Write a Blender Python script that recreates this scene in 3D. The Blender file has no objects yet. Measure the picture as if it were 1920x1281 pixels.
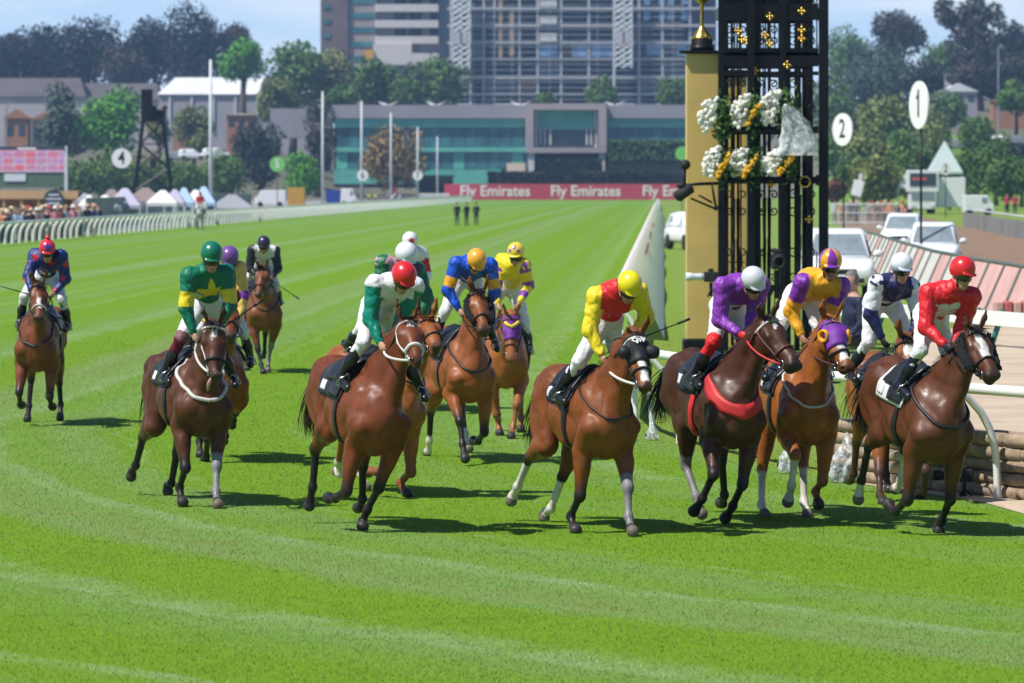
import bpy, math, json, random
import numpy as np
from mathutils import Vector, Matrix
C = bpy.context.scene
PI = math.pi
rad = math.radians
# ------------------------------------------------------------------ camera
FPX, CAMH, HZ = 8500.0, 3.12, 345.0          # focal length in photo pixels, eye height, horizon row
cam = bpy.data.cameras.new('camera'); camo = bpy.data.objects.new('camera', cam)
C.collection.objects.link(camo); C.camera = camo
camo.location = (0, 0, CAMH); camo.rotation_euler = (rad(90), 0, 0)
cam.sensor_width = 36.0; cam.lens = FPX / 1920.0 * 36.0
cam.shift_y = -(640.5 - HZ) / 1920.0
cam.clip_start = 0.5; cam.clip_end = 12000
cam.dof.use_dof = True; cam.dof.focus_distance = 41.5; cam.dof.aperture_fstop = 4.8
# ------------------------------------------------------------------ sky and sun
SUN_EL, SUN_AZ = 56.0, math.atan2(-0.87, -0.49)     # sun stands high to the left
w = bpy.data.worlds.new('World'); C.world = w; w.use_nodes = True
nt = w.node_tree; nt.nodes.clear()
def wn(t, **k):
    n = nt.nodes.new(t)
    for a, b in k.items(): setattr(n, a, b)
    return n
sky = wn('ShaderNodeTexSky', sky_type='NISHITA', sun_disc=False)
sky.sun_elevation = rad(SUN_EL); sky.sun_rotation = SUN_AZ; sky.altitude = 50
sky.air_density = 1.0; sky.dust_density = 0.3; sky.ozone_density = 5.0
tc = wn('ShaderNodeTexCoord')
lift = wn('ShaderNodeVectorMath', operation='ADD'); lift.inputs[1].default_value = (0, 0, .16)
nrm = wn('ShaderNodeVectorMath', operation='NORMALIZE')
nt.links.new(tc.outputs['Generated'], lift.inputs[0]); nt.links.new(lift.outputs[0], nrm.inputs[0])
nt.links.new(nrm.outputs[0], sky.inputs['Vector'])
# thin bright cloud veil low in the sky beyond the track
mp = wn('ShaderNodeMapping'); mp.inputs['Scale'].default_value = (11, 11, 60); mp.inputs['Location'].default_value = (3.3, 1.2, 0.6)
ns = wn('ShaderNodeTexNoise'); ns.inputs['Scale'].default_value = 1.0; ns.inputs['Detail'].default_value = 5; ns.inputs['Roughness'].default_value = .5
rp = wn('ShaderNodeValToRGB'); rp.color_ramp.elements[0].position = .44; rp.color_ramp.elements[0].color = (5.2, 7.2, 9.6, 1); rp.color_ramp.elements[1].position = .70; rp.color_ramp.elements[1].color = (8.4, 9.1, 10.0, 1)
sx = wn('ShaderNodeSeparateXYZ'); my = wn('ShaderNodeMapRange', interpolation_type='SMOOTHSTEP'); my.inputs[1].default_value = .1; my.inputs[2].default_value = .7
mz = wn('ShaderNodeMapRange', interpolation_type='SMOOTHSTEP'); mz.inputs[1].default_value = .30; mz.inputs[2].default_value = .04
mm = wn('ShaderNodeMath', operation='MULTIPLY'); mx = wn('ShaderNodeMixRGB')
nt.links.new(tc.outputs['Generated'], sx.inputs[0]); nt.links.new(sx.outputs[1], my.inputs[0]); nt.links.new(sx.outputs[2], mz.inputs[0]); nt.links.new(my.outputs[0], mm.inputs[0]); nt.links.new(mz.outputs[0], mm.inputs[1])
nt.links.new(tc.outputs['Generated'], mp.inputs[0]); nt.links.new(mp.outputs[0], ns.inputs['Vector']); nt.links.new(ns.outputs['Fac'], rp.inputs[0])
nt.links.new(mm.outputs[0], mx.inputs[0]); nt.links.new(sky.outputs[0], mx.inputs[1]); nt.links.new(rp.outputs[0], mx.inputs[2])
bgn = wn('ShaderNodeBackground'); bgn.inputs[1].default_value = .098
nt.links.new(mx.outputs[0], bgn.inputs[0])
wo = wn('ShaderNodeOutputWorld'); nt.links.new(bgn.outputs[0], wo.inputs[0])
sl = bpy.data.lights.new('sun', 'SUN'); sl.energy = 4.8; sl.angle = rad(.55); sl.color = (1.0, .955, .88)
so = bpy.data.objects.new('sun', sl); C.collection.objects.link(so); so.location = (-30, 60, 60)
ce = math.cos(rad(SUN_EL))
sdir = Vector((math.sin(SUN_AZ) * ce, math.cos(SUN_AZ) * ce, math.sin(rad(SUN_EL))))   # towards the sun
so.rotation_euler = (-sdir).to_track_quat('-Z', 'Y').to_euler()
vs = C.view_settings; C.display_settings.display_device = 'sRGB'
vs.view_transform = 'Standard'; vs.look = 'None'; vs.exposure = 0.24; vs.gamma = 1.0; vs.use_curve_mapping = False
C.cycles.max_bounces = 6; C.cycles.transparent_max_bounces = 12; C.cycles.use_denoising = True
C.cycles.sample_clamp_indirect = 6.0; C.cycles.caustics_reflective = False; C.cycles.caustics_refractive = False
HAZE = .00018
# ------------------------------------------------------------------ helpers
def at(px, py, Y): return Vector(((px - 960) * Y / FPX, Y, CAMH - (py - HZ) * Y / FPX))   # where a photo pixel lies at depth Y
def gx(px, Y): return (px - 960) * Y / FPX
def hgt(py, Y): return CAMH - (py - HZ) * Y / FPX
def gy(py): return FPX * CAMH / (py - HZ)
def link(o, parent=None):
    C.collection.objects.link(o)
    if parent: o.parent = parent
    return o
def tag(o, label=None, cat=None, group=None, kind=None):
    if label: o['label'] = label
    if cat: o['category'] = cat
    if group: o['group'] = group
    if kind: o['kind'] = kind
    return o
def empty(name, loc=(0, 0, 0), rz=0, label=None, cat=None, group=None):
    o = bpy.data.objects.new(name, None); o.location = loc; o.rotation_euler = (0, 0, rz); o.empty_display_size = .2
    link(o); return tag(o, label, cat, group)
def copy_tree(o, parent=None):
    c = o.copy(); C.collection.objects.link(c)
    if parent: c.parent = parent
    for ch in list(o.children): copy_tree(ch, c)
    return c
def mesh_from(name, v, f, mat, parent=None, smooth=True, col=None, loc=None):
    me = bpy.data.meshes.new(name)
    v = np.asarray(v, np.float32)
    if isinstance(f, np.ndarray) and f.ndim == 2:
        n, k = f.shape
        me.vertices.add(len(v)); me.vertices.foreach_set('co', v.ravel())
        me.loops.add(n * k); me.loops.foreach_set('vertex_index', f.astype(np.int32).ravel())
        me.polygons.add(n); me.polygons.foreach_set('loop_start', np.arange(0, n * k, k, dtype=np.int32))
        me.polygons.foreach_set('loop_total', np.full(n, k, np.int32))
        me.update(calc_edges=True)
    else:
        me.from_pydata([tuple(map(float, p)) for p in v], [], f); me.update()
    if smooth: me.polygons.foreach_set('use_smooth', np.ones(len(me.polygons), bool))
    if col is not None:
        a = me.color_attributes.new('Col', 'FLOAT_COLOR', 'POINT')
        c4 = np.ones((len(v), 4), np.float32); c4[:, :3] = col; a.data.foreach_set('color', c4.ravel())
    for m in (mat if isinstance(mat, (list, tuple)) else [mat]): me.materials.append(m)
    o = bpy.data.objects.new(name, me)
    if loc is not None: o.location = loc
    return link(o, parent)
class MB:
    def __init__(s): s.v = []; s.f = []
    def add(s, v, f):
        b = len(s.v); s.v += [tuple(p) for p in v]; s.f += [tuple(i + b for i in q) for q in f]; return s
    def box(s, c, d, rz=0, rx=0, ry=0, taper=1.0):
        h = [x / 2 for x in d]; M = Matrix.Rotation(rz, 3, 'Z') @ Matrix.Rotation(ry, 3, 'Y') @ Matrix.Rotation(rx, 3, 'X')
        v = []
        for z in (-1, 1):
            t = taper if z > 0 else 1
            for x, y in ((-1, -1), (1, -1), (1, 1), (-1, 1)): v.append(Vector(c) + M @ Vector((x * h[0] * t, y * h[1] * t, z * h[2])))
        return s.add(v, [(3, 2, 1, 0), (4, 5, 6, 7), (0, 1, 5, 4), (1, 2, 6, 5), (2, 3, 7, 6), (3, 0, 4, 7)])
    def b(s, x0, x1, y0, y1, z0, z1): return s.box(((x0 + x1) / 2, (y0 + y1) / 2, (z0 + z1) / 2), (abs(x1 - x0), abs(y1 - y0), abs(z1 - z0)))
    def tube(s, pts, r, n=8, caps=True):
        pts = [Vector(p) for p in pts]; rs = r if isinstance(r, (list, tuple)) else [r] * len(pts)
        b = len(s.v); up = Vector((0, 0, 1)); prev = None
        for i, p in enumerate(pts):
            t = (pts[min(i + 1, len(pts) - 1)] - pts[max(i - 1, 0)])
            if t.length < 1e-9: t = Vector((0, 0, 1))
            t.normalize()
            if prev is None:
                a = t.cross(up if abs(t.z) < .95 else Vector((1, 0, 0))).normalized()
            else:
                a = (prev - t * prev.dot(t))
                a = a.normalized() if a.length > 1e-6 else t.orthogonal().normalized()
            prev = a; c = t.cross(a)
            for k in range(n):
                an = 2 * PI * k / n; s.v.append(tuple(p + (a * math.cos(an) + c * math.sin(an)) * rs[i]))
        for i in range(len(pts) - 1):
            for k in range(n):
                k2 = (k + 1) % n; s.f.append((b + i * n + k, b + i * n + k2, b + (i + 1) * n + k2, b + (i + 1) * n + k))
        if caps:
            s.f.append(tuple(b + k for k in range(n))[::-1]); e = b + (len(pts) - 1) * n; s.f.append(tuple(e + k for k in range(n)))
        return s
    def bar(s, a, b, r, n=8): return s.tube([a, b], r, n)
    def lathe(s, prof, c=(0, 0, 0), n=24, M=None):
        b = len(s.v)
        for r, z in prof:
            for k in range(n):
                an = 2 * PI * k / n; p = Vector((r * math.cos(an), r * math.sin(an), z))
                s.v.append(tuple(Vector(c) + (M @ p if M else p)))
        for i in range(len(prof) - 1):
            for k in range(n):
                k2 = (k + 1) % n; s.f.append((b + i * n + k, b + i * n + k2, b + (i + 1) * n + k2, b + (i + 1) * n + k))
        if prof[0][0] > 1e-6: s.f.append(tuple(b + k for k in range(n))[::-1])
        if prof[-1][0] > 1e-6: e = b + (len(prof) - 1) * n; s.f.append(tuple(e + k for k in range(n)))
        return s
    def ball(s, c, r, n=14, m=9, sc=(1, 1, 1), M=None):
        prof = [(math.sin(PI * i / m), -math.cos(PI * i / m)) for i in range(m + 1)]
        b = len(s.v)
        for rr, z in prof:
            for k in range(n):
                an = 2 * PI * k / n; p = Vector((rr * math.cos(an) * r * sc[0], rr * math.sin(an) * r * sc[1], z * r * sc[2]))
                s.v.append(tuple(Vector(c) + (M @ p if M else p)))
        for i in range(m):
            for k in range(n):
                k2 = (k + 1) % n; s.f.append((b + i * n + k, b + i * n + k2, b + (i + 1) * n + k2, b + (i + 1) * n + k))
        return s
    def prism(s, poly, y0, y1):                       # polygon in x-z, extruded along y
        n = len(poly); v = [(x, y0, z) for x, z in poly] + [(x, y1, z) for x, z in poly]
        return s.add(v, [tuple(range(n)), tuple(range(2 * n - 1, n - 1, -1))] + [(i, i + n, (i + 1) % n + n, (i + 1) % n) for i in range(n)])
    def build(s, name, mat, parent=None, smooth=False, bevel=0, loc=None):
        o = mesh_from(name, s.v, s.f, mat, parent, smooth, loc=loc)
        if bevel:
            m = o.modifiers.new('bevel', 'BEVEL'); m.width = bevel; m.segments = 2; m.limit_method = 'ANGLE'; m.angle_limit = rad(40)
        return o
# ------------------------------------------------------------------ materials
def mat(name, col, rough=.6, var=.12, scale=3.0, metal=0, spec=.4, bump=0, bscale=30, emit=None, alpha=1, trans=0, coord='Object', sheen=0):
    m = bpy.data.materials.new(name); m.use_nodes = True; t = m.node_tree; b = t.nodes['Principled BSDF']
    b.inputs['Roughness'].default_value = rough; b.inputs['Metallic'].default_value = metal
    b.inputs['Specular IOR Level'].default_value = spec; b.inputs['Alpha'].default_value = alpha
    b.inputs['Transmission Weight'].default_value = trans
    if sheen: b.inputs['Sheen Weight'].default_value = sheen
    co = t.nodes.new('ShaderNodeTexCoord')
    n = t.nodes.new('ShaderNodeTexNoise'); n.inputs['Scale'].default_value = scale; n.inputs['Detail'].default_value = 5
    t.links.new(co.outputs[coord], n.inputs['Vector'])
    r = t.nodes.new('ShaderNodeValToRGB')
    lo, hi = 1 - var, 1 + var
    r.color_ramp.elements[0].position = .3; r.color_ramp.elements[1].position = .7
    r.color_ramp.elements[0].color = tuple(max(0, c * lo) for c in col) + (1,); r.color_ramp.elements[1].color = tuple(min(1, c * hi) for c in col) + (1,)
    t.links.new(n.outputs['Fac'], r.inputs[0]); t.links.new(r.outputs[0], b.inputs['Base Color'])
    if bump:
        n2 = t.nodes.new('ShaderNodeTexNoise'); n2.inputs['Scale'].default_value = bscale; n2.inputs['Detail'].default_value = 6
        t.links.new(co.outputs[coord], n2.inputs['Vector'])
        bp = t.nodes.new('ShaderNodeBump'); bp.inputs['Strength'].default_value = bump; bp.inputs['Distance'].default_value = .02
        t.links.new(n2.outputs['Fac'], bp.inputs['Height']); t.links.new(bp.outputs[0], b.inputs['Normal'])
    if emit:
        b.inputs['Emission Color'].default_value = (*col, 1); b.inputs['Emission Strength'].default_value = emit
        t.links.new(r.outputs[0], b.inputs['Emission Color'])
    return m
def vcol_mat(name, rough=.45, spec=.4, var=.14, scale=9, bump=.12, bscale=90, sheen=0, stretch=(1, 1, 1), coat=0, dist=.01):
    m = bpy.data.materials.new(name); m.use_nodes = True; t = m.node_tree; b = t.nodes['Principled BSDF']
    b.inputs['Roughness'].default_value = rough; b.inputs['Specular IOR Level'].default_value = spec
    if sheen: b.inputs['Sheen Weight'].default_value = sheen
    if coat: b.inputs['Coat Weight'].default_value = coat; b.inputs['Coat Roughness'].default_value = .2
    a = t.nodes.new('ShaderNodeVertexColor'); a.layer_name = 'Col'
    co = t.nodes.new('ShaderNodeTexCoord'); mp = t.nodes.new('ShaderNodeMapping'); mp.inputs['Scale'].default_value = stretch
    t.links.new(co.outputs['Object'], mp.inputs[0])
    n = t.nodes.new('ShaderNodeTexNoise'); n.inputs['Scale'].default_value = scale; n.inputs['Detail'].default_value = 6; n.inputs['Roughness'].default_value = .65
    t.links.new(mp.outputs[0], n.inputs['Vector'])
    mr = t.nodes.new('ShaderNodeMapRange'); mr.inputs[1].default_value = .3; mr.inputs[2].default_value = .7; mr.inputs[3].default_value = 1 - var; mr.inputs[4].default_value = 1 + var
    t.links.new(n.outputs['Fac'], mr.inputs[0])
    mu = t.nodes.new('ShaderNodeVectorMath'); mu.operation = 'MULTIPLY'
    t.links.new(a.outputs[0], mu.inputs[0]); t.links.new(mr.outputs[0], mu.inputs[1]); t.links.new(mu.outputs[0], b.inputs['Base Color'])
    if var >= .3:
        n3 = t.nodes.new('ShaderNodeTexNoise'); n3.inputs['Scale'].default_value = scale * 1.7; n3.inputs['Detail'].default_value = 7; t.links.new(mp.outputs[0], n3.inputs['Vector'])
        m3 = t.nodes.new('ShaderNodeMapRange'); m3.inputs[1].default_value = .32; m3.inputs[2].default_value = .68; m3.inputs[3].default_value = rough - .14; m3.inputs[4].default_value = rough + .20
        t.links.new(n3.outputs['Fac'], m3.inputs[0]); t.links.new(m3.outputs[0], b.inputs['Roughness'])
    if bump:
        n2 = t.nodes.new('ShaderNodeTexNoise'); n2.inputs['Scale'].default_value = bscale; n2.inputs['Detail'].default_value = 4
        t.links.new(mp.outputs[0], n2.inputs['Vector'])
        bp = t.nodes.new('ShaderNodeBump'); bp.inputs['Strength'].default_value = bump; bp.inputs['Distance'].default_value = dist
        t.links.new(n2.outputs['Fac'], bp.inputs['Height']); t.links.new(bp.outputs[0], b.inputs['Normal'])
    return m
M = {}
M['white_plastic'] = mat('white_plastic', (.78, .80, .76), .4, .05)
M['white_metal'] = mat('white_metal', (.62, .66, .68), .45, .06)
M['white_car'] = mat('white_car_paint', (.80, .81, .82), .25, .03, spec=.6)
M['black_iron'] = mat('black_iron', (.005, .006, .007), .4, .25, spec=.25)
M['black_rubber'] = mat('black_rubber', (.015, .015, .016), .7, .2)
M['black_leather'] = mat('black_leather', (.016, .016, .020), .38, .25, scale=20, bump=.1)
M['gold_panel'] = mat('gold_panel', (.66, .46, .145), .42, .10, scale=1.6, metal=.15, spec=.5)
M['gold_metal'] = mat('gold_metal', (.75, .47, .10), .25, .1, metal=1)
M['dark_glass'] = mat('dark_glass', (.03, .045, .055), .08, .2, spec=.7)
M['car_glass'] = mat('car_glass', (.22, .27, .29), .10, .2, spec=.8)  # sky reflection painted in as a paler base colour
M['chrome'] = mat('chrome', (.6, .6, .6), .2, .05, metal=1)
M['tyre'] = mat('tyre', (.02, .02, .02), .8, .2)
M['lamp'] = mat('lamp_glass', (.65, .66, .68), .12, .1, spec=.7)
M['sign_white'] = mat('sign_white', (.82, .82, .80), .45, .03)
M['sign_black'] = mat('sign_black', (.015, .015, .016), .5, .1)
# ================================================================== THE SETTING
TCX, TCY, TSL = 39.0, 60.0, .0335            # centre of the bend, depth where it starts, slope of the straight
RAIL_U = 37.9
def track_pt(u, s):
    """point at distance u from the bend's centre; s > 0: metres along the straight, s < 0: radians*u round the bend"""
    if s >= 0: return Vector((TCX - u + TSL * s, TCY + s, 0))
    a = -s / RAIL_U; return Vector((TCX - u * math.cos(a), TCY - u * math.sin(a), 0))
def sstep(a, b, x):
    t = np.clip((x - a) / (b - a), 0, 1); return t * t * (3 - 2 * t)
def terrain(X, Y):
    X = np.asarray(X, float); Y = np.asarray(Y, float)
    left = sstep(-25, -60, X) * (11 * sstep(860, 1040, Y))
    right = sstep(48, 78, X - .01 * (Y - 600)) * (13 * sstep(600, 900, Y) + 14 * sstep(900, 1300, Y))
    back = 9 * sstep(1000, 1120, Y) + 8 * sstep(1150, 1500, Y)
    return np.maximum(np.maximum(left, right), back)
def th(x, y): return float(terrain(x, y))
# turf colour: mown bands that follow the track
def turf_nodes(t, is_blade=False):
    N = t.nodes.new; Lk = t.links.new
    def m(op, a, b=None, c=None):
        n = N('ShaderNodeMath'); n.operation = op
        for i, x in enumerate((a, b, c)):
            if x is None: continue
            if isinstance(x, (int, float)): n.inputs[i].default_value = x
            else: Lk(x, n.inputs[i])
        return n.outputs[0]
    geo = N('ShaderNodeNewGeometry'); sp = N('ShaderNodeSeparateXYZ'); Lk(geo.outputs['Position'], sp.inputs[0])
    x, y = sp.outputs[0], sp.outputs[1]
    dx = m('SUBTRACT', TCX, x); dy = m('MINIMUM', m('SUBTRACT', y, TCY), 0.0)
    bend = m('SQRT', m('ADD', m('MULTIPLY', dx, dx), m('MULTIPLY', dy, dy)))
    u = m('ADD', bend, m('MULTIPLY', m('MAXIMUM', m('SUBTRACT', y, TCY), 0.0), TSL))
    def noise(vec, scale, det=4, ro=.55):
        n = N('ShaderNodeTexNoise'); n.inputs['Scale'].default_value = scale; n.inputs['Detail'].default_value = det; n.inputs['Roughness'].default_value = ro
        Lk(vec, n.inputs['Vector']); return n.outputs['Fac']
    wob = noise(geo.outputs['Position'], .25, 3)
    uw = m('ADD', u, m('MULTIPLY', m('SUBTRACT', wob, .5), .8))
    comb = N('ShaderNodeCombineXYZ'); Lk(uw, comb.inputs[0]); comb.inputs[1].default_value = 3.7
    n1 = noise(comb.outputs[0], .62, 1)                 # broad bands
    comb2 = N('ShaderNodeCombineXYZ'); Lk(uw, comb2.inputs[0]); comb2.inputs[1].default_value = 11.3
    n2 = noise(comb2.outputs[0], 1.55, 1)               # narrow pale lines
    n3 = noise(geo.outputs['Position'], 1.3, 5, .65)    # patches
    n4 = noise(geo.outputs['Position'], 14, 5, .7)      # tufts
    def ramp(fac, p0, p1):
        r = N('ShaderNodeMapRange'); r.interpolation_type = 'SMOOTHSTEP'
        r.inputs[1].default_value = p0; r.inputs[2].default_value = p1; Lk(fac, r.inputs[0]); return r.outputs[0]
    def mixc(f, a, b):
        n = N('ShaderNodeMixRGB')
        if isinstance(f, float): n.inputs[0].default_value = f
        else: Lk(f, n.inputs[0])
        for i, c in ((1, a), (2, b)):
            if isinstance(c, tuple): n.inputs[i].default_value = (*c, 1)
            else: Lk(c, n.inputs[i])
        return n.outputs[0]
    bright, deep, pale, dry = (.146, .272, .018), (.108, .220, .016), (.172, .282, .085), (.48, .56, .42)
    c = mixc(m('MULTIPLY', ramp(n1, .40, .60), .72), bright, pale)
    c = mixc(m('MULTIPLY', ramp(n3, .45, .75), .55), c, deep)
    line = m('MULTIPLY', ramp(n2, .56, .68), ramp(m('ADD', n3, m('MULTIPLY', n4, .7)), .70, 1.05))
    c = mixc(m('MULTIPLY', line, .30 if is_blade else .22), c, dry)
    worn = m('MULTIPLY', ramp(m('ABSOLUTE', m('SUBTRACT', uw, 46.6)), .9, .0), ramp(n3, .35, .6))
    c = mixc(m('MULTIPLY', worn, .30), c, (.24, .22, .09))
    c = mixc(m('MULTIPLY', ramp(n4, .35, .75), .30), c, deep)
    c = mixc(m('MULTIPLY', ramp(u, 37.9, 37.2), .6), c, (.21, .27, .055))
    off = m('MAXIMUM', ramp(u, 71.2, 72.5), ramp(y, 884, 900)); c = mixc(off, c, (.15, .145, .10))
    if is_blade:
        oi = N('ShaderNodeNewGeometry'); rnd = oi.outputs['Random Per Island']
        c = mixc(m('MULTIPLY', ramp(rnd, .70, 1.0), m('ADD', .42, m('MULTIPLY', line, 1.2))), c, (.52, .58, .38))
    if is_blade:
        g_ = N('ShaderNodeVectorMath'); g_.operation = 'SCALE'; Lk(c, g_.inputs[0]); g_.inputs['Scale'].default_value = 1.45; c = g_.outputs[0]
    return c, n4
gm = bpy.data.materials.new('turf'); gm.use_nodes = True; t = gm.node_tree; bs = t.nodes['Principled BSDF']
bs.inputs['Roughness'].default_value = .85; bs.inputs['Specular IOR Level'].default_value = .03
c, n4 = turf_nodes(t); t.links.new(c, bs.inputs['Base Color'])
bp = t.nodes.new('ShaderNodeBump'); bp.inputs['Strength'].default_value = .5; bp.inputs['Distance'].default_value = .05
t.links.new(n4, bp.inputs['Height']); t.links.new(bp.outputs[0], bs.inputs['Normal'])
bm_ = bpy.data.materials.new('grass_blades'); bm_.use_nodes = True; t = bm_.node_tree; bs = t.nodes['Principled BSDF']
bs.inputs['Roughness'].default_value = .55; bs.inputs['Specular IOR Level'].default_value = .06
c, n4 = turf_nodes(t, True); t.links.new(c, bs.inputs['Base Color'])
gn = t.nodes.new('ShaderNodeNewGeometry'); vm = t.nodes.new('ShaderNodeVectorMath'); vm.operation = 'MULTIPLY_ADD'
vm.inputs[1].default_value = (.06, .06, .06); vm.inputs[2].default_value = (0, 0, .8)
vn = t.nodes.new('ShaderNodeVectorMath'); vn.operation = 'NORMALIZE'
tl = t.nodes.new('ShaderNodeBsdfTranslucent'); ms = t.nodes.new('ShaderNodeMixShader'); ms.inputs[0].default_value = .5; t.links.new(c, tl.inputs[0]); t.links.new(vn.outputs[0], tl.inputs['Normal']); t.links.new(bs.outputs[0], ms.inputs[1]); t.links.new(tl.outputs[0], ms.inputs[2]); t.links.new(ms.outputs[0], t.nodes['Material Output'].inputs[0])
t.links.new(gn.outputs['Normal'], vm.inputs[0]); t.links.new(vm.outputs[0], vn.inputs[0]); t.links.new(vn.outputs[0], bs.inputs['Normal'])
# ground sheet
ys = np.concatenate([np.linspace(-60, 600, 60), np.linspace(615, 1600, 70), np.linspace(1620, 1750, 4)])
xs = np.concatenate([np.linspace(-700, -200, 8), np.linspace(-185, 260, 90), np.linspace(290, 700, 8)])
XX, YY = np.meshgrid(xs, ys); gv = np.stack([XX, YY, terrain(XX, YY)], -1).reshape(-1, 3)
nx, ny = len(xs), len(ys); ii = (np.arange(ny - 1)[:, None] * nx + np.arange(nx - 1)[None, :]).ravel()
tag(mesh_from('ground', gv, np.stack([ii, ii + 1, ii + nx + 1, ii + nx], -1), gm), kind='structure')
M['dirt'] = mat('dirt', (.24, .155, .095), .95, .22, scale=.7, bump=.4, bscale=8)
M['sand'] = mat('sand', (.50, .40, .29), .95, .14, scale=1.2, bump=.5, bscale=14)
M['paving'] = mat('paving', (.30, .29, .27), .9, .15, scale=.4)
def sheet(name, pts, z, m):
    return tag(mesh_from(name, [(x, y, z) for x, y in pts], [tuple(range(len(pts)))], m, smooth=False), kind='structure')
def gpt(px, py): Y = gy(py); return (gx(px, Y), Y)
sheet('dirt_road', [gpt(*p) for p in ((1560, 402), (1690, 398), (1800, 424), (2060, 478), (2250, 640), (1850, 640), (1700, 505), (1610, 470))], .006, M['dirt'])
LOG0, LOG1 = Vector((3.42, 47.75, 0)), Vector((5.95, 43.0, 0))
sheet('sand_strip', [(3.62, 47.1), (4.62, 44.35), (4.95, 42.0), (6.2, 41.5), (6.0, 43.2), (3.60, 47.7)], .006, M['sand'])
sb = MB(); poly = [(3.56, 47.85), (6.1, 43.05), (9, 40), (18, 58), (14.5, 80), (7.6, 78), (5.3, 62)]
n = len(poly); sb.add([(x, y, -.05) for x, y in poly] + [(x, y, .655) for x, y in poly], [tuple(range(n, 2 * n))] + [(i, (i + 1) % n, n + (i + 1) % n, n + i) for i in range(n)])
tag(sb.build('sand_bank', M['sand']), kind='structure')
sheet('concourse', [(-29, 200), (-5.8, 900), (-70, 900), (-140, 200)], .006, M['paving'])
# grass blades where the photograph resolves them
def blades(n, seed, y0, y1, hmin, hmax, wd):
    r = np.random.default_rng(seed)
    # denser towards the camera
    y = y0 * (y1 / y0) ** (r.random(n) ** 1.0)
    x = (r.random(n) * 2200 - 140 - 960) * y / FPX
    keep = ~((x > 3.3) & (y > 44.35 - (x - 4.62) * 6) & (y < 48.2) & (x > 3.62 + (47.1 - y) * .36)) & ~((x > 4.75) & (y < 48) & (y > 40))
    keep &= r.random(len(x)) > (y - 52) / 70
    x, y = x[keep], y[keep]; n = len(x)
    h = (hmin + (hmax - hmin) * r.random(n) ** 1.5); a = r.random(n) * 2 * PI; b = r.random(n) * 2 * PI; le = .9 * h * (.4 + r.random(n))
    ww = wd * np.clip(y / 45, .75, 2) * (.6 + .8 * r.random(n))
    v = np.zeros((n, 3, 3), np.float32)
    v[:, 0] = np.stack([x - ww * np.cos(a), y - ww * np.sin(a), np.zeros(n)], -1)
    v[:, 1] = np.stack([x + ww * np.cos(a), y + ww * np.sin(a), np.zeros(n)], -1)
    v[:, 2] = np.stack([x + le * np.cos(b), y + le * np.sin(b), h], -1)
    return v.reshape(-1, 3)
bv = blades(560000, 1, 26.5, 125, .008, .026, .0032)
tag(mesh_from('grass', bv, np.arange(len(bv), dtype=np.int32).reshape(-1, 3), bm_, smooth=False), kind='stuff')
# ------------------------------------------------------------------ running rails
def running_rail(name, pts, label, legs, lean, hgt_, rtube, rleg, mrail, mleg, limit=100):
    root = empty(name, pts[0], label=label, cat='rail')
    o = Vector(pts[0]); mb = MB(); mb.tube([Vector(p) - o + Vector((0, 0, hgt_)) for p in pts], rtube, 10); mb.build('top_rail', mrail, root, True)
    legs = sorted(legs, key=lambda q: q[0].y)
    rest = MB()
    for i, (p, out) in enumerate(legs):
        m = MB() if i < limit else rest
        q = p - o; prof = []
        for k in range(8):
            s = k / 7; prof.append(q + out * (lean * (1 - (1 - s) ** 3)) + Vector((0, 0, hgt_ * (1 - s * s * .25 - s * .75))))
        m.tube(prof, rleg, 6, False)
        if i < limit: m.build('leg', mleg, root, True)
    if rest.v: tag(rest.build('leg', mleg, root, True), kind='stuff')
    return root
inner = [track_pt(RAIL_U, s) for s in [-34, -31, -28, -25, -22, -19, -16, -13, -10, -7, -5, -2.5, 0, 3] + list(range(8, 560, 24))]
lg = []
for s in (-30.2, -23.4, -20.6, -15.8, -12.2, -9.2, -7.4, -5.6, -3.4, -1, 2, 5) + tuple(range(8, 560, 9)):
    p = track_pt(RAIL_U, s); a = -s / RAIL_U if s < 0 else 0
    lg.append((p, Vector((math.cos(a), math.sin(a), 0))))
running_rail('running_rail', inner, 'white plastic inside running rail curving round the bend past the log wall', lg, .50, 1.12, .055, .038, M['white_plastic'], M['white_plastic'])
lo = [Vector((TSL * y - 33.6, y, 0)) for y in range(170, 820, 20)]
ll = [(Vector((TSL * y - 33.6, y, 0)), Vector((-1, 0, 0))) for y in np.arange(190, 800, 2.6)]
running_rail('running_rail', lo, 'pale outside running rail with many curved legs in front of the crowd and tents', ll, .42, 1.12, .07, .085, M['white_plastic'], M['white_plastic'])
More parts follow.
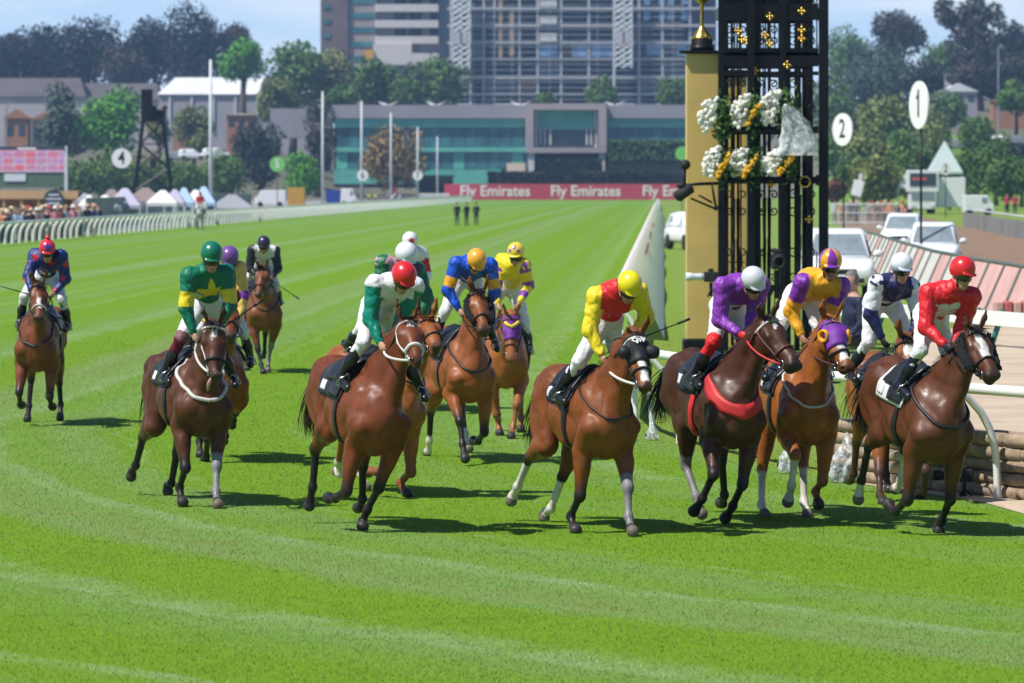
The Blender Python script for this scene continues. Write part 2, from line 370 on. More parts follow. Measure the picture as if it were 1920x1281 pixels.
# white mesh cover hung along the inside rail of the straight
M['white_mesh'] = mat('white_mesh', (.93, .85, .87), .7, .04, scale=.4); t = M['white_mesh'].node_tree
tr_ = t.nodes.new('ShaderNodeBsdfTranslucent'); tr_.inputs[0].default_value = (.98, .90, .92, 1); mxs = t.nodes.new('ShaderNodeMixShader'); mxs.inputs[0].default_value = .6
t.links.new(t.nodes['Principled BSDF'].outputs[0], mxs.inputs[1]); t.links.new(tr_.outputs[0], mxs.inputs[2]); t.links.new(mxs.outputs[0], t.nodes['Material Output'].inputs[0])
M['red_print'] = mat('red_print', (.60, .12, .10), .6, .1)
rootc = empty('rail_cover', track_pt(RAIL_U, 60), label='long white sheet draped over the inside rail of the straight beside the yellow cap', cat='cover')
o = rootc.location; v = []; f = []; k = 0
for s in np.linspace(30, 385, 64):
    p = track_pt(RAIL_U, s) - o; sag = .04 * math.sin(s * 1.3)
    for dx, z in ((-.10, 1.00), (-.02, 1.20), (.22, 1.14), (.58 + sag, .66), (.92, .04)): v.append((p.x + dx, p.y, z + sag * .3))
    if k:
        b0 = (k - 1) * 5
        for j in range(4): f.append((b0 + j, b0 + j + 1, b0 + j + 6, b0 + j + 5))
    k += 1
cv = mesh_from('sheet', v, f, M['white_mesh'], rootc)
for s in range(42, 380, 14):                          # seams between the lengths of sheet
    sm_ = MB(); q = []
    for ds in (0, .10):
        p = track_pt(RAIL_U, s + ds) - o; sag = .04 * math.sin((s + ds) * 1.3)
        q.append([(p.x + dx + .012, p.y, z + sag * .3 + .012) for dx, z in ((-.02, 1.20), (.22, 1.14), (.58 + sag, .66), (.92, .06))])
    sm_.add(q[0] + q[1], [(k, k + 1, k + 5, k + 4) for k in range(3)]); sm_.build('seam', M['white_metal'], cv)
for s in (78, 118, 160):
    pm = MB(); p = track_pt(RAIL_U, s) - o; q = track_pt(RAIL_U, s + 26) - o
    pm.add([(p.x + .34, p.y, .99), (p.x + .40, p.y, .91), (q.x + .40, q.y, .92), (q.x + .34, q.y, 1.0)], [(0, 1, 2, 3)]); pm.v = [(a - .012, b, c + .03) for a, b, c in pm.v]
    m_ = pm.build('printed_line', M['red_print'], cv); sol = m_.modifiers.new('solid', 'SOLIDIFY'); sol.thickness = .004
# ------------------------------------------------------------------ trees
def leaf_mat(name, col, var=.35):
    m = bpy.data.materials.new(name); m.use_nodes = True; t = m.node_tree; b = t.nodes['Principled BSDF']
    b.inputs['Roughness'].default_value = .6; b.inputs['Specular IOR Level'].default_value = .2
    g = t.nodes.new('ShaderNodeNewGeometry'); n = t.nodes.new('ShaderNodeTexNoise'); n.inputs['Scale'].default_value = .35; n.inputs['Detail'].default_value = 2
    t.links.new(g.outputs['Position'], n.inputs['Vector'])
    ad = t.nodes.new('ShaderNodeMath'); ad.operation = 'MULTIPLY_ADD'; ad.inputs[1].default_value = .45
    t.links.new(g.outputs['Random Per Island'], ad.inputs[0]); t.links.new(n.outputs['Fac'], ad.inputs[2])
    r = t.nodes.new('ShaderNodeValToRGB'); r.color_ramp.elements[0].position = .35; r.color_ramp.elements[1].position = 1.0
    r.color_ramp.elements[0].color = tuple(c * (1 - var) for c in col) + (1,); r.color_ramp.elements[1].color = tuple(min(1, c * (1 + var * 1.4)) for c in col) + (1,)
    t.links.new(ad.outputs[0], r.inputs[0]); t.links.new(r.outputs[0], b.inputs['Base Color'])
    return m
LEAF = {'dark': leaf_mat('leaf_dark', (.024, .034, .030)), 'brown': leaf_mat('leaf_brown', (.062, .054, .042)), 'bright': leaf_mat('leaf_bright', (.085, .26, .022)),
        'olive': leaf_mat('leaf_olive', (.16, .19, .06)), 'mid': leaf_mat('leaf_mid', (.085, .165, .036)), 'blue': leaf_mat('leaf_blue', (.062, .098, .066)),
        'tan': leaf_mat('leaf_tan', (.24, .17, .06)), 'hedge': leaf_mat('leaf_hedge', (.026, .034, .018)), 'red': leaf_mat('leaf_red', (.16, .07, .04))}
M['bark'] = mat('bark', (.10, .075, .055), .9, .3, scale=2)
def crown(rng, h, rx, ry, z0, nb, nl, leaf, open_=.0):
    """leaf-clump crown: nb blobs in a rough ellipsoid between z0 and h"""
    cz, rz = (z0 + h) / 2, (h - z0) / 2
    cs = []
    for i in range(nb):
        d = rng.normal(size=3); d /= np.linalg.norm(d); q = d * (rng.random() ** .33) * .80
        cs.append((q[0] * rx, q[1] * ry, cz + q[2] * rz, (.46 + .26 * rng.random()) * min(rx, rz) * (1 - open_ * .42)))
    cs = np.array(cs); wt = cs[:, 3] ** 2; pick = rng.choice(nb, nl, p=wt / wt.sum())
    d = rng.normal(size=(nl, 3)); d /= np.linalg.norm(d, axis=1)[:, None]
    rr = cs[pick, 3] * (.55 + .55 * rng.random(nl) ** .7)
    p = cs[pick, :3] + d * rr[:, None]
    # leaf quads
    a = rng.normal(size=(nl, 3)); a /= np.linalg.norm(a, axis=1)[:, None]; b = np.cross(a, d + .6 * rng.normal(size=(nl, 3))); b /= np.linalg.norm(b, axis=1)[:, None] + 1e-9
    s = leaf * (.5 + .9 * rng.random(nl))[:, None]
    v = np.stack([p - a * s, p + b * s * .6, p + a * s, p - b * s * .6], 1).reshape(-1, 3)
    return v, np.arange(nl * 4, dtype=np.int32).reshape(-1, 4), cs
TREEN = [0]
def tree(px, top, bot, wpx, Y, kind, label, name='tree', open_=.0, trunk=.25, base=None, nl=1500, cat='tree', group=None):
    """tree whose crown spans photo rows top..bot and wpx columns, standing at depth Y"""
    TREEN[0] += 1; rng = np.random.default_rng(TREEN[0] * 7 + 1)
    X = gx(px, Y); zg = th(X, Y) if base is None else base
    H_ = max(1.5, hgt(top, Y) - zg); zb = max(.15, hgt(bot, Y) - zg); rx = wpx * Y / FPX / 2
    root = empty(name, (X, Y, zg), rng.random() * 6, label, cat, group)
    v, f, cs = crown(rng, H_, rx, rx * (.8 + .3 * rng.random()), zb, 22 if not open_ else 24, int(nl * 2.4), max(.14, min(.52, .06 * rx + .13)), open_)
    mesh_from('crown', v, f, LEAF[kind], root, False)
    mb = MB(); r0 = max(.08, .035 * H_)
    top_ = Vector((0, 0, max(zb + (H_ - zb) * .5, .6)))
    mb.tube([(0, 0, -.3), (r0 * .4, 0, zb * .5), tuple(top_)], [r0 * 1.2, r0, r0 * .4], 7)
    for k in range(5):
        e = Vector(cs[k][:3]); st = Vector((0, 0, zb * .5 + (top_.z - zb * .5) * (.2 + .15 * k)))
        mb.tube([st, st.lerp(e, .5) + Vector((0, 0, -.2)), e], [r0 * .5, r0 * .32, r0 * .12], 5)
    mb.build('trunk', M['bark'], root, True)
    return root
GA = 'dark gum trees on the skyline at left'
for px, top, bot, wd, Y, kd, op, lb in (
  (12, 56, 165, 80, 1230, 'dark', .6, 'thin open gum tree at the far left of the skyline'), (85, 52, 168, 110, 1250, 'dark', 0, 'dark rounded gum on the skyline above the grey shed roof'),
  (165, 46, 170, 125, 1240, 'dark', 0, 'tall dark dome-shaped gum above the blue-green tree'), (235, 88, 170, 80, 1220, 'brown', .3, 'lower brownish gum in the dip of the skyline'),
  (290, 42, 168, 110, 1250, 'dark', .2, 'dark gum with uneven top beside the tallest skyline tree'), (370, 20, 165, 130, 1240, 'dark', 0, 'tallest dark gum on the left skyline'),
  (440, 44, 160, 70, 1260, 'brown', .3, 'brownish gum behind the bright green tree')):
    tree(px, top, bot, wd, Y, kd, lb, 'gum_tree', op * .3, nl=3000)
for px, top, bot, wd, Y, kd, op, lb in (
  (457, 78, 148, 86, 1080, 'bright', 0, 'bright fresh green round tree below the dark skyline gums'),
  (548, 84, 205, 105, 1060, 'mid', .3, 'loose green tree beside the white shed'), (612, 92, 215, 110, 1070, 'olive', .1, 'big olive green tree against the brick tower'),
  (520, 140, 240, 80, 1000, 'olive', .7, 'half bare olive tree in front of the white shed'), (640, 165, 205, 70, 1010, 'mid', 0, 'low green tree at the foot of the brick tower'),
  (597, 172, 345, 62, 900, 'brown', .1, 'narrow brown conifer at the end of the green glass building'), (492, 222, 348, 92, 860, 'dark', 0, 'dark bushy tree left of the narrow brown conifer'),
  (565, 288, 372, 66, 800, 'bright', 0, 'bright green rounded tree beside the green disc'), (424, 296, 372, 72, 800, 'mid', 0, 'green rounded tree behind the white van'),
  (118, 152, 300, 100, 900, 'blue', .2, 'tall blue-green gum left of the camera tower'), (205, 172, 282, 112, 900, 'bright', .1, 'spreading fresh green tree left of the camera tower'),
  (362, 188, 300, 70, 930, 'olive', .5, 'thin yellow-green tree behind the tall white pole'), (300, 200, 270, 50, 950, 'olive', .5, 'small loose tree behind the camera tower box'),
  (708, 116, 205, 100, 1090, 'mid', .2, 'green tree in front of the white balconies'), (815, 110, 205, 112, 1090, 'mid', .2, 'green tree at the corner of the building site'),
  (760, 150, 205, 60, 1085, 'mid', .2, 'low green tree between the two trees before the balconies'), (1022, 176, 198, 34, 1060, 'mid', 0, 'small green treetop over the clubhouse roof'),
  (1130, 145, 200, 62, 1060, 'mid', .1, 'pointed green tree below the building site'), (1262, 146, 205, 52, 1060, 'mid', .1, 'green tree beside the gold column top'),
  (742, 246, 345, 104, 900, 'tan', .2, 'broad brownish tree standing before the green glass wall')):
    tree(px, top, bot, wd, Y, kd, lb, open_=op, nl=1600)
for px, top, bot, wd, lb in ((150, 296, 372, 90, 'leftmost green bush under the blue-green gum'), (205, 285, 372, 80, 'green bush behind the disc marked four'), (262, 300, 372, 90, 'green bush seen through the camera tower legs'), (330, 296, 372, 80, 'green bush right of the camera tower legs'), (378, 305, 372, 60, 'green bush at the foot of the tall white pole')):
    tree(px, top, bot, wd, 780, 'mid', lb, 'bush', nl=900, cat='bush')
GR = 'trees on the right hand slope'
for px, top, bot, wd, Y, kd, op, lb in (
  (1592, 62, 160, 110, 1240, 'mid', 0, 'hazy green tree on the right hand skyline beside the iron tower'), (1680, 18, 120, 110, 1180, 'brown', .7, 'open brown gum with sky through its crown'),
  (1660, 80, 215, 170, 1100, 'blue', .2, 'grey-green mass of gum below the open brown gum'), (1768, 86, 150, 80, 1250, 'mid', 0, 'pale green tree between the two brown gums'),
  (1815, -12, 70, 150, 1120, 'brown', .8, 'tall spreading gum crown at the top right'), (1840, 40, 150, 120, 1120, 'brown', .3, 'reddish brown gum at the top right'),
  (1905, 34, 165, 90, 1100, 'dark', .1, 'dark green tree at the right edge of the skyline'), (1820, 118, 185, 90, 1020, 'brown', .3, 'low brown tree above the parked cars'),
  (1672, 186, 300, 140, 760, 'olive', .2, 'yellow-olive tree behind the first white disc'), (1620, 250, 352, 110, 640, 'olive', .2, 'olive bush behind the second white disc'),
  (1742, 205, 260, 60, 800, 'olive', .1, 'small olive tree left of the parked cars'), (1830, 222, 285, 62, 760, 'mid', 0, 'round green tree on the grass slope below the cars'),
  (1828, 276, 368, 72, 560, 'mid', 0, 'dense green tree beside the pyramid tent'), (1888, 302, 368, 84, 540, 'mid', 0, 'dense green tree at the right edge above the van'),
  (1905, 160, 215, 70, 850, 'mid', 0, 'green tree at the right edge above the slope'), (1665, 318, 372, 80, 560, 'tan', .1, 'tan bush behind the screen truck'),
  (1566, 338, 374, 44, 520, 'red', .1, 'reddish bush beside the iron tower'), (1600, 290, 345, 70, 620, 'mid', .2, 'green bush beside the second white disc pole'), (1720, 285, 345, 70, 620, 'mid', .2, 'green bush below the first white disc')):
    tree(px, top, bot, wd, Y, kd, lb, open_=op, nl=1500)
for px, top, bot, wd, Y, kd, lb in ((1560, 150, 250, 90, 960, 'mid', 'green tree right beside the iron tower'), (1625, 130, 215, 80, 1060, 'blue', 'grey-green tree left of the grey-green gum mass'), (1730, 120, 200, 90, 1040, 'dark', 'dark tree below the tall spreading gum'),
  (1780, 175, 235, 70, 930, 'mid', 'green tree above the silver-grey car'), (1870, 125, 185, 80, 1030, 'dark', 'dark tree above the white car on the slope'), (1915, 100, 170, 60, 1050, 'brown', 'brown tree at the right edge above the slope'), (1565, 245, 320, 70, 720, 'mid', 'green tree touching the right side of the iron tower'),
  (1640, 300, 372, 90, 520, 'olive', 'wide olive bush behind the lighting rig'), (1780, 300, 366, 60, 545, 'mid', 'green bush behind the pyramid roofed pavilion'), (1700, 255, 330, 80, 690, 'mid', 'green tree between the two big white discs'), (1750, 225, 300, 60, 720, 'olive', 'olive tree right of the number one disc'),
  (1868, 255, 330, 60, 620, 'mid', 'green tree between the two dense trees at right'), (1915, 270, 345, 60, 600, 'dark', 'dark tree at the right edge behind the dense trees'), (1590, 215, 262, 60, 900, 'dark', 'dark bush above the dark car on the slope')):
    tree(px, top, bot, wd, Y, kd, lb, nl=1300)
def hedge(px0, px1, top, bot, Y, kd, label, depth=3.0, nl=3500, leaf=.25):
    rng = np.random.default_rng(int(px0)); x0, x1 = gx(px0, Y), gx(px1, Y); z1 = hgt(top, Y); z0 = max(0, hgt(bot, Y))
    n = nl; p = np.stack([rng.random(n) * (x1 - x0), rng.random(n) * depth, z0 + (z1 - z0) * rng.random(n)], -1)
    s = rng.integers(0, 3, n); p[s == 0, 1] = 0; p[s == 1, 2] = z1
    a = rng.normal(size=(n, 3)); a /= np.linalg.norm(a, axis=1)[:, None]; b = np.cross(a, rng.normal(size=(n, 3))); b /= np.linalg.norm(b, axis=1)[:, None]
    sc = leaf * (.6 + .8 * rng.random(n))[:, None]
    v = np.stack([p - a * sc, p + b * sc, p + a * sc, p - b * sc], 1).reshape(-1, 3)
    r = empty('hedge', (x0, Y, 0), 0, label, 'hedge')
    mesh_from('foliage', v, np.arange(n * 4, dtype=np.int32).reshape(-1, 4), LEAF[kd], r, False)
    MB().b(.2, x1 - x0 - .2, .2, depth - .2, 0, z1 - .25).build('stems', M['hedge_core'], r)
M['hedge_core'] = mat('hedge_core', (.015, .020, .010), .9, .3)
hedge(914, 1300, 323, 347, 905, 'hedge', 'long dark clipped hedge behind the red banner')
hedge(784, 850, 331, 372, 900, 'hedge', 'short dark hedge left of the long clipped hedge', nl=900)
hedge(1140, 1290, 264, 300, 925, 'mid', 'green climbing hedge on the terrace of the glass building', nl=1800)
hedge(1010, 1130, 300, 324, 930, 'dark', 'dark planting between the two columns of the clubhouse', nl=900)
# ================================================================== BUILDINGS
M['concrete'] = mat('concrete', (.30, .30, .33), .8, .1, scale=.3)
M['slab'] = mat('slab', (.50, .50, .53), .8, .08, scale=.4)
M['brick_brown'] = mat('brick_brown', (.17, .135, .13), .85, .12, scale=.2)
M['brick_tan'] = mat('brick_tan', (.36, .31, .29), .85, .1, scale=.2)
M['balcony_white'] = mat('balcony_white', (.66, .63, .61), .7, .05)
M['room_dark'] = mat('room_dark', (.032, .036, .055), .8, .35, scale=.25)  # near-black colour stands in for the shade inside the buildings
M['room_grey'] = mat('room_grey', (.13, .145, .19), .8, .35, scale=.3)
M['window_blue'] = mat('window_blue', (.18, .30, .50), .15, .3, scale=.3, spec=.7)
M['window_dark'] = mat('window_dark', (.045, .07, .085), .15, .4, scale=.3, spec=.6)
M['ply'] = mat('plywood', (.42, .28, .17), .8, .2)
M['green_glass'] = mat('green_glass', (.13, .46, .38), .25, .14, scale=.25, spec=.5)
M['teal_glass'] = mat('teal_glass', (.05, .17, .19), .12, .5, scale=.22, spec=.6)
M['fascia'] = mat('fascia', (.31, .30, .34), .7, .08, scale=.2)
M['frame_pink'] = mat('frame_pink', (.40, .35, .36), .7, .06, scale=.3)
M['sail'] = mat('sail_white', (.8, .8, .82), .6, .03)
M['shed_roof'] = mat('shed_roof', (.105, .092, .095), .8, .15, scale=.1)
M['shed_wall'] = mat('shed_wall', (.46, .43, .44), .8, .08, scale=.1)
M['roof_white'] = mat('roof_white', (.72, .73, .74), .6, .05, scale=.1)
M['wall_grey'] = mat('wall_grey', (.36, .34, .38), .8, .08, scale=.1)
M['cream'] = mat('cream_wall', (.62, .52, .40), .8, .06)
M['orange_brick'] = mat('orange_brick', (.36, .18, .10), .85, .12, scale=.5)
M['orange'] = mat('orange_sheet', (.70, .36, .06), .7, .08)
def front(m, px0, px1, py0, py1, Y, d=.3, x0=0):      # box whose camera side fills a photo rectangle at depth Y
    m.b(gx(px0, Y) - x0, gx(px1, Y) - x0, 0, d, hgt(py1, Y), hgt(py0, Y)); return m
def part(name, m, parent, rects, Y, dy=0, d=.3):
    for r in rects:
        mb = front(MB(), *r, Y, d); mb.v = [(x, y + dy, z) for x, y, z in mb.v]; o = mb.build(name, m, parent)
    return o
def bld(name, Y, label, cat='building'): return empty(name, (0, Y, 0), 0, label, cat)
# --- brick and balcony tower
Y = 1255; b = bld('apartment_tower', Y, 'brown brick apartment tower with long white balcony fronts')
part('brick_wing', M['brick_brown'], b, [(601, 652, -60, 230)], Y, 0, 25)
part('striped_wing', M['brick_tan'], b, [(652.3, 706, -60, 230)], Y, 1.0, 22)
part('core_wall', M['fascia'], b, [(706.3, 842, -60, 230)], Y, 2.6, 20)
for y0 in range(-40, 170, 27): part('window', M['teal_glass'], b, [(653, 703, y0 + 10, y0 + 20)], Y, .75, .22)
for y0 in range(-40, 170, 27): part('window', M['teal_glass'], b, [(606, 620, y0 + 22, y0 + 30)], Y, -.25, .22)
for y0 in (-46, -18, 8, 38, 68): part('balcony', M['balcony_white'], b, [(703, 822, y0, y0 + 14)], Y, -.6, 3.1)
for y0 in (-32, -4, 23, 53): part('balcony_window', M['room_dark'], b, [(740, 762, y0 + 2, y0 + 14), (766, 790, y0, y0 + 14), (806, 821, y0, y0 + 14)], Y, 2.3, .25)
part('plant_room', M['balcony_white'], b, [(700, 772, 82, 122), (772.2, 824, 100, 122)], Y, -1.2, 3.6)
part('awning', M['orange'], b, [(683, 701, 94, 118)], Y, -1.6, 1.0)
# --- construction frame
Y = 1230; b = bld('building_site', Y, 'unfinished grey concrete tower frame with bare floors and blue windows')
part('back_wall', M['room_grey'], b, [(845, 1345, -80, 230)], Y, 7, 10)
floors = [-66, -36, -16, 14, 46, 78, 109, 142, 175, 194]
for y0 in floors: part('floor_slab', M['slab'], b, [(838, 1345, y0, y0 + (6 if y0 == 142 else 4))], Y, -.3, 7)
cols = [848, 880, 905, 925, 972, 1006, 1050, 1102, 1150, 1196, 1240, 1292]
part('column', M['slab'], b, [(c, c + 4, -80, 200) for c in cols], Y, .2, .5)
rng = random.Random(5)
dk, bl, pl, gr = [], [], [], []
for i, y0 in enumerate(floors[:-1]):
    y1 = floors[i + 1]
    for j, c in enumerate(cols[:-1]):
        r = (c + 6, cols[j + 1] - 2, y0 + 6, y1 - 1); q = rng.random()
        (dk if q < .5 else gr if q < .8 else pl if q < .86 else dk).append(r)
part('dark_bay', M['room_dark'], b, dk, Y, 5, .4); part('grey_bay', M['concrete'], b, gr, Y, 5.6, .4); part('timber_bay', M['ply'], b, pl, Y, 4.5, .4)  # dark bays: sheets painted as the shade of the open floors
part('window', M['window_blue'], b, [(1012, 1046, 83, 107), (1072, 1100, 83, 107), (1108, 1150, 82, 107), (1212, 1240, 80, 105), (1268, 1290, 80, 105)], Y, .5, .3)
part('balcony', M['balcony_white'], b, [(1012, 1044, y0, y0 + 15) for y0 in (0, 31, 63)], Y, -.8, 1)
for x0 in (1207, 1235, 1252, 1278):
    part('pale_window', M['window_blue'], b, [(x0, x0 + 12, y0, y0 + 20) for y0 in (-12, 18)], Y, .3, .3)
part('edge_net', M['ply'], b, [(935, 942, 0, 110), (955, 964, 20, 105)], Y, .1, .3)
sc = MB(); W = 1.7
for r in range(40):
    zz = 2 + r * 1.6
    if zz > 62: break
    for px in (888, 960, 1030, 1120, 1200, 1262): sc.box((gx(px, Y) + 0, -.9, 26 + zz * .0), (.08, .08, 52)) if r == 0 else None
    sc.box((gx(1068, Y), -.9, zz + 24), (62, .07, .10)) if zz < 30 else None
sc.build('scaffold', M['white_metal'], b)
for nm, px0, px1, bot in (('hoist', 846, 880, 130), ('hoist', 1150, 1184, 128)):
    h = bld('construction_hoist', Y - 4, 'white lattice hoist mast at the %s of the building site' % ('corner nearest the balconies' if px0 < 1000 else 'part nearest the gold column'), 'hoist')
    m = MB(); x0, x1 = gx(px0, Y), gx(px1, Y); z0, z1 = hgt(bot, Y), 60
    for x in (x0, (x0 + x1) / 2 + .3, x1): m.b(x - .22, x + .22, 0, .4, 9 if x == x0 else z0, z1)
    k = 0; z = z0
    while z < z1 - 1.5:
        for a, c in ((x0, x0 + (x1 - x0) / 2), (x0 + (x1 - x0) / 2, x1)):
            m.bar((a, .2, z), (c, .2, z + 1.6), .22, 4); m.bar((c, .2, z), (a, .2, z + 1.6), .18, 4)
        z += 1.6
    m.build('mast', M['white_metal'], h)
    front(MB(), px0 + 4, px1 - 4, 60, 84, Y, 2).build('cage', M['slab'], h)
# --- green glass clubhouse
Y = 942; b = bld('clubhouse', Y, 'long low clubhouse of green glass with grey roof band and a framed projecting window')
part('shell', M['room_dark'], b, [(625, 1330, 200, 352)], Y, 4, 16)
part('roof_band', M['fascia'], b, [(622, 1330, 197, 222)], Y, -1, 8)
part('spandrel', M['green_glass'], b, [(626, 1330, 222.5, 239), (626, 985, 276, 285), (626, 940, 318, 345)], Y, -.4, .6)
for k, x in enumerate(range(630, 1330, 22)): part('window', M['teal_glass'], b, [(x, x + 21, 240, 275)], Y, .3, .3)
for k, x in enumerate(range(630, 985, 22)): part('window', M['teal_glass'] if k % 5 else M['green_glass'], b, [(x, x + 21, 286, 317)], Y, .3, .3)
part('wall_panel', M['cream'], b, [(950, 985, 306, 322)], Y, -.2, .8)
part('end_wall', M['fascia'], b, [(505, 620, 203, 258), (594, 612, 258, 310)], Y, 3, 8)
mb = MB()
for r_ in [(985, 1136, 195, 207), (985, 1136, 277, 287), (985, 1000, 206.9, 277.1), (1121, 1136, 206.9, 277.1)]: front(mb, *r_, Y, 5)
mb.v = [(x, y - 6, z) for x, y, z in mb.v]; fr = mb.build('bay_frame', M['frame_pink'], b)
part('bay_glass', M['green_glass'], fr, [(1000.5, 1120.5, 207.5, 244)], Y, -3.6, .4)
part('bay_door', M['window_dark'], fr, [(1000.5, 1120.5, 244.3, 276.5)], Y, -3.4, .4)
part('bay_mullion', M['balcony_white'], fr, [(x, x + 3, 240, 272) for x in (1012, 1020, 1030, 1098, 1106, 1113)] + [(1003, 1008, 208, 276), (1113.5, 1118.5, 208, 276)], Y, -4.3, .4)
part('pillar', M['balcony_white'], b, [(990, 1001, 287.5, 324)], Y, -5.5, 1); part('pillar', M['balcony_white'], b, [(1122, 1133, 287.5, 324)], Y, -5.5, 1)
part('terrace', M['concrete'], b, [(940, 1330, 322, 352)], Y, -5, 6)
for px in (726, 816, 975, 1152):
    s = empty('shade_sail', (gx(px, Y), Y + 2, hgt(197, Y)), 0, {726: 'leftmost white shade sail on the clubhouse roof', 816: 'white shade sail on the clubhouse roof under the trees', 975: 'white shade sail beside the framed window of the clubhouse', 1152: 'white shade sail nearest the gold column on the clubhouse roof'}[px], 'shade sail')
    m = MB(); m.add([(-2, 0, .8), (2.4, 0, .9), (.3, 1.2, .1), (-.2, -.6, -.3), (-2, 0, .72), (2.4, 0, .82), (.3, 1.2, .0), (-.2, -.6, -.4)], [(0, 3, 2), (3, 1, 2), (4, 6, 7), (7, 6, 5), (0, 4, 7, 3), (3, 7, 5, 1), (1, 5, 6, 2), (2, 6, 4, 0)]); m.build('cloth', M['sail'], s); MB().bar((0, .2, -1.2), (0, .2, .1), .08).build('post', M['white_metal'], s)
# --- sheds on the left
def shed(px0, px1, ridge, eave, bot, Y, mr, mw, label, ribs=0, slope=14, gable=False):
    b = bld('shed', Y, label, 'shed'); x0, x1 = gx(px0, Y), gx(px1, Y); ze, zr, zb = hgt(eave, Y), hgt(ridge, Y), hgt(bot, Y)
    MB().b(x0, x1, 0, slope * 2, zb - 6, ze).build('wall', mw, b)
    m = MB(); s = (x1 - x0) * .04
    m.add([(x0 - .4, -.6, ze), (x1 + .4, -.6, ze), (x1 - s * 2, slope, zr), (x0 + s * 2, slope, zr), (x0 - .4, slope * 2 + .6, ze), (x1 + .4, slope * 2 + .6, ze)], [(0, 1, 2, 3), (3, 2, 5, 4), (0, 3, 4), (1, 5, 2), (0, 4, 5, 1)])
    m.build('roof', mr, b)
    if ribs:
        r = MB()
        for k in range(ribs): xx = x0 + (x1 - x0) * (k + .5) / ribs; r.b(xx - .22, xx + .22, -.35, 0, zb, ze - .1)
        r.build('downpipe', M['white_metal'], b)
    return b
shed(-60, 158, 144, 181, 250, 1120, M['shed_roof'], M['shed_wall'], 'long shed with dark grey roof and pale wall at the far left')
shed(120, 300, 154, 186, 250, 1135, M['shed_roof'], M['shed_wall'], 'second dark roofed shed between the far left shed and the white shed')
shed(298, 585, 143, 177, 250, 1110, M['roof_white'], M['wall_grey'], 'big shed with a bright white roof and grey ribbed wall', 7)
def house(px0, px1, ridge, eave, bot, Y, mr, mw, label, nwin=2):
    b = bld('house', Y, label, 'house'); x0, x1 = gx(px0, Y), gx(px1, Y); ze, zr, zb = hgt(eave, Y), hgt(ridge, Y), hgt(bot, Y); d = 7
    MB().b(x0, x1, 0, d, zb - 5, ze).build('wall', mw, b)
    m = MB(); xm = (x0 + x1) / 2; m.prism([(x0 - .4, ze), (x1 + .4, ze), (xm, zr)], -.5, d + .5); m.build('roof', mr, b)
    for k in range(nwin):
        xx = x0 + (x1 - x0) * (k + .5) / nwin; w = (x1 - x0) / nwin * .28
        MB().b(xx - w, xx + w, -.08, .02, zb + (ze - zb) * .35, zb + (ze - zb) * .75).build('window', M['window_dark'], b)
house(8, 52, 205, 222, 272, 1000, M['orange_brick'], M['orange_brick'], 'small orange brick gabled house left of the blue-green gum')
house(60, 110, 210, 224, 280, 1005, M['orange_brick'], M['cream'], 'cream house behind the blue-green gum')
house(425, 480, 212, 216, 250, 1000, M['cream'], M['orange_brick'], 'low house with cream roof under the white shed', 3)
house(325, 392, 232, 240, 270, 1000, M['roof_white'], M['orange_brick'], 'low brick house with pale roof behind the tall white pole', 3)
house(1765, 1832, 156, 172, 200, 1010, M['roof_white'], M['wall_grey'], 'house with a white roof above the parked cars on the slope', 3)
house(1862, 1930, 178, 190, 215, 1000, M['orange_brick'], M['orange_brick'], 'red brick house at the right edge of the slope', 2)
house(1545, 1600, 196, 206, 232, 1005, M['orange_brick'], M['cream'], 'brick house with red roof right of the iron tower', 2)
# ================================================================== LETTERING
def text(s, size, m, parent, M4, extrude=.004, name='lettering', bold=0, shear=0, align='CENTER'):
    cu = bpy.data.curves.new(name, 'FONT'); cu.body = s; cu.size = size; cu.extrude = extrude; cu.offset = bold; cu.align_x = align; cu.align_y = 'CENTER'; cu.shear = shear; cu.resolution_u = 3
    o = bpy.data.objects.new(name, cu); C.collection.objects.link(o)
    bpy.context.view_layer.update()
    me = bpy.data.meshes.new_from_object(o.evaluated_get(bpy.context.evaluated_depsgraph_get())); bpy.data.objects.remove(o); bpy.data.curves.remove(cu)
    me.materials.clear(); me.materials.append(m); me.name = name
    o = bpy.data.objects.new(name, me); o.matrix_local = M4; return link(o, parent)
FACE = Matrix.Rotation(rad(90), 4, 'X')               # stands upright, faces the camera side (-y)
# red banner
Y = 884; M['banner_red'] = mat('banner_red', (.52, .055, .085), .6, .05, scale=.05)
b = empty('banner', (0, Y, 0), 0, 'long red banner printed with white words at the far end of the grass', 'banner')
x0, x1, zt, zb_ = gx(833, Y), gx(1420, Y), hgt(345, Y), max(.02, hgt(375, Y))
MB().b(x0, x1, 0, .12, zb_, zt).build('board', M['banner_red'], b)
for px in (928, 1098, 1270): text('Fly Emirates', 2.95, M['sign_white'], b, Matrix.Translation((gx(px, Y), -.02, (zt + zb_) / 2 + .1)) @ FACE @ Matrix.Diagonal((.95, 1, 1, 1)), .015, bold=.045)
pp = MB()
for k in range(20): pp.b(x0 + k * 3.0, x0 + k * 3.0 + .1, .14, .24, 0, zt)
pp.build('prop', M['white_metal'], b)
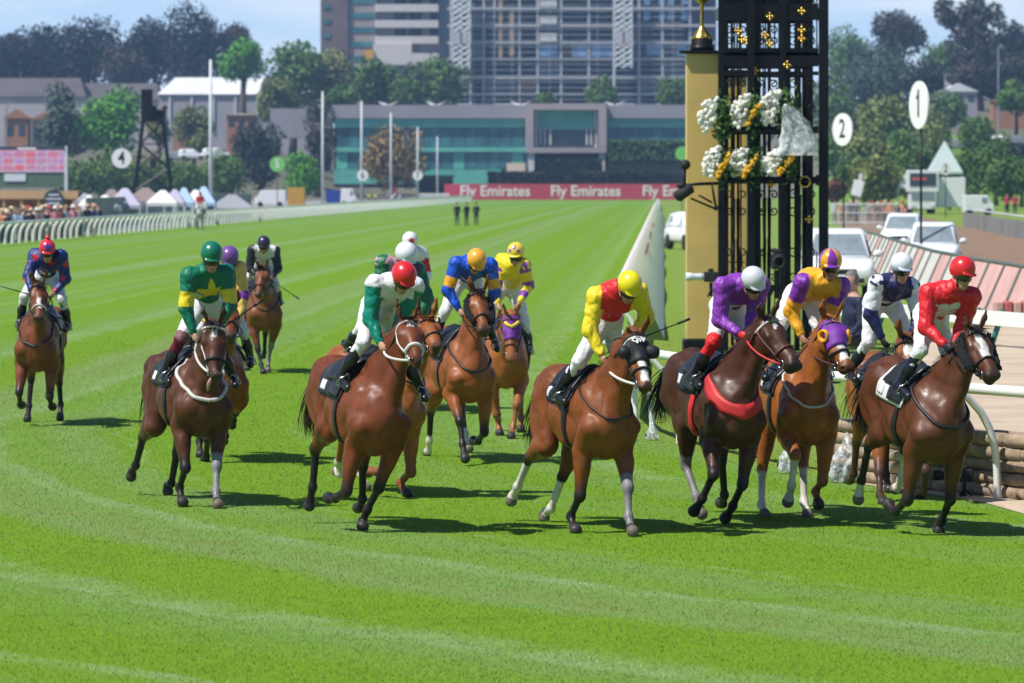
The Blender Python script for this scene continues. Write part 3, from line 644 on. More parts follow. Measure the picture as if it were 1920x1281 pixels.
# ================================================================== SIGNS, POLES
def disc_sign(px, py, r_px, Y, txt, label, rz=0, mdisc=None, ts=1.25, sy=1.0, mt=None):
    r = r_px * Y / FPX; z = hgt(py, Y); s = empty('marker_disc', (gx(px, Y), Y, th(gx(px, Y), Y)), rz, label, 'sign'); z -= s.location.z
    MB().lathe([(.045, 0), (.045, z - r * sy * .8)], n=8).build('pole', M['black_iron'], s, True)
    Mx = Matrix.Rotation(rad(90), 3, 'X') ; d = MB(); n = 40
    for yy in (-.06, .0):
        for k in range(n): a = 2 * PI * k / n; d.v.append((r * math.cos(a), yy - .04, z + r * sy * math.sin(a)))
    d.f = [tuple(range(n)), tuple(range(2 * n - 1, n - 1, -1))] + [(k, k + n, (k + 1) % n + n, (k + 1) % n) for k in range(n)]
    disc = d.build('disc', mdisc or M['sign_white'], s)
    if txt: text(txt, r * ts * 1.25, mt or M['sign_black'], disc, Matrix.Translation((0, -.106, z)) @ FACE @ Matrix.Diagonal((.78, sy, 1, 1)), .004, bold=r * .02)
    if txt == '1': MB().box((-r * .10, -.108, z + r * .36), (r * .30, .008, r * .11), ry=rad(-38)).build('digit_flag', mt or M['sign_black'], disc)
    return s
disc_sign(1727, 197, 45, 156, '1', 'turned white disc with a black number one on a black pole', rad(-72), ts=1.3)
disc_sign(1582, 243, 30.5, 234, '2', 'turned white disc with a black number two on a black pole', rad(-57), ts=1.3)
disc_sign(228, 297, 18.5, 379, '4', 'round white disc with a black number four beside the camera tower', ts=1.5)
M['disc_green'] = mat('disc_green', (.20, .55, .14), .5, .04)
disc_sign(520, 308, 14.5, 520, '5', 'round green disc with a small white number', mdisc=M['disc_green'], mt=M['sign_white'])
disc_sign(680, 329, 10.5, 640, '6', 'small far white disc left of the brownish tree', ts=1.4)
disc_sign(783, 329, 9.5, 690, '7', 'small far white disc right of the brownish tree', ts=1.4)
disc_sign(1773, 317, 9, 420, '2', 'small white disc in front of the pyramid tent', ts=1.5, sy=1.3)
disc_sign(1279, 288, 13, 520, '', 'green disc half hidden behind the gold column', mdisc=M['disc_green'])
for px, top, Y, r, lb in ((395, 112, 442, .15, 'tallest white pole, beside the grey horse'), (605, 172, 660, .17, 'white pole in front of the brown conifer'), (678, 190, 700, .16, 'white pole above the small far disc'), (733, 212, 740, .15, 'thin white pole before the brownish tree'), (783, 238, 780, .14, 'thin white pole right of the brownish tree'), (820, 256, 820, .13, 'shortest white pole left of the red banner')):
    p = empty('flag_pole', (gx(px, Y), Y, 0), 0, lb, 'pole'); hh = hgt(top, Y)
    MB().lathe([(r * 1.25, 0), (r * 1.1, hh * .5), (r * .85, hh)], n=10).build('shaft', M['white_metal'], p, True); MB().lathe([(r * 2.2, 0), (r * 2.2, .25), (r * 1.3, .3)], n=10).build('base', M['concrete'], p, True)
for px, top, bot, Y, lb in ((12, 190, 300, 980, 'grey lamp post by the orange brick house'), (1872, 88, 240, 980, 'tall grey light pole by the cars on the slope'), (1772, 140, 240, 1005, 'grey light pole below the white roofed house')):
    p = empty('light_pole', (gx(px, Y), Y, hgt(bot, Y)), 0, lb, 'pole'); hh = hgt(top, Y) - hgt(bot, Y)
    MB().lathe([(.22, -2), (.16, hh)], n=8).build('shaft', M['concrete'], p); MB().box((.6, 0, hh), (1.6, .4, .2)).build('lamp_head', M['concrete'], p)
# camera tower
Y = 455; t_ = empty('camera_tower', (gx(287, Y), Y, 0), 0, 'dark steel camera tower with a boxed platform on splayed legs', 'tower')
z1, zt2 = hgt(226, Y), hgt(168, Y); hw = 1.0
m = MB()
for sx, dx in ((-1, -.9), (1, .95)):
    for sy in (-1, 1):
        p0, p1 = Vector((sx * (hw + dx * sx * 1.2), sy * 1.6, 0)), Vector((sx * hw, sy * .9, z1))
        m.build if False else None
        MB().bar(p0, p1, .12, 6).build('leg', M['black_iron'], t_)
for k in range(4):
    za, zb2 = z1 * k / 4, z1 * (k + 1) / 4; f0, f1 = 1 - k / 4, 1 - (k + 1) / 4
    for sy in (-1, 1):
        br = MB()
        for s in (-1, 1):
            br.bar((s * (hw + 1.1 * f0), sy * (.9 + .7 * f0), za), (-s * (hw + 1.1 * f1), sy * (.9 + .7 * f1), zb2), .06, 5)
        br.build('bracing', M['black_iron'], t_)
    br = MB().bar((-(hw + 1.1 * f1), -(.9 + .7 * f1), zb2), ((hw + 1.1 * f1), -(.9 + .7 * f1), zb2), .07, 5)
    br.build('cross_bar', M['black_iron'], t_)
br = MB().bar((-3.4, -1.6, hgt(375, Y) + 0), (1.9, -1.6, hgt(375, Y)), .1, 5)
br.build('cross_bar', M['black_iron'], t_)
MB().b(-hw - .1, hw + .2, -1.1, 1.1, z1 - .15, z1).build('platform', M['black_iron'], t_)
MB().b(-hw - .1, .05, -1.1, -1.0, z1, zt2).b(-hw - .1, -hw, -1.0, 1.1, z1, zt2).b(-hw, hw + .2, 1.0, 1.1, z1, z1 + 1.1).b(hw + .1, hw + .2, -1.1, 1.0, z1, z1 + 1.1).build('screen', M['black_iron'], t_)
MB().b(-.2, .4, -1.25, -.9, hgt(316, Y), hgt(297, Y)).build('loudspeaker', M['black_rubber'], t_)
# video screen
Y = 430; s = empty('video_screen', (0, Y, 0), 0, 'large pink and violet video screen above the tan food stall', 'screen'); x0, x1 = gx(-70, Y), gx(121, Y)
sm = bpy.data.materials.new('screen_picture'); sm.use_nodes = True; t = sm.node_tree; bs = t.nodes['Principled BSDF']; bs.inputs['Base Color'].default_value = (.03, .03, .03, 1)
co = t.nodes.new('ShaderNodeTexCoord'); bt = t.nodes.new('ShaderNodeTexBrick'); bt.inputs['Scale'].default_value = 1.0; bt.inputs['Brick Width'].default_value = 1.05; bt.inputs['Row Height'].default_value = .62; bt.inputs['Mortar Size'].default_value = .05; bt.offset = 0
bt.inputs['Color1'].default_value = (.62, .12, .18, 1); bt.inputs['Color2'].default_value = (.38, .30, .60, 1); bt.inputs['Mortar'].default_value = (.55, .45, .55, 1); bt.inputs['Bias'].default_value = 0
mpn = t.nodes.new('ShaderNodeMapping'); mpn.inputs['Rotation'].default_value = (rad(-90), 0, 0); t.links.new(co.outputs['Object'], mpn.inputs[0]); t.links.new(mpn.outputs[0], bt.inputs['Vector'])
nz = t.nodes.new('ShaderNodeTexNoise'); nz.inputs['Scale'].default_value = 2.4; t.links.new(co.outputs['Object'], nz.inputs['Vector'])
mxn = t.nodes.new('ShaderNodeMixRGB'); mxn.blend_type = 'OVERLAY'; mxn.inputs[0].default_value = .6; t.links.new(bt.outputs[0], mxn.inputs[1]); t.links.new(nz.outputs['Color'], mxn.inputs[2])
t.links.new(mxn.outputs[0], bs.inputs['Emission Color']); bs.inputs['Emission Strength'].default_value = .8
MB().b(x0, x1, 0, .5, hgt(323, Y), hgt(278, Y)).build('panel', sm, s)
M['screen_dark'] = mat('screen_dark', (.05, .07, .09), .4, .3); M['screen_green'] = mat('screen_lower', (.09, .15, .10), .6, .15)
MB().b(x0, x1, -.08, .48, hgt(281.5, Y), hgt(275, Y)).build('title_bar', M['screen_dark'], s)
MB().b(gx(33, Y), gx(68, Y), -.1, -.082, hgt(280.5, Y), hgt(277, Y)).build('title', M['sign_white'], s)
MB().b(x0, x1, .1, .5, hgt(352, Y), hgt(323.3, Y)).build('lower_panel', M['screen_green'], s)
MB().b(gx(8, Y), gx(48, Y), 0, .098, hgt(340, Y), hgt(326, Y)).build('info_panel', M['white_metal'], s)
MB().b(x1, x1 + .25, 0, .4, 0, hgt(274, Y)).build('post', M['white_metal'], s); MB().b(x0 - .3, x0 - .02, 0, .4, 0, hgt(274, Y)).build('post', M['white_metal'], s)
# tan food stall
Y = 335; M['tan_wood'] = mat('tan_wood', (.52, .34, .17), .75, .08, scale=.5); M['stall_wall'] = mat('stall_inside', (.46, .31, .16), .8, .2)  # the stall's back wall is tan by its own colour
s = empty('food_stall', (0, Y, 0), 0, 'long tan timber food stall with a round dark sign', 'stall'); x0, x1 = gx(-80, Y), gx(147, Y)
MB().b(x0, x1, 2.0, 2.3, 0, hgt(362, Y)).b(x1 - .4, x1, 0, 1.98, 0, hgt(362, Y)).build('wall', M['stall_wall'], s)
MB().b(x0, x1, -.05, 2.3, hgt(373, Y), hgt(358, Y)).build('fascia', M['tan_wood'], s)
MB().b(x0, x1, 0, .6, 0, hgt(404, Y)).build('counter', M['tan_wood'], s)
for px in (5, 38, 70, 135): MB().b(gx(px, Y), gx(px, Y) + .16, .05, .25, hgt(403.8, Y), hgt(373.2, Y)).build('post', M['tan_wood'], s)
d = MB().lathe([(0, 0), (.73, 0), (.73, .12), (0, .12)], n=32, M=Matrix.Rotation(rad(90), 3, 'X')); d.v = [(x + gx(101, Y), y - .06, z + hgt(374, Y)) for x, y, z in d.v]
ds = d.build('sign', M['screen_dark'], s)
for dz, wdt in ((.33, .8), (.03, 1.1), (-.3, .9)): MB().b(gx(101, Y) - wdt / 2, gx(101, Y) + wdt / 2, -.2, -.185, hgt(374, Y) + dz - .05, hgt(374, Y) + dz + .06).build('stripe', M['white_metal'], ds)
# tents
cols_ = {'white': (.80, .80, .80), 'lilac': (.46, .44, .56), 'brown': (.25, .19, .18), 'sky': (.40, .55, .78), 'grey': (.30, .31, .34)}
for k, v in cols_.items(): M['tent_' + k] = mat('tent_' + k, v, .7, .05, scale=.4)
def tent(px0, px1, top, eave, Y, m, label, name='marquee'):
    if name == 'marquee': Y = max(Y, 284750 / (1245 - px1) + 14)
    s = empty(name, (gx((px0 + px1) / 2, Y), Y, 0), 0, label, 'tent'); w2 = (px1 - px0) * Y / FPX / 2 * (1.15 if name == 'marquee' else 1); rg = .16 if name == 'marquee' else .01; zt_, ze = hgt(top, Y), hgt(eave, Y)
    v = [(-w2, -w2, ze), (w2, -w2, ze), (w2, w2, ze), (-w2, w2, ze), (-w2 * rg, 0, zt_), (w2 * rg, 0, zt_)]; e = .25
    v2 = [(x, y, z - e) for x, y, z in v[:4]]
    mid = []
    MBt = MB(); MBt.add(v + v2, [(0, 1, 5, 4), (1, 2, 5), (2, 3, 4, 5), (3, 0, 4), (0, 6, 7, 1), (1, 7, 8, 2), (2, 8, 9, 3), (3, 9, 6, 0), (6, 9, 8, 7)]); MBt.build('roof', m, s)
    for sx in (-1, 1):
        for sy in (-1, 1): MB().b(sx * w2 * .96 - .04, sx * w2 * .96 + .04, sy * w2 * .96 - .04, sy * w2 * .96 + .04, 0, ze - e).build('leg', M['white_metal'], s)
    return s
for px0, px1, top, ev, Y, k, lb in ((145, 172, 362, 378, 318, 'grey', 'grey tent peak just right of the tan stall'), (150, 184, 366, 385, 312, 'white', 'white tent nearest the tan stall'), (172, 222, 366, 388, 316, 'white', 'broad white tent behind the grey fence'), (184, 235, 355, 384, 330, 'brown', 'brown tent behind the broad white tent'),
  (206, 262, 353, 385, 322, 'lilac', 'lilac tent behind the fence under the number four disc'), (240, 305, 352, 378, 326, 'brown', 'broad brown tent between the lilac and white tents'), (280, 330, 357, 380, 320, 'white', 'white tent right of the broad brown tent'), (310, 345, 355, 380, 328, 'lilac', 'small lilac tent beside the camera tower leg'),
  (328, 362, 352, 380, 324, 'sky', 'pale blue tent left of the last white tent'), (348, 385, 356, 381, 318, 'white', 'last white tent before the tall white pole'), (362, 402, 350, 380, 326, 'sky', 'blue tent behind the tall white pole'), (398, 472, 365, 390, 345, 'grey', 'low wide grey tent right of the tall white pole')):
    tent(px0, px1, top, ev, Y, M['tent_' + k], lb)
M['pavilion'] = mat('pavilion_roof', (.50, .58, .56), .5, .06)
tent(1740, 1802, 264, 322, 520, M['pavilion'], 'tall pale green pyramid roofed pavilion on the right', 'pavilion')
tent(1682, 1722, 320, 350, 520, M['pavilion'], 'lower pale green pavilion behind the screen truck', 'pavilion')
# grey-green site fence
M['fence_green'] = mat('fence_green', (.22, .27, .25), .8, .12, scale=1.5)
fa = Vector((TSL * 300 - 38.2, 300, 0)); s = empty('site_fence', fa, 0, 'grey-green fabric covered fence in front of the tents', 'fence')
for k in range(40):
    y0 = k * 3.0; p0, p1 = Vector((TSL * y0, y0, 0)), Vector((TSL * (y0 + 2.9), y0 + 2.9, 0))
    MB().add([(p0.x, p0.y, .1), (p1.x, p1.y, .1), (p1.x, p1.y, 2.2), (p0.x, p0.y, 2.2), (p0.x - .05, p0.y, .1), (p1.x - .05, p1.y, .1), (p1.x - .05, p1.y, 2.2), (p0.x - .05, p0.y, 2.2)], [(0, 1, 2, 3), (7, 6, 5, 4), (0, 4, 5, 1), (1, 5, 6, 2), (2, 6, 7, 3), (3, 7, 4, 0)]).build('panel', M['fence_green'], s)
    MB().bar((p0.x - .09, p0.y, 0), (p0.x - .09, p0.y, 2.3), .03, 6).build('post', M['white_metal'], s)
# ================================================================== VEHICLES
M['red_paint'] = mat('red_paint', (.45, .03, .03), .35, .05); M['blue_paint'] = mat('blue_paint', (.03, .08, .35), .35, .1); M['yellow_paint'] = mat('yellow_paint', (.62, .36, .05), .5, .06); M['grey_paint'] = mat('grey_paint', (.25, .26, .28), .4, .05)
def loft(sections, mirror=True):
    """body from cross sections (x, half-width list, z list) along the car's length"""
    mb = MB(); n = None
    for x, prof in sections:
        ring = [(x, y, z) for y, z in prof] + [(x, -y, z) for y, z in reversed(prof)]
        n = len(ring); mb.v += ring
    for i in range(len(sections) - 1):
        for k in range(n): mb.f.append((i * n + k, i * n + (k + 1) % n, (i + 1) * n + (k + 1) % n, (i + 1) * n + k))
    mb.f.append(tuple(range(n))[::-1]); e = (len(sections) - 1) * n; mb.f.append(tuple(e + k for k in range(n)))
    return mb
def suv(px, Y, rz, label, mpaint=None, z=0, s=1.0):
    """front of the car is +x"""
    mp_ = mpaint or M['white_car']; r = empty('parked_car', (gx(px, Y), Y, z), rz, label, 'car'); r.scale = (s, s, s)
    low = lambda x, hw, zb, zt: (x, [(hw * .72, zb), (hw, zb + .12), (hw * 1.0, (zb + zt) / 2), (hw * .96, zt - .06), (hw * .86, zt)])
    body = loft([low(-2.3, .80, .45, .98), low(-2.2, .88, .38, 1.05), low(-1.2, .92, .32, 1.08), low(.6, .93, .32, 1.08), low(1.3, .92, .34, 1.05), low(2.0, .89, .36, .98), low(2.22, .82, .42, .86), low(2.3, .70, .48, .76)])
    o = body.build('body', mp_, r, True); o.modifiers.new('bevel', 'BEVEL').width = .03
    cab = lambda x, hb, ht, zt: (x, [(hb, 1.04), (hb * .985, 1.2), (ht, zt - .05), (ht * .85, zt)])
    cb = loft([cab(-2.15, .80, .62, 1.50), cab(-1.8, .84, .68, 1.72), cab(-.6, .85, .70, 1.80), cab(.15, .85, .70, 1.77), cab(.35, .85, .68, 1.68), cab(1.05, .84, .80, 1.12)])
    ob = cb.build('cabin', mp_, r, True); ob.modifiers.new('bevel', 'BEVEL').width = .02
    MB().add([(1.06, -.72, 1.14), (1.06, .72, 1.14), (.40, .58, 1.66), (.40, -.58, 1.66), (1.02, -.72, 1.12), (1.02, .72, 1.12), (.36, .58, 1.64), (.36, -.58, 1.64)], [(0, 1, 2, 3), (7, 6, 5, 4), (0, 4, 5, 1), (1, 5, 6, 2), (2, 6, 7, 3), (3, 7, 4, 0)]).build('windscreen', M['car_glass'], ob)
    for sy in (-1, 1):
        wv = []
        for x, zz in ((-1.7, 1.14), (.75, 1.14), (.25, 1.62), (-1.6, 1.60)):
            yy = .855 - (zz - 1.1) * .27; wv += [(x, sy * yy, zz), (x, sy * (yy - .03), zz)]
        MB().add(wv, [(0, 2, 4, 6), (7, 5, 3, 1), (0, 1, 3, 2), (2, 3, 5, 4), (4, 5, 7, 6), (6, 7, 1, 0)]).build('side_window', M['car_glass'], ob)
        MB().ball((.78, sy * 1.02, 1.16), .13, 10, 6, (.55, 1, .75)).bar((.8, sy * .86, 1.12), (.8, sy * 1.0, 1.14), .03).build('mirror', mp_, r, True)
        hl = MB().ball((2.13, sy * .66, .80), .16, 12, 7, (.7, 1.25, .6)).build('headlight', M['lamp'], r, True)
        for x in (-1.4, 1.4):
            w_ = MB().lathe([(.20, -.12), (.36, -.12), (.38, -.06), (.38, .06), (.36, .12), (.20, .12)], (x, sy * .82, .38), 20, Matrix.Rotation(rad(90), 3, 'X')).build('wheel', M['tyre'], r, True)
            MB().lathe([(0, -.10), (.2, -.10), (.23, -.125), (.23, .125), (.2, .10), (0, .10)], (x, sy * .82, .38), 16, Matrix.Rotation(rad(90), 3, 'X')).build('rim', M['chrome'], w_, True)
    MB().box((2.27, 0, .72), (.10, .80, .13)).build('grille', M['black_rubber'], r, bevel=.02); MB().box((2.26, 0, .50), (.10, 1.2, .12)).build('lower_intake', M['black_rubber'], r, bevel=.02)
    MB().box((2.335, 0, .60), (.02, .36, .09)).build('number_plate', M['sign_white'], r)
    return r
FR = rad(-90)
suv(1751, 157, FR + rad(-6), 'white off-road car parked on the dirt behind the number one pole', s=1.0)
suv(1694, 205, FR + rad(-10), 'second white off-road car, further back on the dirt road', s=1.0)
suv(1570, 124, FR + rad(-2), 'white car with big windscreen behind the striped yellow and purple cap', s=1.06)
suv(1302, 215, FR + rad(14), 'white car half hidden by the gold column')
for px, py, Y, mpx, lb in ((1882, 240, 800, 'white_car', 'white car on the grass slope at right'), (1792, 247, 790, 'grey_paint', 'silver-grey car at the near end of the slope road'), (1910, 236, 800, 'grey_paint', 'dark car at the right edge of the slope'), (1596, 262, 800, 'grey_paint', 'dark car on the slope beside the number two disc'),
  (360, 292, 850, 'white_car', 'white van parked behind bushes at the tall pole'), (405, 290, 850, 'white_car', 'white car parked right of the tall pole'), (335, 296, 850, 'grey_paint', 'grey car parked under the camera tower box')):
    x = gx(px, Y); suv(px, Y, rad(10), lb, M[mpx], z=min(th(x, Y), hgt(py + 6, Y)) if px > 1000 else hgt(py + 8, Y), s=1.15)
def van(px0, px1, top, bot, Y, mp_, label, rz=0, name='parked_van'):
    L = (px1 - px0) * Y / FPX; H_ = hgt(top, Y) - max(hgt(bot, Y), 0); r = empty(name, (gx((px0 + px1) / 2, Y), Y, max(hgt(bot, Y), 0)), rz, label, 'van')
    m = MB(); m.prism([(-L / 2, .3), (L / 2, .3), (L / 2, H_ * .55), (L * .40, H_ * .62), (L * .30, H_), (-L / 2, H_)], -.95, .95); m.build('body', mp_, r, bevel=.08)
    MB().prism([(L * .385, H_ * .63), (L * .41, H_ * .63), (L * .32, H_ * .94), (L * .295, H_ * .94)], -.8, .8).build('windscreen', M['car_glass'], r)
    MB().b(L * .1, L * .28, -.97, -.93, H_ * .6, H_ * .88).build('side_window', M['car_glass'], r)
    for x in (-.32, .32):
        for sy in (-1, 1): MB().lathe([(0, -.1), (.34, -.1), (.36, 0), (.34, .1), (0, .1)], (x * L, sy * .86, .36), 14, Matrix.Rotation(rad(90), 3, 'X')).build('wheel', M['tyre'], r, True)
    return r
van(478, 536, 357, 388, 600, M['white_car'], 'white van behind the far rail left of the yellow container', PI)
van(1806, 1862, 366, 404, 440, M['white_car'], 'white van at the right below the dense green tree')
van(640, 668, 354, 386, 640, M['white_car'], 'pale van right of the blue container')
def container(px0, px1, top, bot, Y, mp_, label):
    L = (px1 - px0) * Y / FPX; H_ = hgt(top, Y) - max(hgt(bot, Y), 0); r = empty('container', (gx((px0 + px1) / 2, Y), Y, 0), 0, label, 'container')
    m = MB(); m.b(-L / 2, L / 2, 0, 2.4, .1, H_); m.build('box', mp_, r); rb = MB()
    for k in range(8): rb.b(-L / 2 + L * (k + .25) / 8, -L / 2 + L * (k + .7) / 8, -.04, 0, .2, H_ - .1)
    rb.build('rib', mp_, r)
container(540, 571, 350, 386, 620, M['yellow_paint'], 'yellow container behind the far rail'); container(611, 637, 355, 386, 620, M['blue_paint'], 'blue container beside the white pole')
# picket barrier in front of the banner
Y = 780; s = empty('picket_barrier', (gx(785, Y), Y, 0), 0, 'white slatted barrier at the left end of the red banner', 'fence'); L = 58 * Y / FPX; hh = hgt(362, Y); m = MB()
for k in range(14): m.b(L * k / 14, L * k / 14 + L / 24, 0, .06, .1, hh)
m.build('slats', M['white_plastic'], s); MB().b(0, L, .07, .12, hh * .3, hh * .4).b(0, L, .07, .12, hh * .75, hh * .85).build('cross_bar', M['white_plastic'], s)
# screen truck
Y = 470; r = empty('screen_truck', (gx(1730, Y), Y, 0), 0, 'white truck carrying a framed dark screen beside the number one pole', 'truck')
MB().b(gx(1702, Y) - gx(1730, Y), gx(1760, Y) - gx(1730, Y), 0, 2.4, hgt(360, Y), hgt(319, Y)).build('screen_frame', M['white_car'], r, bevel=.05)
MB().b(gx(1706, Y) - gx(1730, Y), gx(1755, Y) - gx(1730, Y), -.06, -.003, hgt(349, Y), hgt(325, Y)).build('screen', M['screen_dark'], r)
MB().b(-1.1, .4, -.075, -.062, hgt(338, Y), hgt(333, Y)).build('picture', M['red_print'], r)
MB().b(-1.35, 1.35, .1, 2.3, .5, hgt(361, Y)).build('cab', M['white_car'], r, bevel=.06); MB().b(-1.15, 1.15, .02, .09, 1.5, 2.35).build('windscreen', M['car_glass'], r)
for sx in (-1, 1):
    MB().b(sx * 1.0 - .18, sx * 1.0 + .18, .02, .09, .7, .95).build('headlight', M['lamp'], r)
    for yy in (.6, 4, 6): MB().lathe([(0, -.15), (.48, -.15), (.5, 0), (.48, .15), (0, .15)], (sx * 1.15, yy, .5), 14, Matrix.Rotation(rad(90), 3, 'Y')).build('wheel', M['tyre'], r, True)
MB().b(1.7, 4.6, 1.5, 9, .7, hgt(333, Y)).build('box_body', M['white_car'], r, bevel=.06)
MB().b(-1.3, 1.3, 2.42, 8, .4, .7).build('chassis', M['black_rubber'], r)
r = empty('lighting_rig', (gx(1608, 430), 430, 0), rad(-8), 'tilted white panel on a mast right of the iron tower', 'rig'); MB().box((0, 0, hgt(353, 430)), (1.0, .12, 1.5), ry=rad(14)).build('panel', M['white_car'], r, bevel=.02)
MB().bar((0, .2, 0), (.15, .2, hgt(327, 430)), .06).build('mast', M['white_metal'], r); MB().box((.25, .1, hgt(333, 430)), (.3, .2, .8), ry=rad(14)).build('head', M['white_metal'], r); MB().b(-.8, .8, -.5, .7, 0, .5).build('base', M['grey_paint'], r)
# right: crowd barrier, long wall
M['wall_low'] = mat('low_wall', (.20, .20, .19), .85, .25, scale=.6)
w_ = empty('low_wall', (0, 0, 0), 0, 'long low grey-green wall along the far side of the dirt road', 'wall'); p = [gpt(1805, 425), gpt(1930, 452), gpt(2080, 492)]
m = MB()
for (xa, ya), (xb, yb) in zip(p[:-1], p[1:]):
    m.add([(xa, ya, 0), (xb, yb, 0), (xb + .4, yb + .3, 0), (xa + .4, ya + .3, 0), (xa, ya, 1.0), (xb, yb, 1.0), (xb + .4, yb + .3, 1.0), (xa + .4, ya + .3, 1.0)], [(0, 1, 5, 4), (1, 2, 6, 5), (2, 3, 7, 6), (3, 0, 4, 7), (4, 5, 6, 7)])
m.build('wall_face', M['wall_low'], w_); m2 = MB()
for (xa, ya), (xb, yb) in zip(p[:-1], p[1:]):
    m2.bar((xa + .2, ya, 1.28), (xb + .2, yb, 1.28), .05)
m2.build('hand_rail', M['white_metal'], w_)
Y = 335; s = empty('white_barrier', (gx(1552, Y), Y, 0), 0, 'white mesh crowd barrier across the end of the dirt road', 'fence'); L = 130 * Y / FPX; hh = hgt(383, Y); m = MB()
for k in range(24): m.bar((L * k / 23, 0, 0), (L * k / 23, 0, hh), .022, 5)
m.build('bars', M['white_plastic'], s); MB().bar((0, 0, hh), (L, 0, hh), .05).bar((0, 0, .25), (L, 0, .25), .04).bar((0, 0, hh * .6), (L, 0, hh * .6), .03).build('cross_rail', M['white_plastic'], s)
# slanted advertising boards
M['board_pink'] = mat('board_pink', (.62, .36, .32), .6, .12, scale=1.2); M['board_red'] = mat('board_red', (.55, .13, .12), .6, .15, scale=1.5); M['board_pale'] = mat('board_pale', (.60, .57, .53), .6, .1, scale=1.2); M['teal'] = mat('teal_paint', (.02, .16, .13), .45, .1)
M['frame_grey'] = mat('frame_grey', (.10, .13, .11), .6, .15); row = empty('slanted_board_fence', (0, 0, 0), 0, 'row of leaning pink and grey boards in dark green frames beside the dirt road', 'barrier')
bp_ = [Vector((gx(x, y), y, 0)) for x, y in ((1585, 185), (1622, 165), (1660, 145), (1712, 127), (1788, 113), (1872, 103), (1965, 95.5))]
pts_ = []
for a, b in zip(bp_[:-1], bp_[1:]):
    L = (b - a).length; n = max(1, round(L / 3.3)); pts_ += [a.lerp(b, k / n) for k in range(n)]
pts_.append(bp_[-1])
HB, LEAN = 1.25, .55
for k in range(len(pts_) - 1):
    a, b = pts_[k], pts_[k + 1]; d = (b - a).normalized(); nrm_ = Vector((d.y, -d.x, 0)); nrm_ = nrm_ if nrm_.x > 0 else -nrm_; up = Vector((0, 0, HB)) + nrm_ * LEAN
    a2, b2 = a + d * .12, b - d * .12; th_ = nrm_ * .05
    q = [a2 + up * .08, b2 + up * .08, b2 + up * .97, a2 + up * .97]
    m = MB(); m.add([*q, *[x + th_ for x in q]], [(0, 1, 2, 3), (7, 6, 5, 4), (0, 4, 5, 1), (1, 5, 6, 2), (2, 6, 7, 3), (3, 7, 4, 0)])
    m.build('board', M['board_pink'] if k > len(pts_) - 7 else M['board_pale'] if k % 3 else M['board_pink'], row)
    fr_ = MB().bar(a, a + up, .05, 6).bar(a + up, b + up, .05, 6); fr_.build('frame', M['frame_grey'], row)
# outer flat rail with teal posts
def ring_pt(u, a): return Vector((TCX - u * math.cos(a), TCY - u * math.sin(a), 0))
r = empty('flat_rail', (0, 0, 0), 0, 'flat white board rail on teal posts behind the red jacket', 'rail')
p = [Vector((gx(1560, 74), 74, 0)), Vector((gx(1700, 72), 72, 0)), Vector((gx(1840, 69), 69, 0)), Vector((gx(2050, 65), 65, 0))]
for a, b in zip(p[:-1], p[1:]):
    m = MB(); d = (b - a).normalized(); m.add([*(x + Vector((0, oy, z)) for oy in (0, .06) for x, z in ((a, .98), (b, .98), (b, 1.20), (a, 1.20)))], [(0, 1, 2, 3), (7, 6, 5, 4), (0, 4, 5, 1), (1, 5, 6, 2), (2, 6, 7, 3), (3, 7, 4, 0)])
    m.build('rail_board', M['white_plastic'], r)
for px, Y in ((1612, 73.5), (1650, 73), (1712, 71.8), (1745, 71), (1825, 69.3), (1868, 68.6), (1960, 67)):
    x = gx(px, Y); MB().bar((x - .12, Y + .1, .5), (x + .12, Y + .1, 1.22), .045, 8).build('post', M['teal'], r)
# padded kerb in red and white
r = empty('padded_kerb', (0, 0, 0), 0, 'low pink padded kerb under the slanted boards at right', 'kerb')
for k in range(9):
    px = 1872 + k * 17; Y = 84; x = gx(px, Y); MB().box((x, Y, .80), (.155, .5, .30)).build('pad', M['board_red'] if k % 2 else M['board_pink'], r, bevel=.03)
# ================================================================== LOG WALL
M['log_bark'] = mat('log_bark', (.33, .25, .175), .95, .35, scale=7, bump=.8, bscale=22)
M['log_end'] = mat('log_end', (.45, .33, .20), .9, .2, scale=12)
rng = random.Random(3); dirv = (LOG1 - LOG0).normalized(); Lw = (LOG1 - LOG0).length
for lv in range(5):
    s = -.1 * (lv % 2) - rng.random() * .4; k = 0
    while s < Lw - .1:
        L = 1.5 + rng.random() * .9; e = min(s + L, Lw + .2); rr = .064 + rng.random() * .008
        a = LOG0 + dirv * max(s, 0); b = LOG0 + dirv * e; z = .068 + lv * .128
        o = empty('log', (a.x, a.y, z), 0, None, 'log'); pts = []; n = 9
        for i in range(n + 1):
            f = i / n; q = dirv * ((b - a).length - .015) * f; pts.append((q.x + rng.uniform(-.008, .008), q.y + rng.uniform(-.008, .008), rng.uniform(-.006, .006)))
        MB().tube(pts, [rr * rng.uniform(.92, 1.08) for _ in pts], 12).build('bark', M['log_bark'], o, True)
        names = ['lowest', 'second', 'third', 'fourth', 'top']
        o['label'] = 'brown log in the %s course of the wall, %s from its left end' % (names[lv], ['first', 'second', 'third', 'fourth', 'fifth', 'sixth'][k]); o['group'] = 'logs stacked in the low wall'
        s = e + .01; k += 1
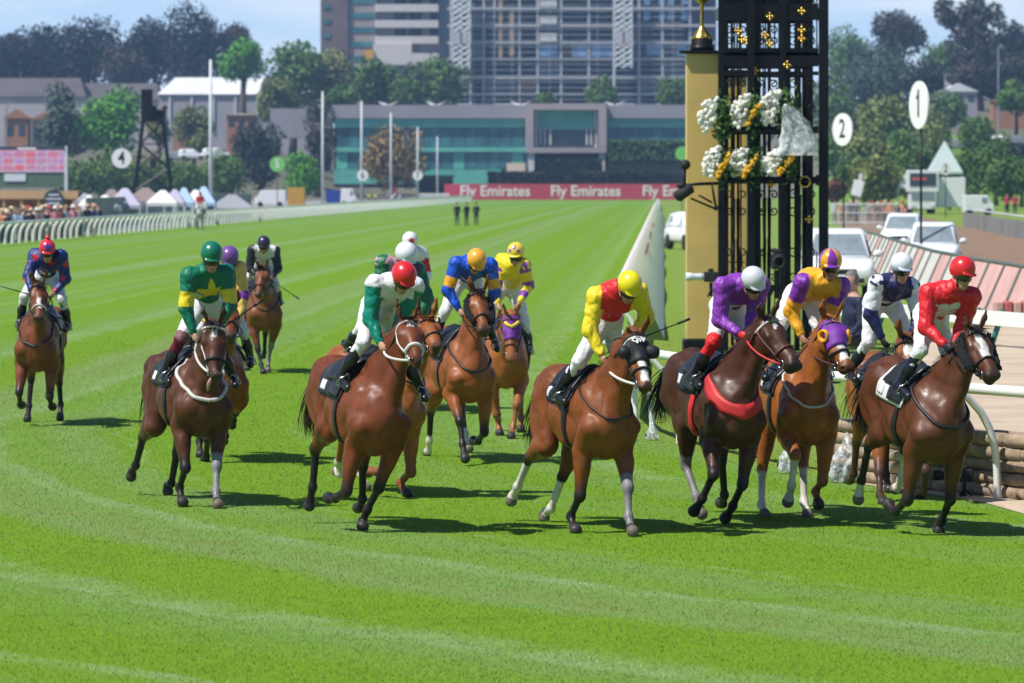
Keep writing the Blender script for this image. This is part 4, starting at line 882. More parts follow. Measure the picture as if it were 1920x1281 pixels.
# ================================================================== WINNING POST
Y0 = 84.0
g = empty('gold_column', (gx(1316, Y0), Y0, 0), 0, 'square gold column with a black cap and gold ball finial', 'column')
hw_ = 30 * Y0 / FPX; zt_ = hgt(101, Y0)
MB().b(-hw_, hw_, -hw_, hw_, .25, zt_).build('shaft', M['gold_panel'], g, bevel=.015)
MB().b(-hw_ - .06, hw_ + .06, -hw_ - .06, hw_ + .06, 0, .245).build('plinth', M['black_iron'], g, bevel=.02)
MB().b(-hw_ - .13, hw_ + .13, -hw_ - .13, hw_ + .13, zt_ + .003, zt_ + .05).build('cap', M['black_iron'], g, bevel=.01)
MB().lathe([(.22, 0), (.22, .10), (.20, .10), (.20, .22), (.0, .22)], (0, 0, zt_ + .053), 24).build('cap_base', M['black_iron'], g, True)
MB().lathe([(.20, .0), (.19, .03), (.13, .12), (.06, .20), (.035, .26), (.03, .55), (.05, .60), (.03, .64), (.09, .68), (.20, .80), (.23, .92), (.20, 1.04), (.1, 1.13), (0, 1.16)], (0, 0, zt_ + .275), 28).build('finial', M['gold_metal'], g, True)
g2 = empty('gold_column', (gx(1372, Y0 + 2.6), Y0 + 2.6, 0), 0, 'second gold column standing behind the black iron lattice', 'column')
hw2 = 27 * 86.6 / FPX; zt2_ = hgt(138, 86.6)
MB().b(-hw2, hw2, -hw2, hw2, 0, zt2_).build('shaft', M['gold_panel'], g2, bevel=.015); MB().b(-hw2 - .08, hw2 + .08, -hw2 - .08, hw2 + .08, zt2_ + .003, zt2_ + .06).build('cap', M['black_iron'], g2)
tw = empty('winning_post', (gx(1445, Y0), Y0, 0), 0, 'tall black wrought iron winning post tower with scrollwork', 'tower')
K_ = Y0 / FPX
def tx(px): return (px - 1445) * K_
HT = 8.2
fx = [1345, 1398, 1458, 1536]                         # post columns
posts = [(1348, -.9, .055), (1403, -1.0, .07), (1462, -.95, .055), (1538, -.9, .085), (1365, .9, .05), (1425, .9, .06), (1478, .95, .10), (1500, .9, .05), (1520, .9, .10)]
for px, y, r_ in posts: MB().b(tx(px) - r_, tx(px) + r_, y - r_, y + r_, 0, HT).build('post', M['black_iron'], tw, bevel=.008)
for py, hh in ((26, .30), (110, .34), (104, .06), (245, .13), (338, .13), (140, .07), (540, .07), (0, .08)):
    z = hgt(py, Y0)
    for (pa, pb) in ((1352, 1398), (1408, 1457), (1467, 1528)): MB().b(tx(pa), tx(pb), -.96, -.90, z - hh / 2, z + hh / 2).build('cross_beam', M['black_iron'], tw)
    for (pa, pb) in ((1370, 1421), (1430, 1470), (1486, 1512)): MB().b(tx(pa), tx(pb), .90, .95, z - hh / 2, z + hh / 2).build('cross_beam', M['black_iron'], tw)
for z in (hgt(110, Y0), hgt(338, Y0), hgt(26, Y0)):
    for px in (1348, 1538): MB().b(tx(px) - .03, tx(px) + .03, -.82, .85, z - .1, z + .1).build('side_beam', M['black_iron'], tw)
m = MB()
for px in range(1356, 1536, 13):
    if min(abs(px - q) for q in (1348, 1403, 1462, 1538)) < 6: continue
    for z0, z1 in ((.1, hgt(541.5, Y0)), (hgt(538, Y0), hgt(470, Y0)), (hgt(100, Y0), HT), ) if px % 2 else ((.1, hgt(470, Y0)), (hgt(98, Y0), HT)):
        m.b(tx(px) - .012, tx(px) + .012, -.945, -.915, z0, z1)
for px in range(1376, 1528, 18): m.b(tx(px) - .014, tx(px) + .014, .91, .94, .1, HT)
m.build('bars', M['black_iron'], tw)
def scroll(c, r, turns, a0, sgn, y, w=.016, tail=None):
    pts = []
    for i in range(36):
        f = i / 35; a = a0 + sgn * turns * 2 * PI * f; rr = r * (.18 + .82 * f); pts.append((c[0] + rr * math.cos(a), y, c[1] + rr * math.sin(a)))
    if tail: pts += [((pts[-1][0] + tail[0]) / 2, y, (pts[-1][1] + tail[1]) / 2), (tail[0], y, tail[1])]
    return pts
m = MB()
for (pa, pb) in ((1352, 1398), (1408, 1457), (1467, 1528)):
    w2 = (tx(pb) - tx(pa)); xa, xb, xm = tx(pa), tx(pb), tx((pa + pb) / 2)
    for py, up in ((160, 1), (365, 1), (395, -1), (60, 1), (78, -1), (205, -1), (520, 1), (470, -1), (10, -1)):
        z = hgt(py, Y0); r_ = w2 * .2
        for sx in (-1, 1):
            m.tube(scroll((xm + sx * w2 * .26, z), r_, 1.4, PI / 2 if up > 0 else -PI / 2, sx * up, -.93, tail=(xm + sx * .02, z - up * .55 * w2 * .9)), .014, 5, False)
m.build('scrollwork', M['black_iron'], tw, True)
for px, py in ((1438, 35), (1438, 85), (1497, 25), (1497, 60), (1386, 78), (1380, 62), (1497, 76), (1430, 70), (1395, 80), (1470, 125), (1410, 135), (1510, 410), (1440, 345)):
    z = hgt(py, Y0); x = tx(px); m = MB()
    for a in range(4): m.ball((x + .05 * math.cos(a * PI / 2), -.99, z + .05 * math.sin(a * PI / 2)), .034, 8, 5)
    m.ball((x, -1.0, z), .03, 8, 5)
    m.build('rosette', M['gold_metal'], tw, True)
MB().lathe([(.07, 0), (.11, .0), (.11, .05), (.07, .05), (.07, 0)], (tx(1502), -1.05, hgt(341, Y0)), 24, Matrix.Rotation(rad(90), 3, 'X')).build('ring', M['gold_metal'], tw, True)
MB().b(tx(1352), tx(1528), -1.35, -.98, hgt(246, Y0) - .02, hgt(246, Y0)).b(tx(1352), tx(1528), -1.35, -.98, hgt(340, Y0) - .02, hgt(340, Y0)).build('flower_shelf', M['black_iron'], tw)
m = MB()
for k in range(7): m.box((tx(1360 + k * 5), -.99, hgt(520 - k * 3, Y0)), (.2, .02, .016), ry=rad(45))
m.tube([(tx(1376) - .15, -1, hgt(490, Y0)), (tx(1376) + .15, -1, hgt(490, Y0))], .012).tube([(tx(1386), -1, hgt(498, Y0)), (tx(1386), -1, hgt(478, Y0))], .012)
m.build('cross_ornament', M['black_iron'], tw)
# flowers
M['petal_white'] = mat('petal_white', (.80, .79, .72), .6, .06, scale=30); M['petal_yellow'] = mat('petal_yellow', (.75, .42, .015), .6, .15, scale=30); M['flower_leaf'] = mat('flower_leaf', (.06, .14, .025), .6, .3, scale=20)
def flowers(px, py, w, h, yel, label):
    rng = np.random.default_rng(int(px + py)); Yf = Y0 - 1.2; r = empty('flower_arrangement', (gx(px, Yf), Yf, hgt(py, Yf)), 0, label, 'flowers'); k = Yf / FPX
    W_, H_ = w * k / 2, h * k / 2
    def heads(n, fx, m, name, rad_):
        mb = MB()
        for i in range(n):
            x, y, z = fx(); 
            for q in range(5):
                a = q * 2 * PI / 5; mb.ball((x + rad_ * .55 * math.cos(a), y - .02, z + rad_ * .55 * math.sin(a)), rad_ * .62, 7, 5, (1, .6, 1))
            mb.ball((x, y - .04, z), rad_ * .5, 6, 4)
        mb.build(name, m, r, True)
    def fw(): f = rng.random(); a = rng.uniform(.45 * PI, 1.30 * PI); q = rng.random() ** .5; return (-W_ * .15 + W_ * q * math.cos(a) * 1.0, -.05 - .12 * rng.random(), H_ * q * math.sin(a))
    def fy(): f = rng.random(); return (W_ * (-.35 + .9 * f), -.16 - .1 * rng.random(), H_ * (-.7 + 1.3 * f + rng.uniform(-.2, .2)))
    heads(88, fw, M['petal_white'], 'white_blooms', .038)
    if yel: heads(yel * 2, fy, M['petal_yellow'], 'yellow_blooms', .034)
    n = 420; p = np.stack([W_ * (.25 + .30 * rng.normal(size=n)), -.05 + .09 * rng.normal(size=n), H_ * .5 * rng.normal(size=n)], -1)
    a = rng.normal(size=(n, 3)); a /= np.linalg.norm(a, axis=1)[:, None]; b2 = np.cross(a, rng.normal(size=(n, 3))); b2 /= np.linalg.norm(b2, axis=1)[:, None]
    v = np.stack([p - a * .06, p + b2 * .025, p + a * .06, p - b2 * .025], 1).reshape(-1, 3)
    mesh_from('foliage', v, np.arange(n * 4, dtype=np.int32).reshape(-1, 4), M['flower_leaf'], r, False)
    MB().lathe([(.10, -H_ * .9), (.16, -H_ * .5), (.15, -H_ * .45), (0, -H_ * .45)], (W_ * .3, 0, 0), 14).build('pot', M['black_iron'], r, True)
flowers(1347, 220, 66, 72, 0, 'white flowers in the upper row nearest the gold column')
flowers(1407, 213, 64, 70, 8, 'white flowers with some yellow in the middle of the upper row'); flowers(1464, 208, 70, 75, 0, 'white flowers under the plastic bag in the upper row')
flowers(1352, 309, 60, 66, 16, 'yellow and white flowers in the lower row nearest the gold column'); flowers(1402, 310, 64, 62, 14, 'yellow and white flowers in the middle of the lower row'); flowers(1468, 308, 66, 54, 14, 'yellow and white flowers at the right end of the lower row')
# plastic bag over the right hand flowers
pm_ = bpy.data.materials.new('clear_plastic'); pm_.use_nodes = True; bs = pm_.node_tree.nodes['Principled BSDF']; bs.inputs['Base Color'].default_value = (.72, .76, .80, 1); bs.inputs['Roughness'].default_value = .3; bs.inputs['Alpha'].default_value = .42
rb_ = pm_.node_tree.nodes.new('ShaderNodeTexNoise'); rb_.inputs['Scale'].default_value = 3.5; rb_.inputs['Detail'].default_value = 2; rb_.inputs['Distortion'].default_value = 1.5; rr_ = pm_.node_tree.nodes.new('ShaderNodeValToRGB'); rr_.color_ramp.elements[0].position = .38; rr_.color_ramp.elements[0].color = (.12, .12, .12, 1); rr_.color_ramp.elements[1].position = .68; rr_.color_ramp.elements[1].color = (.85, .85, .85, 1); pm_.node_tree.links.new(rb_.outputs['Fac'], rr_.inputs[0]); pm_.node_tree.links.new(rr_.outputs[0], bs.inputs['Alpha'])
nb = pm_.node_tree.nodes.new('ShaderNodeTexNoise'); nb.inputs['Scale'].default_value = 6; bp = pm_.node_tree.nodes.new('ShaderNodeBump'); bp.inputs['Strength'].default_value = .9; bp.inputs['Distance'].default_value = .05
tcn = pm_.node_tree.nodes.new('ShaderNodeTexCoord'); pm_.node_tree.links.new(tcn.outputs['Object'], nb.inputs['Vector']); pm_.node_tree.links.new(nb.outputs['Fac'], bp.inputs['Height']); pm_.node_tree.links.new(bp.outputs[0], bs.inputs['Normal'])
M['clear_plastic'] = pm_
def crumpled(name, prof, loc, label, cat, seed, n=26, amp=.12, sx=1, sy=1, parts=None):
    rng = np.random.default_rng(seed); ph = rng.random((6, 3)) * 6.28; r = empty(name, loc, 0, label, cat); v = []; f = []
    for i, (rr, z, ox) in enumerate(prof):
        for k in range(n):
            a = 2 * PI * k / n; q = 1 + amp * (math.sin(5 * a + ph[0, 0] + z * 9) + .7 * math.sin(9 * a + ph[1, 0] - z * 14) + .5 * math.sin(3 * a + ph[2, 0] + z * 22))
            v.append((rr * q * math.cos(a) * sx + ox, rr * q * math.sin(a) * sy, z))
    for i in range(len(prof) - 1):
        for k in range(n): k2 = (k + 1) % n; f.append((i * n + k, i * n + k2, (i + 1) * n + k2, (i + 1) * n + k))
    mesh_from('sheet', v, f, M['clear_plastic'], r); return r
crumpled('plastic_bag', [(.03, .42, .0), (.10, .36, .03), (.17, .24, .10), (.23, .08, .17), (.28, -.08, .21), (.32, -.24, .22), (.34, -.40, .20), (.36, -.52, .14)], (gx(1474, Y0 - 1.45), Y0 - 1.45, hgt(240, Y0)), 'clear crumpled plastic bag hanging over the white flowers', 'plastic bag', 4, sy=.35)
# camera boom on the post
bm2 = empty('camera_boom', (gx(1345, Y0 - 1.1), Y0 - 1.1, hgt(344, Y0)), 0, 'black boom arm with cameras reaching left past the gold column', 'camera rig')
kk = (Y0 - 1.1) / FPX
def bx_(px, py): return ((px - 1345) * kk, 0, (344 - py) * kk)
MB().tube([bx_(1347, 344), bx_(1310, 345), bx_(1278, 348)], .03).tube([bx_(1335, 348), bx_(1342, 388)], .022).tube([bx_(1295, 372), bx_(1342, 392)], .02).tube([bx_(1310, 366), bx_(1335, 380)], .02).build('arm', M['black_iron'], bm2, True)
MB().ball(bx_(1285, 309), .095, 14, 9).tube([bx_(1285, 312), bx_(1284, 345)], .025).build('ball_camera', M['black_rubber'], bm2, True)
MB().ball(bx_(1278, 348), .085, 12, 8, (1.1, 1, .8)).build('small_camera', M['black_rubber'], bm2, True)
MB().tube([bx_(1266, 372), bx_(1270, 369), bx_(1296, 352), bx_(1298, 350)], [.05, .11, .10, .04], 12).build('microphone', M['black_rubber'], bm2, True)
MB().ball(bx_(1342, 390), .05, 8, 6).build('clamp', M['black_iron'], bm2, True)
# remote cameras
def remote_cam(loc, rz, label, lens='black_rubber', k=1.0, tripod=.12, name='remote_camera'):
    r = empty(name, loc, rz, label, 'camera'); r.scale = (k, k, k)
    MB().box((0, 0, tripod + .06), (.15, .08, .11)).box((0, .0, tripod + .13), (.06, .06, .04)).build('body', M['black_rubber'], r, bevel=.012)
    MB().lathe([(.035, 0), (.038, .05), (.036, .12), (.045, .14), (.045, .20), (.03, .20), (.028, .15)], (-.07, 0, tripod + .06), 18, Matrix.Rotation(rad(-90), 3, 'Y')).build('lens', M[lens], r, True)
    MB().bar((0, 0, 0), (0, 0, tripod), .018).build('stem', M['black_iron'], r)
    for a in range(3): MB().bar((0, 0, tripod * .6), (.07 * math.cos(a * 2.1), .07 * math.sin(a * 2.1), 0), .008, 6).build('leg', M['black_iron'], r)
    return r
remote_cam((gx(1808, 45.2), 45.2, .008), 0, 'black remote camera on a tiny tripod in front of the log wall', k=1.15)
remote_cam((gx(1333, 82.5), 82.5, hgt(556, 82.5)), 0, 'camera with white lens peeping over the purple jacket', lens='white_metal', k=1.7, tripod=.15)
remote_cam((gx(1457, 82.6), 82.6, hgt(560, 82.6)), rad(90), 'black camera clamped low on the iron tower', k=2.6, tripod=.2)
prf = [(.16, 0, 0), (.19, .08, 0), (.18, .2, .01), (.15, .3, .02), (.10, .38, .02), (.05, .46, .03), (.015, .56, .03)]
for px, py, k, lb in ((1584, 905, .92, 'tall plastic wrapped remote camera left of the log wall'), (1478, 888, .6, 'plastic wrapped remote camera behind the leading legs of the chestnut'), (1352, 838, .45, 'small plastic wrapped camera under the dark tail'), (1222, 826, .4, 'small plastic wrapped camera left of the dark tail')):
    Yq = gy(py); r = crumpled('wrapped_camera', [(a * k, b * k, c * k) for a, b, c in prf], (gx(px, Yq), Yq, .01), lb, 'camera', px, amp=.09)
    MB().box((0, 0, .12 * k), (.16 * k, .14 * k, .13 * k)).tube([(-.2 * k, 0, .14 * k), (0, 0, .14 * k)], .05 * k).build('body', M['black_rubber'], r, bevel=.01)
    for a in range(3): MB().bar((0, 0, .1 * k), (.17 * k * math.cos(a * 2.1 + .4), .17 * k * math.sin(a * 2.1 + .4), 0), .012 * k, 6).build('leg', M['black_iron'], r)
# ================================================================== FIGURES: one smooth surface from a signed distance field
f32 = np.float32
def smin(a, b, k):
    h = np.maximum(k - np.abs(a - b), 0) / k
    return np.minimum(a, b) - h * h * (k * .25)
V3 = lambda *a: np.array(a, float)
def unit(v): v = np.asarray(v, float); return v / (np.linalg.norm(v) + 1e-12)
class Prim:
    def __init__(s, f, lo, hi, k, cut=False): s.f, s.lo, s.hi, s.k, s.cut = f, lo, hi, k, cut
def RC(a, b, ra, rb, k=.04, lat=None, sq=1.0, cut=False):
    a, b = np.asarray(a, float), np.asarray(b, float); ab = b - a; L2 = ab @ ab + 1e-12
    a_, ab_ = a.astype(f32), ab.astype(f32); la = None if lat is None else np.asarray(lat, f32)
    def f(P):
        d = P - a_; t = np.clip((d @ ab_) / f32(L2), 0, 1); d = d - t[..., None] * ab_
        q = np.einsum('...i,...i->...', d, d)
        if la is not None: c = d @ la; q = q + f32(sq * sq - 1) * c * c
        return np.sqrt(q) - (f32(ra) + f32(rb - ra) * t)
    m = max(ra, rb) / min(1, sq) + k + .02
    return Prim(f, np.minimum(a, b) - m, np.maximum(a, b) + m, k, cut)
def EL(c, r, ax=None, k=.05, cut=False):
    c = np.asarray(c, float); r = np.asarray(r, f32); A = np.eye(3, dtype=f32) if ax is None else np.asarray(ax, f32); c_ = c.astype(f32)
    def f(P):
        q = ((P - c_) @ A.T) / r; k0 = np.sqrt(np.einsum('...i,...i->...', q, q)); q2 = q / r; k1 = np.sqrt(np.einsum('...i,...i->...', q2, q2)) + f32(1e-6)
        return k0 * (k0 - 1) / k1
    m = float(r.max()) + k + .02
    return Prim(f, c - m, c + m, k, cut)
class SDF:
    def __init__(s): s.groups = []; s.disp = None       # (list of prims, blend with first group)
    def group(s, prims, kb=.05): s.groups.append((prims, kb)); return len(s.groups) - 1
    def eval(s, P, which=None):
        P = np.asarray(P, f32); base = None; res = None
        for gi, (pr, kb) in enumerate(s.groups):
            if which is not None and gi not in which: continue
            G = np.full(P.shape[:-1], 1.0, f32)
            for p in pr:
                d = p.f(P); G = np.maximum(G, -d) if p.cut else smin(G, d, p.k)
            if base is None: base = G; res = G.copy()
            else: res = np.minimum(res, smin(base, G, kb))
        return res + s.disp(P) if s.disp else res
    def mesh(s, h, disp=None):
        lo = np.min([p.lo for g, _ in s.groups for p in g], 0); hi = np.max([p.hi for g, _ in s.groups for p in g], 0)
        n = np.ceil((hi - lo) / h).astype(int) + 2
        ax = [(lo[i] + h * np.arange(n[i])).astype(f32) for i in range(3)]
        def sl(a, b): return tuple(slice(max(0, int((a[i] - lo[i]) / h)), min(n[i], int((b[i] - lo[i]) / h) + 2)) for i in range(3))
        base = None; res = None
        for pr, kb in s.groups:
            glo = np.min([p.lo for p in pr], 0); ghi = np.max([p.hi for p in pr], 0); gs = sl(glo, ghi)
            G = np.full([q.stop - q.start for q in gs], 1.0, f32)
            for p in pr:
                ps = sl(p.lo, p.hi); P = np.stack(np.meshgrid(ax[0][ps[0]], ax[1][ps[1]], ax[2][ps[2]], indexing='ij'), -1)
                rel = tuple(slice(ps[i].start - gs[i].start, ps[i].stop - gs[i].start) for i in range(3))
                d = p.f(P); G[rel] = np.maximum(G[rel], -d) if p.cut else smin(G[rel], d, p.k)
            if base is None:
                base = np.full(n, 1.0, f32); base[gs] = G; res = base.copy()
            else: res[gs] = np.minimum(res[gs], smin(base[gs], G, kb))
        if disp is not None:
            near = np.abs(res) < .06; I = np.argwhere(near); P = (lo + h * I).astype(f32); res[near] += disp(P)
        return nets(res, lo, h)
def nets(D, lo, h):
    S = D < 0; c = np.zeros([k - 1 for k in D.shape], np.uint8)
    cr = [(i, j, k) for i in (0, 1) for j in (0, 1) for k in (0, 1)]
    sh = lambda A, i, j, k: A[i:A.shape[0] - 1 + i, j:A.shape[1] - 1 + j, k:A.shape[2] - 1 + k]
    for q in cr: c += sh(S, *q)
    act = (c > 0) & (c < 8); I = np.argwhere(act); ids = np.full(act.shape, -1, np.int32); ids[act] = np.arange(len(I))
    acc = np.zeros((len(I), 3), f32); cnt = np.zeros(len(I), f32)
    val = {q: D[I[:, 0] + q[0], I[:, 1] + q[1], I[:, 2] + q[2]] for q in cr}
    for q in cr:
        for a in range(3):
            if q[a] == 0:
                r = list(q); r[a] = 1; r = tuple(r); d0, d1 = val[q], val[r]; x = (d0 < 0) != (d1 < 0)
                t = np.where(x, d0 / np.where(d0 == d1, 1, d0 - d1), 0); w = x.astype(f32)
                for b in range(3): acc[:, b] += w * (q[b] + (t if b == a else 0))
                cnt += w
    v = lo + h * (I + acc / np.maximum(cnt, 1)[:, None]); F_ = []
    for a in range(3):
        b, cc = (a + 1) % 3, (a + 2) % 3
        s0 = [slice(1, -1)] * 3; s0[a] = slice(0, -1); s1 = [slice(1, -1)] * 3; s1[a] = slice(1, None)
        A, B = S[tuple(s0)], S[tuple(s1)]; E = np.argwhere(A != B); fl = A[E[:, 0], E[:, 1], E[:, 2]]
        E = E + 1; E[:, a] -= 1
        q = []
        for db, dc in ((-1, -1), (0, -1), (0, 0), (-1, 0)):
            J = E.copy(); J[:, b] += db; J[:, cc] += dc; q.append(ids[J[:, 0], J[:, 1], J[:, 2]])
        q = np.stack(q, 1); q[~fl] = q[~fl][:, ::-1]; F_.append(q)
    F_ = np.concatenate(F_); return v, F_[(F_ >= 0).all(1)]
def segd(P, a, b):
    ab = b - a; t = np.clip(((P - a) @ ab) / (ab @ ab + 1e-12), 0, 1); return np.linalg.norm(P - (a + t[:, None] * ab), axis=1), t
def ss(a, b, x): t = np.clip((x - a) / (b - a), 0, 1); return t * t * (3 - 2 * t)
def lerpc(c, c2, w): return c * (1 - w[:, None]) + np.asarray(c2) * w[:, None]
M['coat'] = vcol_mat('horse_coat', .46, .34, .30, 7, .15, 60, stretch=(1, 1, 1))
M['coat_pale'] = M['coat']
M['hair'] = vcol_mat('horse_hair', .45, .4, .3, 30, 0)
M['silk'] = vcol_mat('racing_silk', .42, .4, .08, 6, .9, 15, dist=.03, stretch=(1, 1, .6))
M['breech'] = vcol_mat('breeches_cloth', .6, .3, .06, 8, .7, 18, dist=.02)
M['boot'] = vcol_mat('riding_boot', .28, .5, .2, 20, .1, 60)
M['skin'] = vcol_mat('skin', .5, .35, .08, 14, .05, 80)
M['helm'] = vcol_mat('cap_silk', .30, .5, .05, 10, .12, 24, coat=.2)
M['eye'] = mat('eye_dark', (.012, .008, .006), .08, .1, spec=.8)
M['strap_black'] = mat('strap_black', (.014, .014, .016), .45, .2); M['strap_white'] = mat('strap_white', (.60, .58, .54), .55, .1); M['strap_red'] = mat('strap_red', (.55, .03, .03), .5, .1)
M['strap_brown'] = mat('strap_brown', (.10, .03, .025), .45, .2); M['cloth_black'] = mat('cloth_black', (.022, .024, .034), .7, .2, bump=.2); M['cloth_navy'] = mat('cloth_navy', (.015, .018, .05), .7, .2, bump=.2)
M['cloth_white'] = mat('cloth_white', (.66, .66, .66), .7, .06, bump=.2); M['saddle_leather'] = mat('saddle_leather', (.018, .018, .02), .35, .25, scale=15, bump=.15)
M['steel'] = mat('steel', (.5, .5, .52), .25, .1, metal=1); M['fleece_black'] = mat('fleece_black', (.010, .010, .012), .95, .4, scale=40, bump=1, bscale=60)
M['hood_black'] = mat('hood_black', (.014, .014, .018), .6, .25); M['hood_purple'] = mat('hood_purple', (.16, .03, .30), .6, .1); M['hood_yellow'] = mat('hood_yellow', (.75, .55, .03), .6, .1); M['cup_orange'] = mat('cup_orange', (.78, .34, .01), .5, .1)
M['tongue'] = mat('tongue', (.42, .25, .24), .4, .1)
M['goggle'] = mat('goggle_lens', (.012, .012, .014), .08, .2, spec=.8)
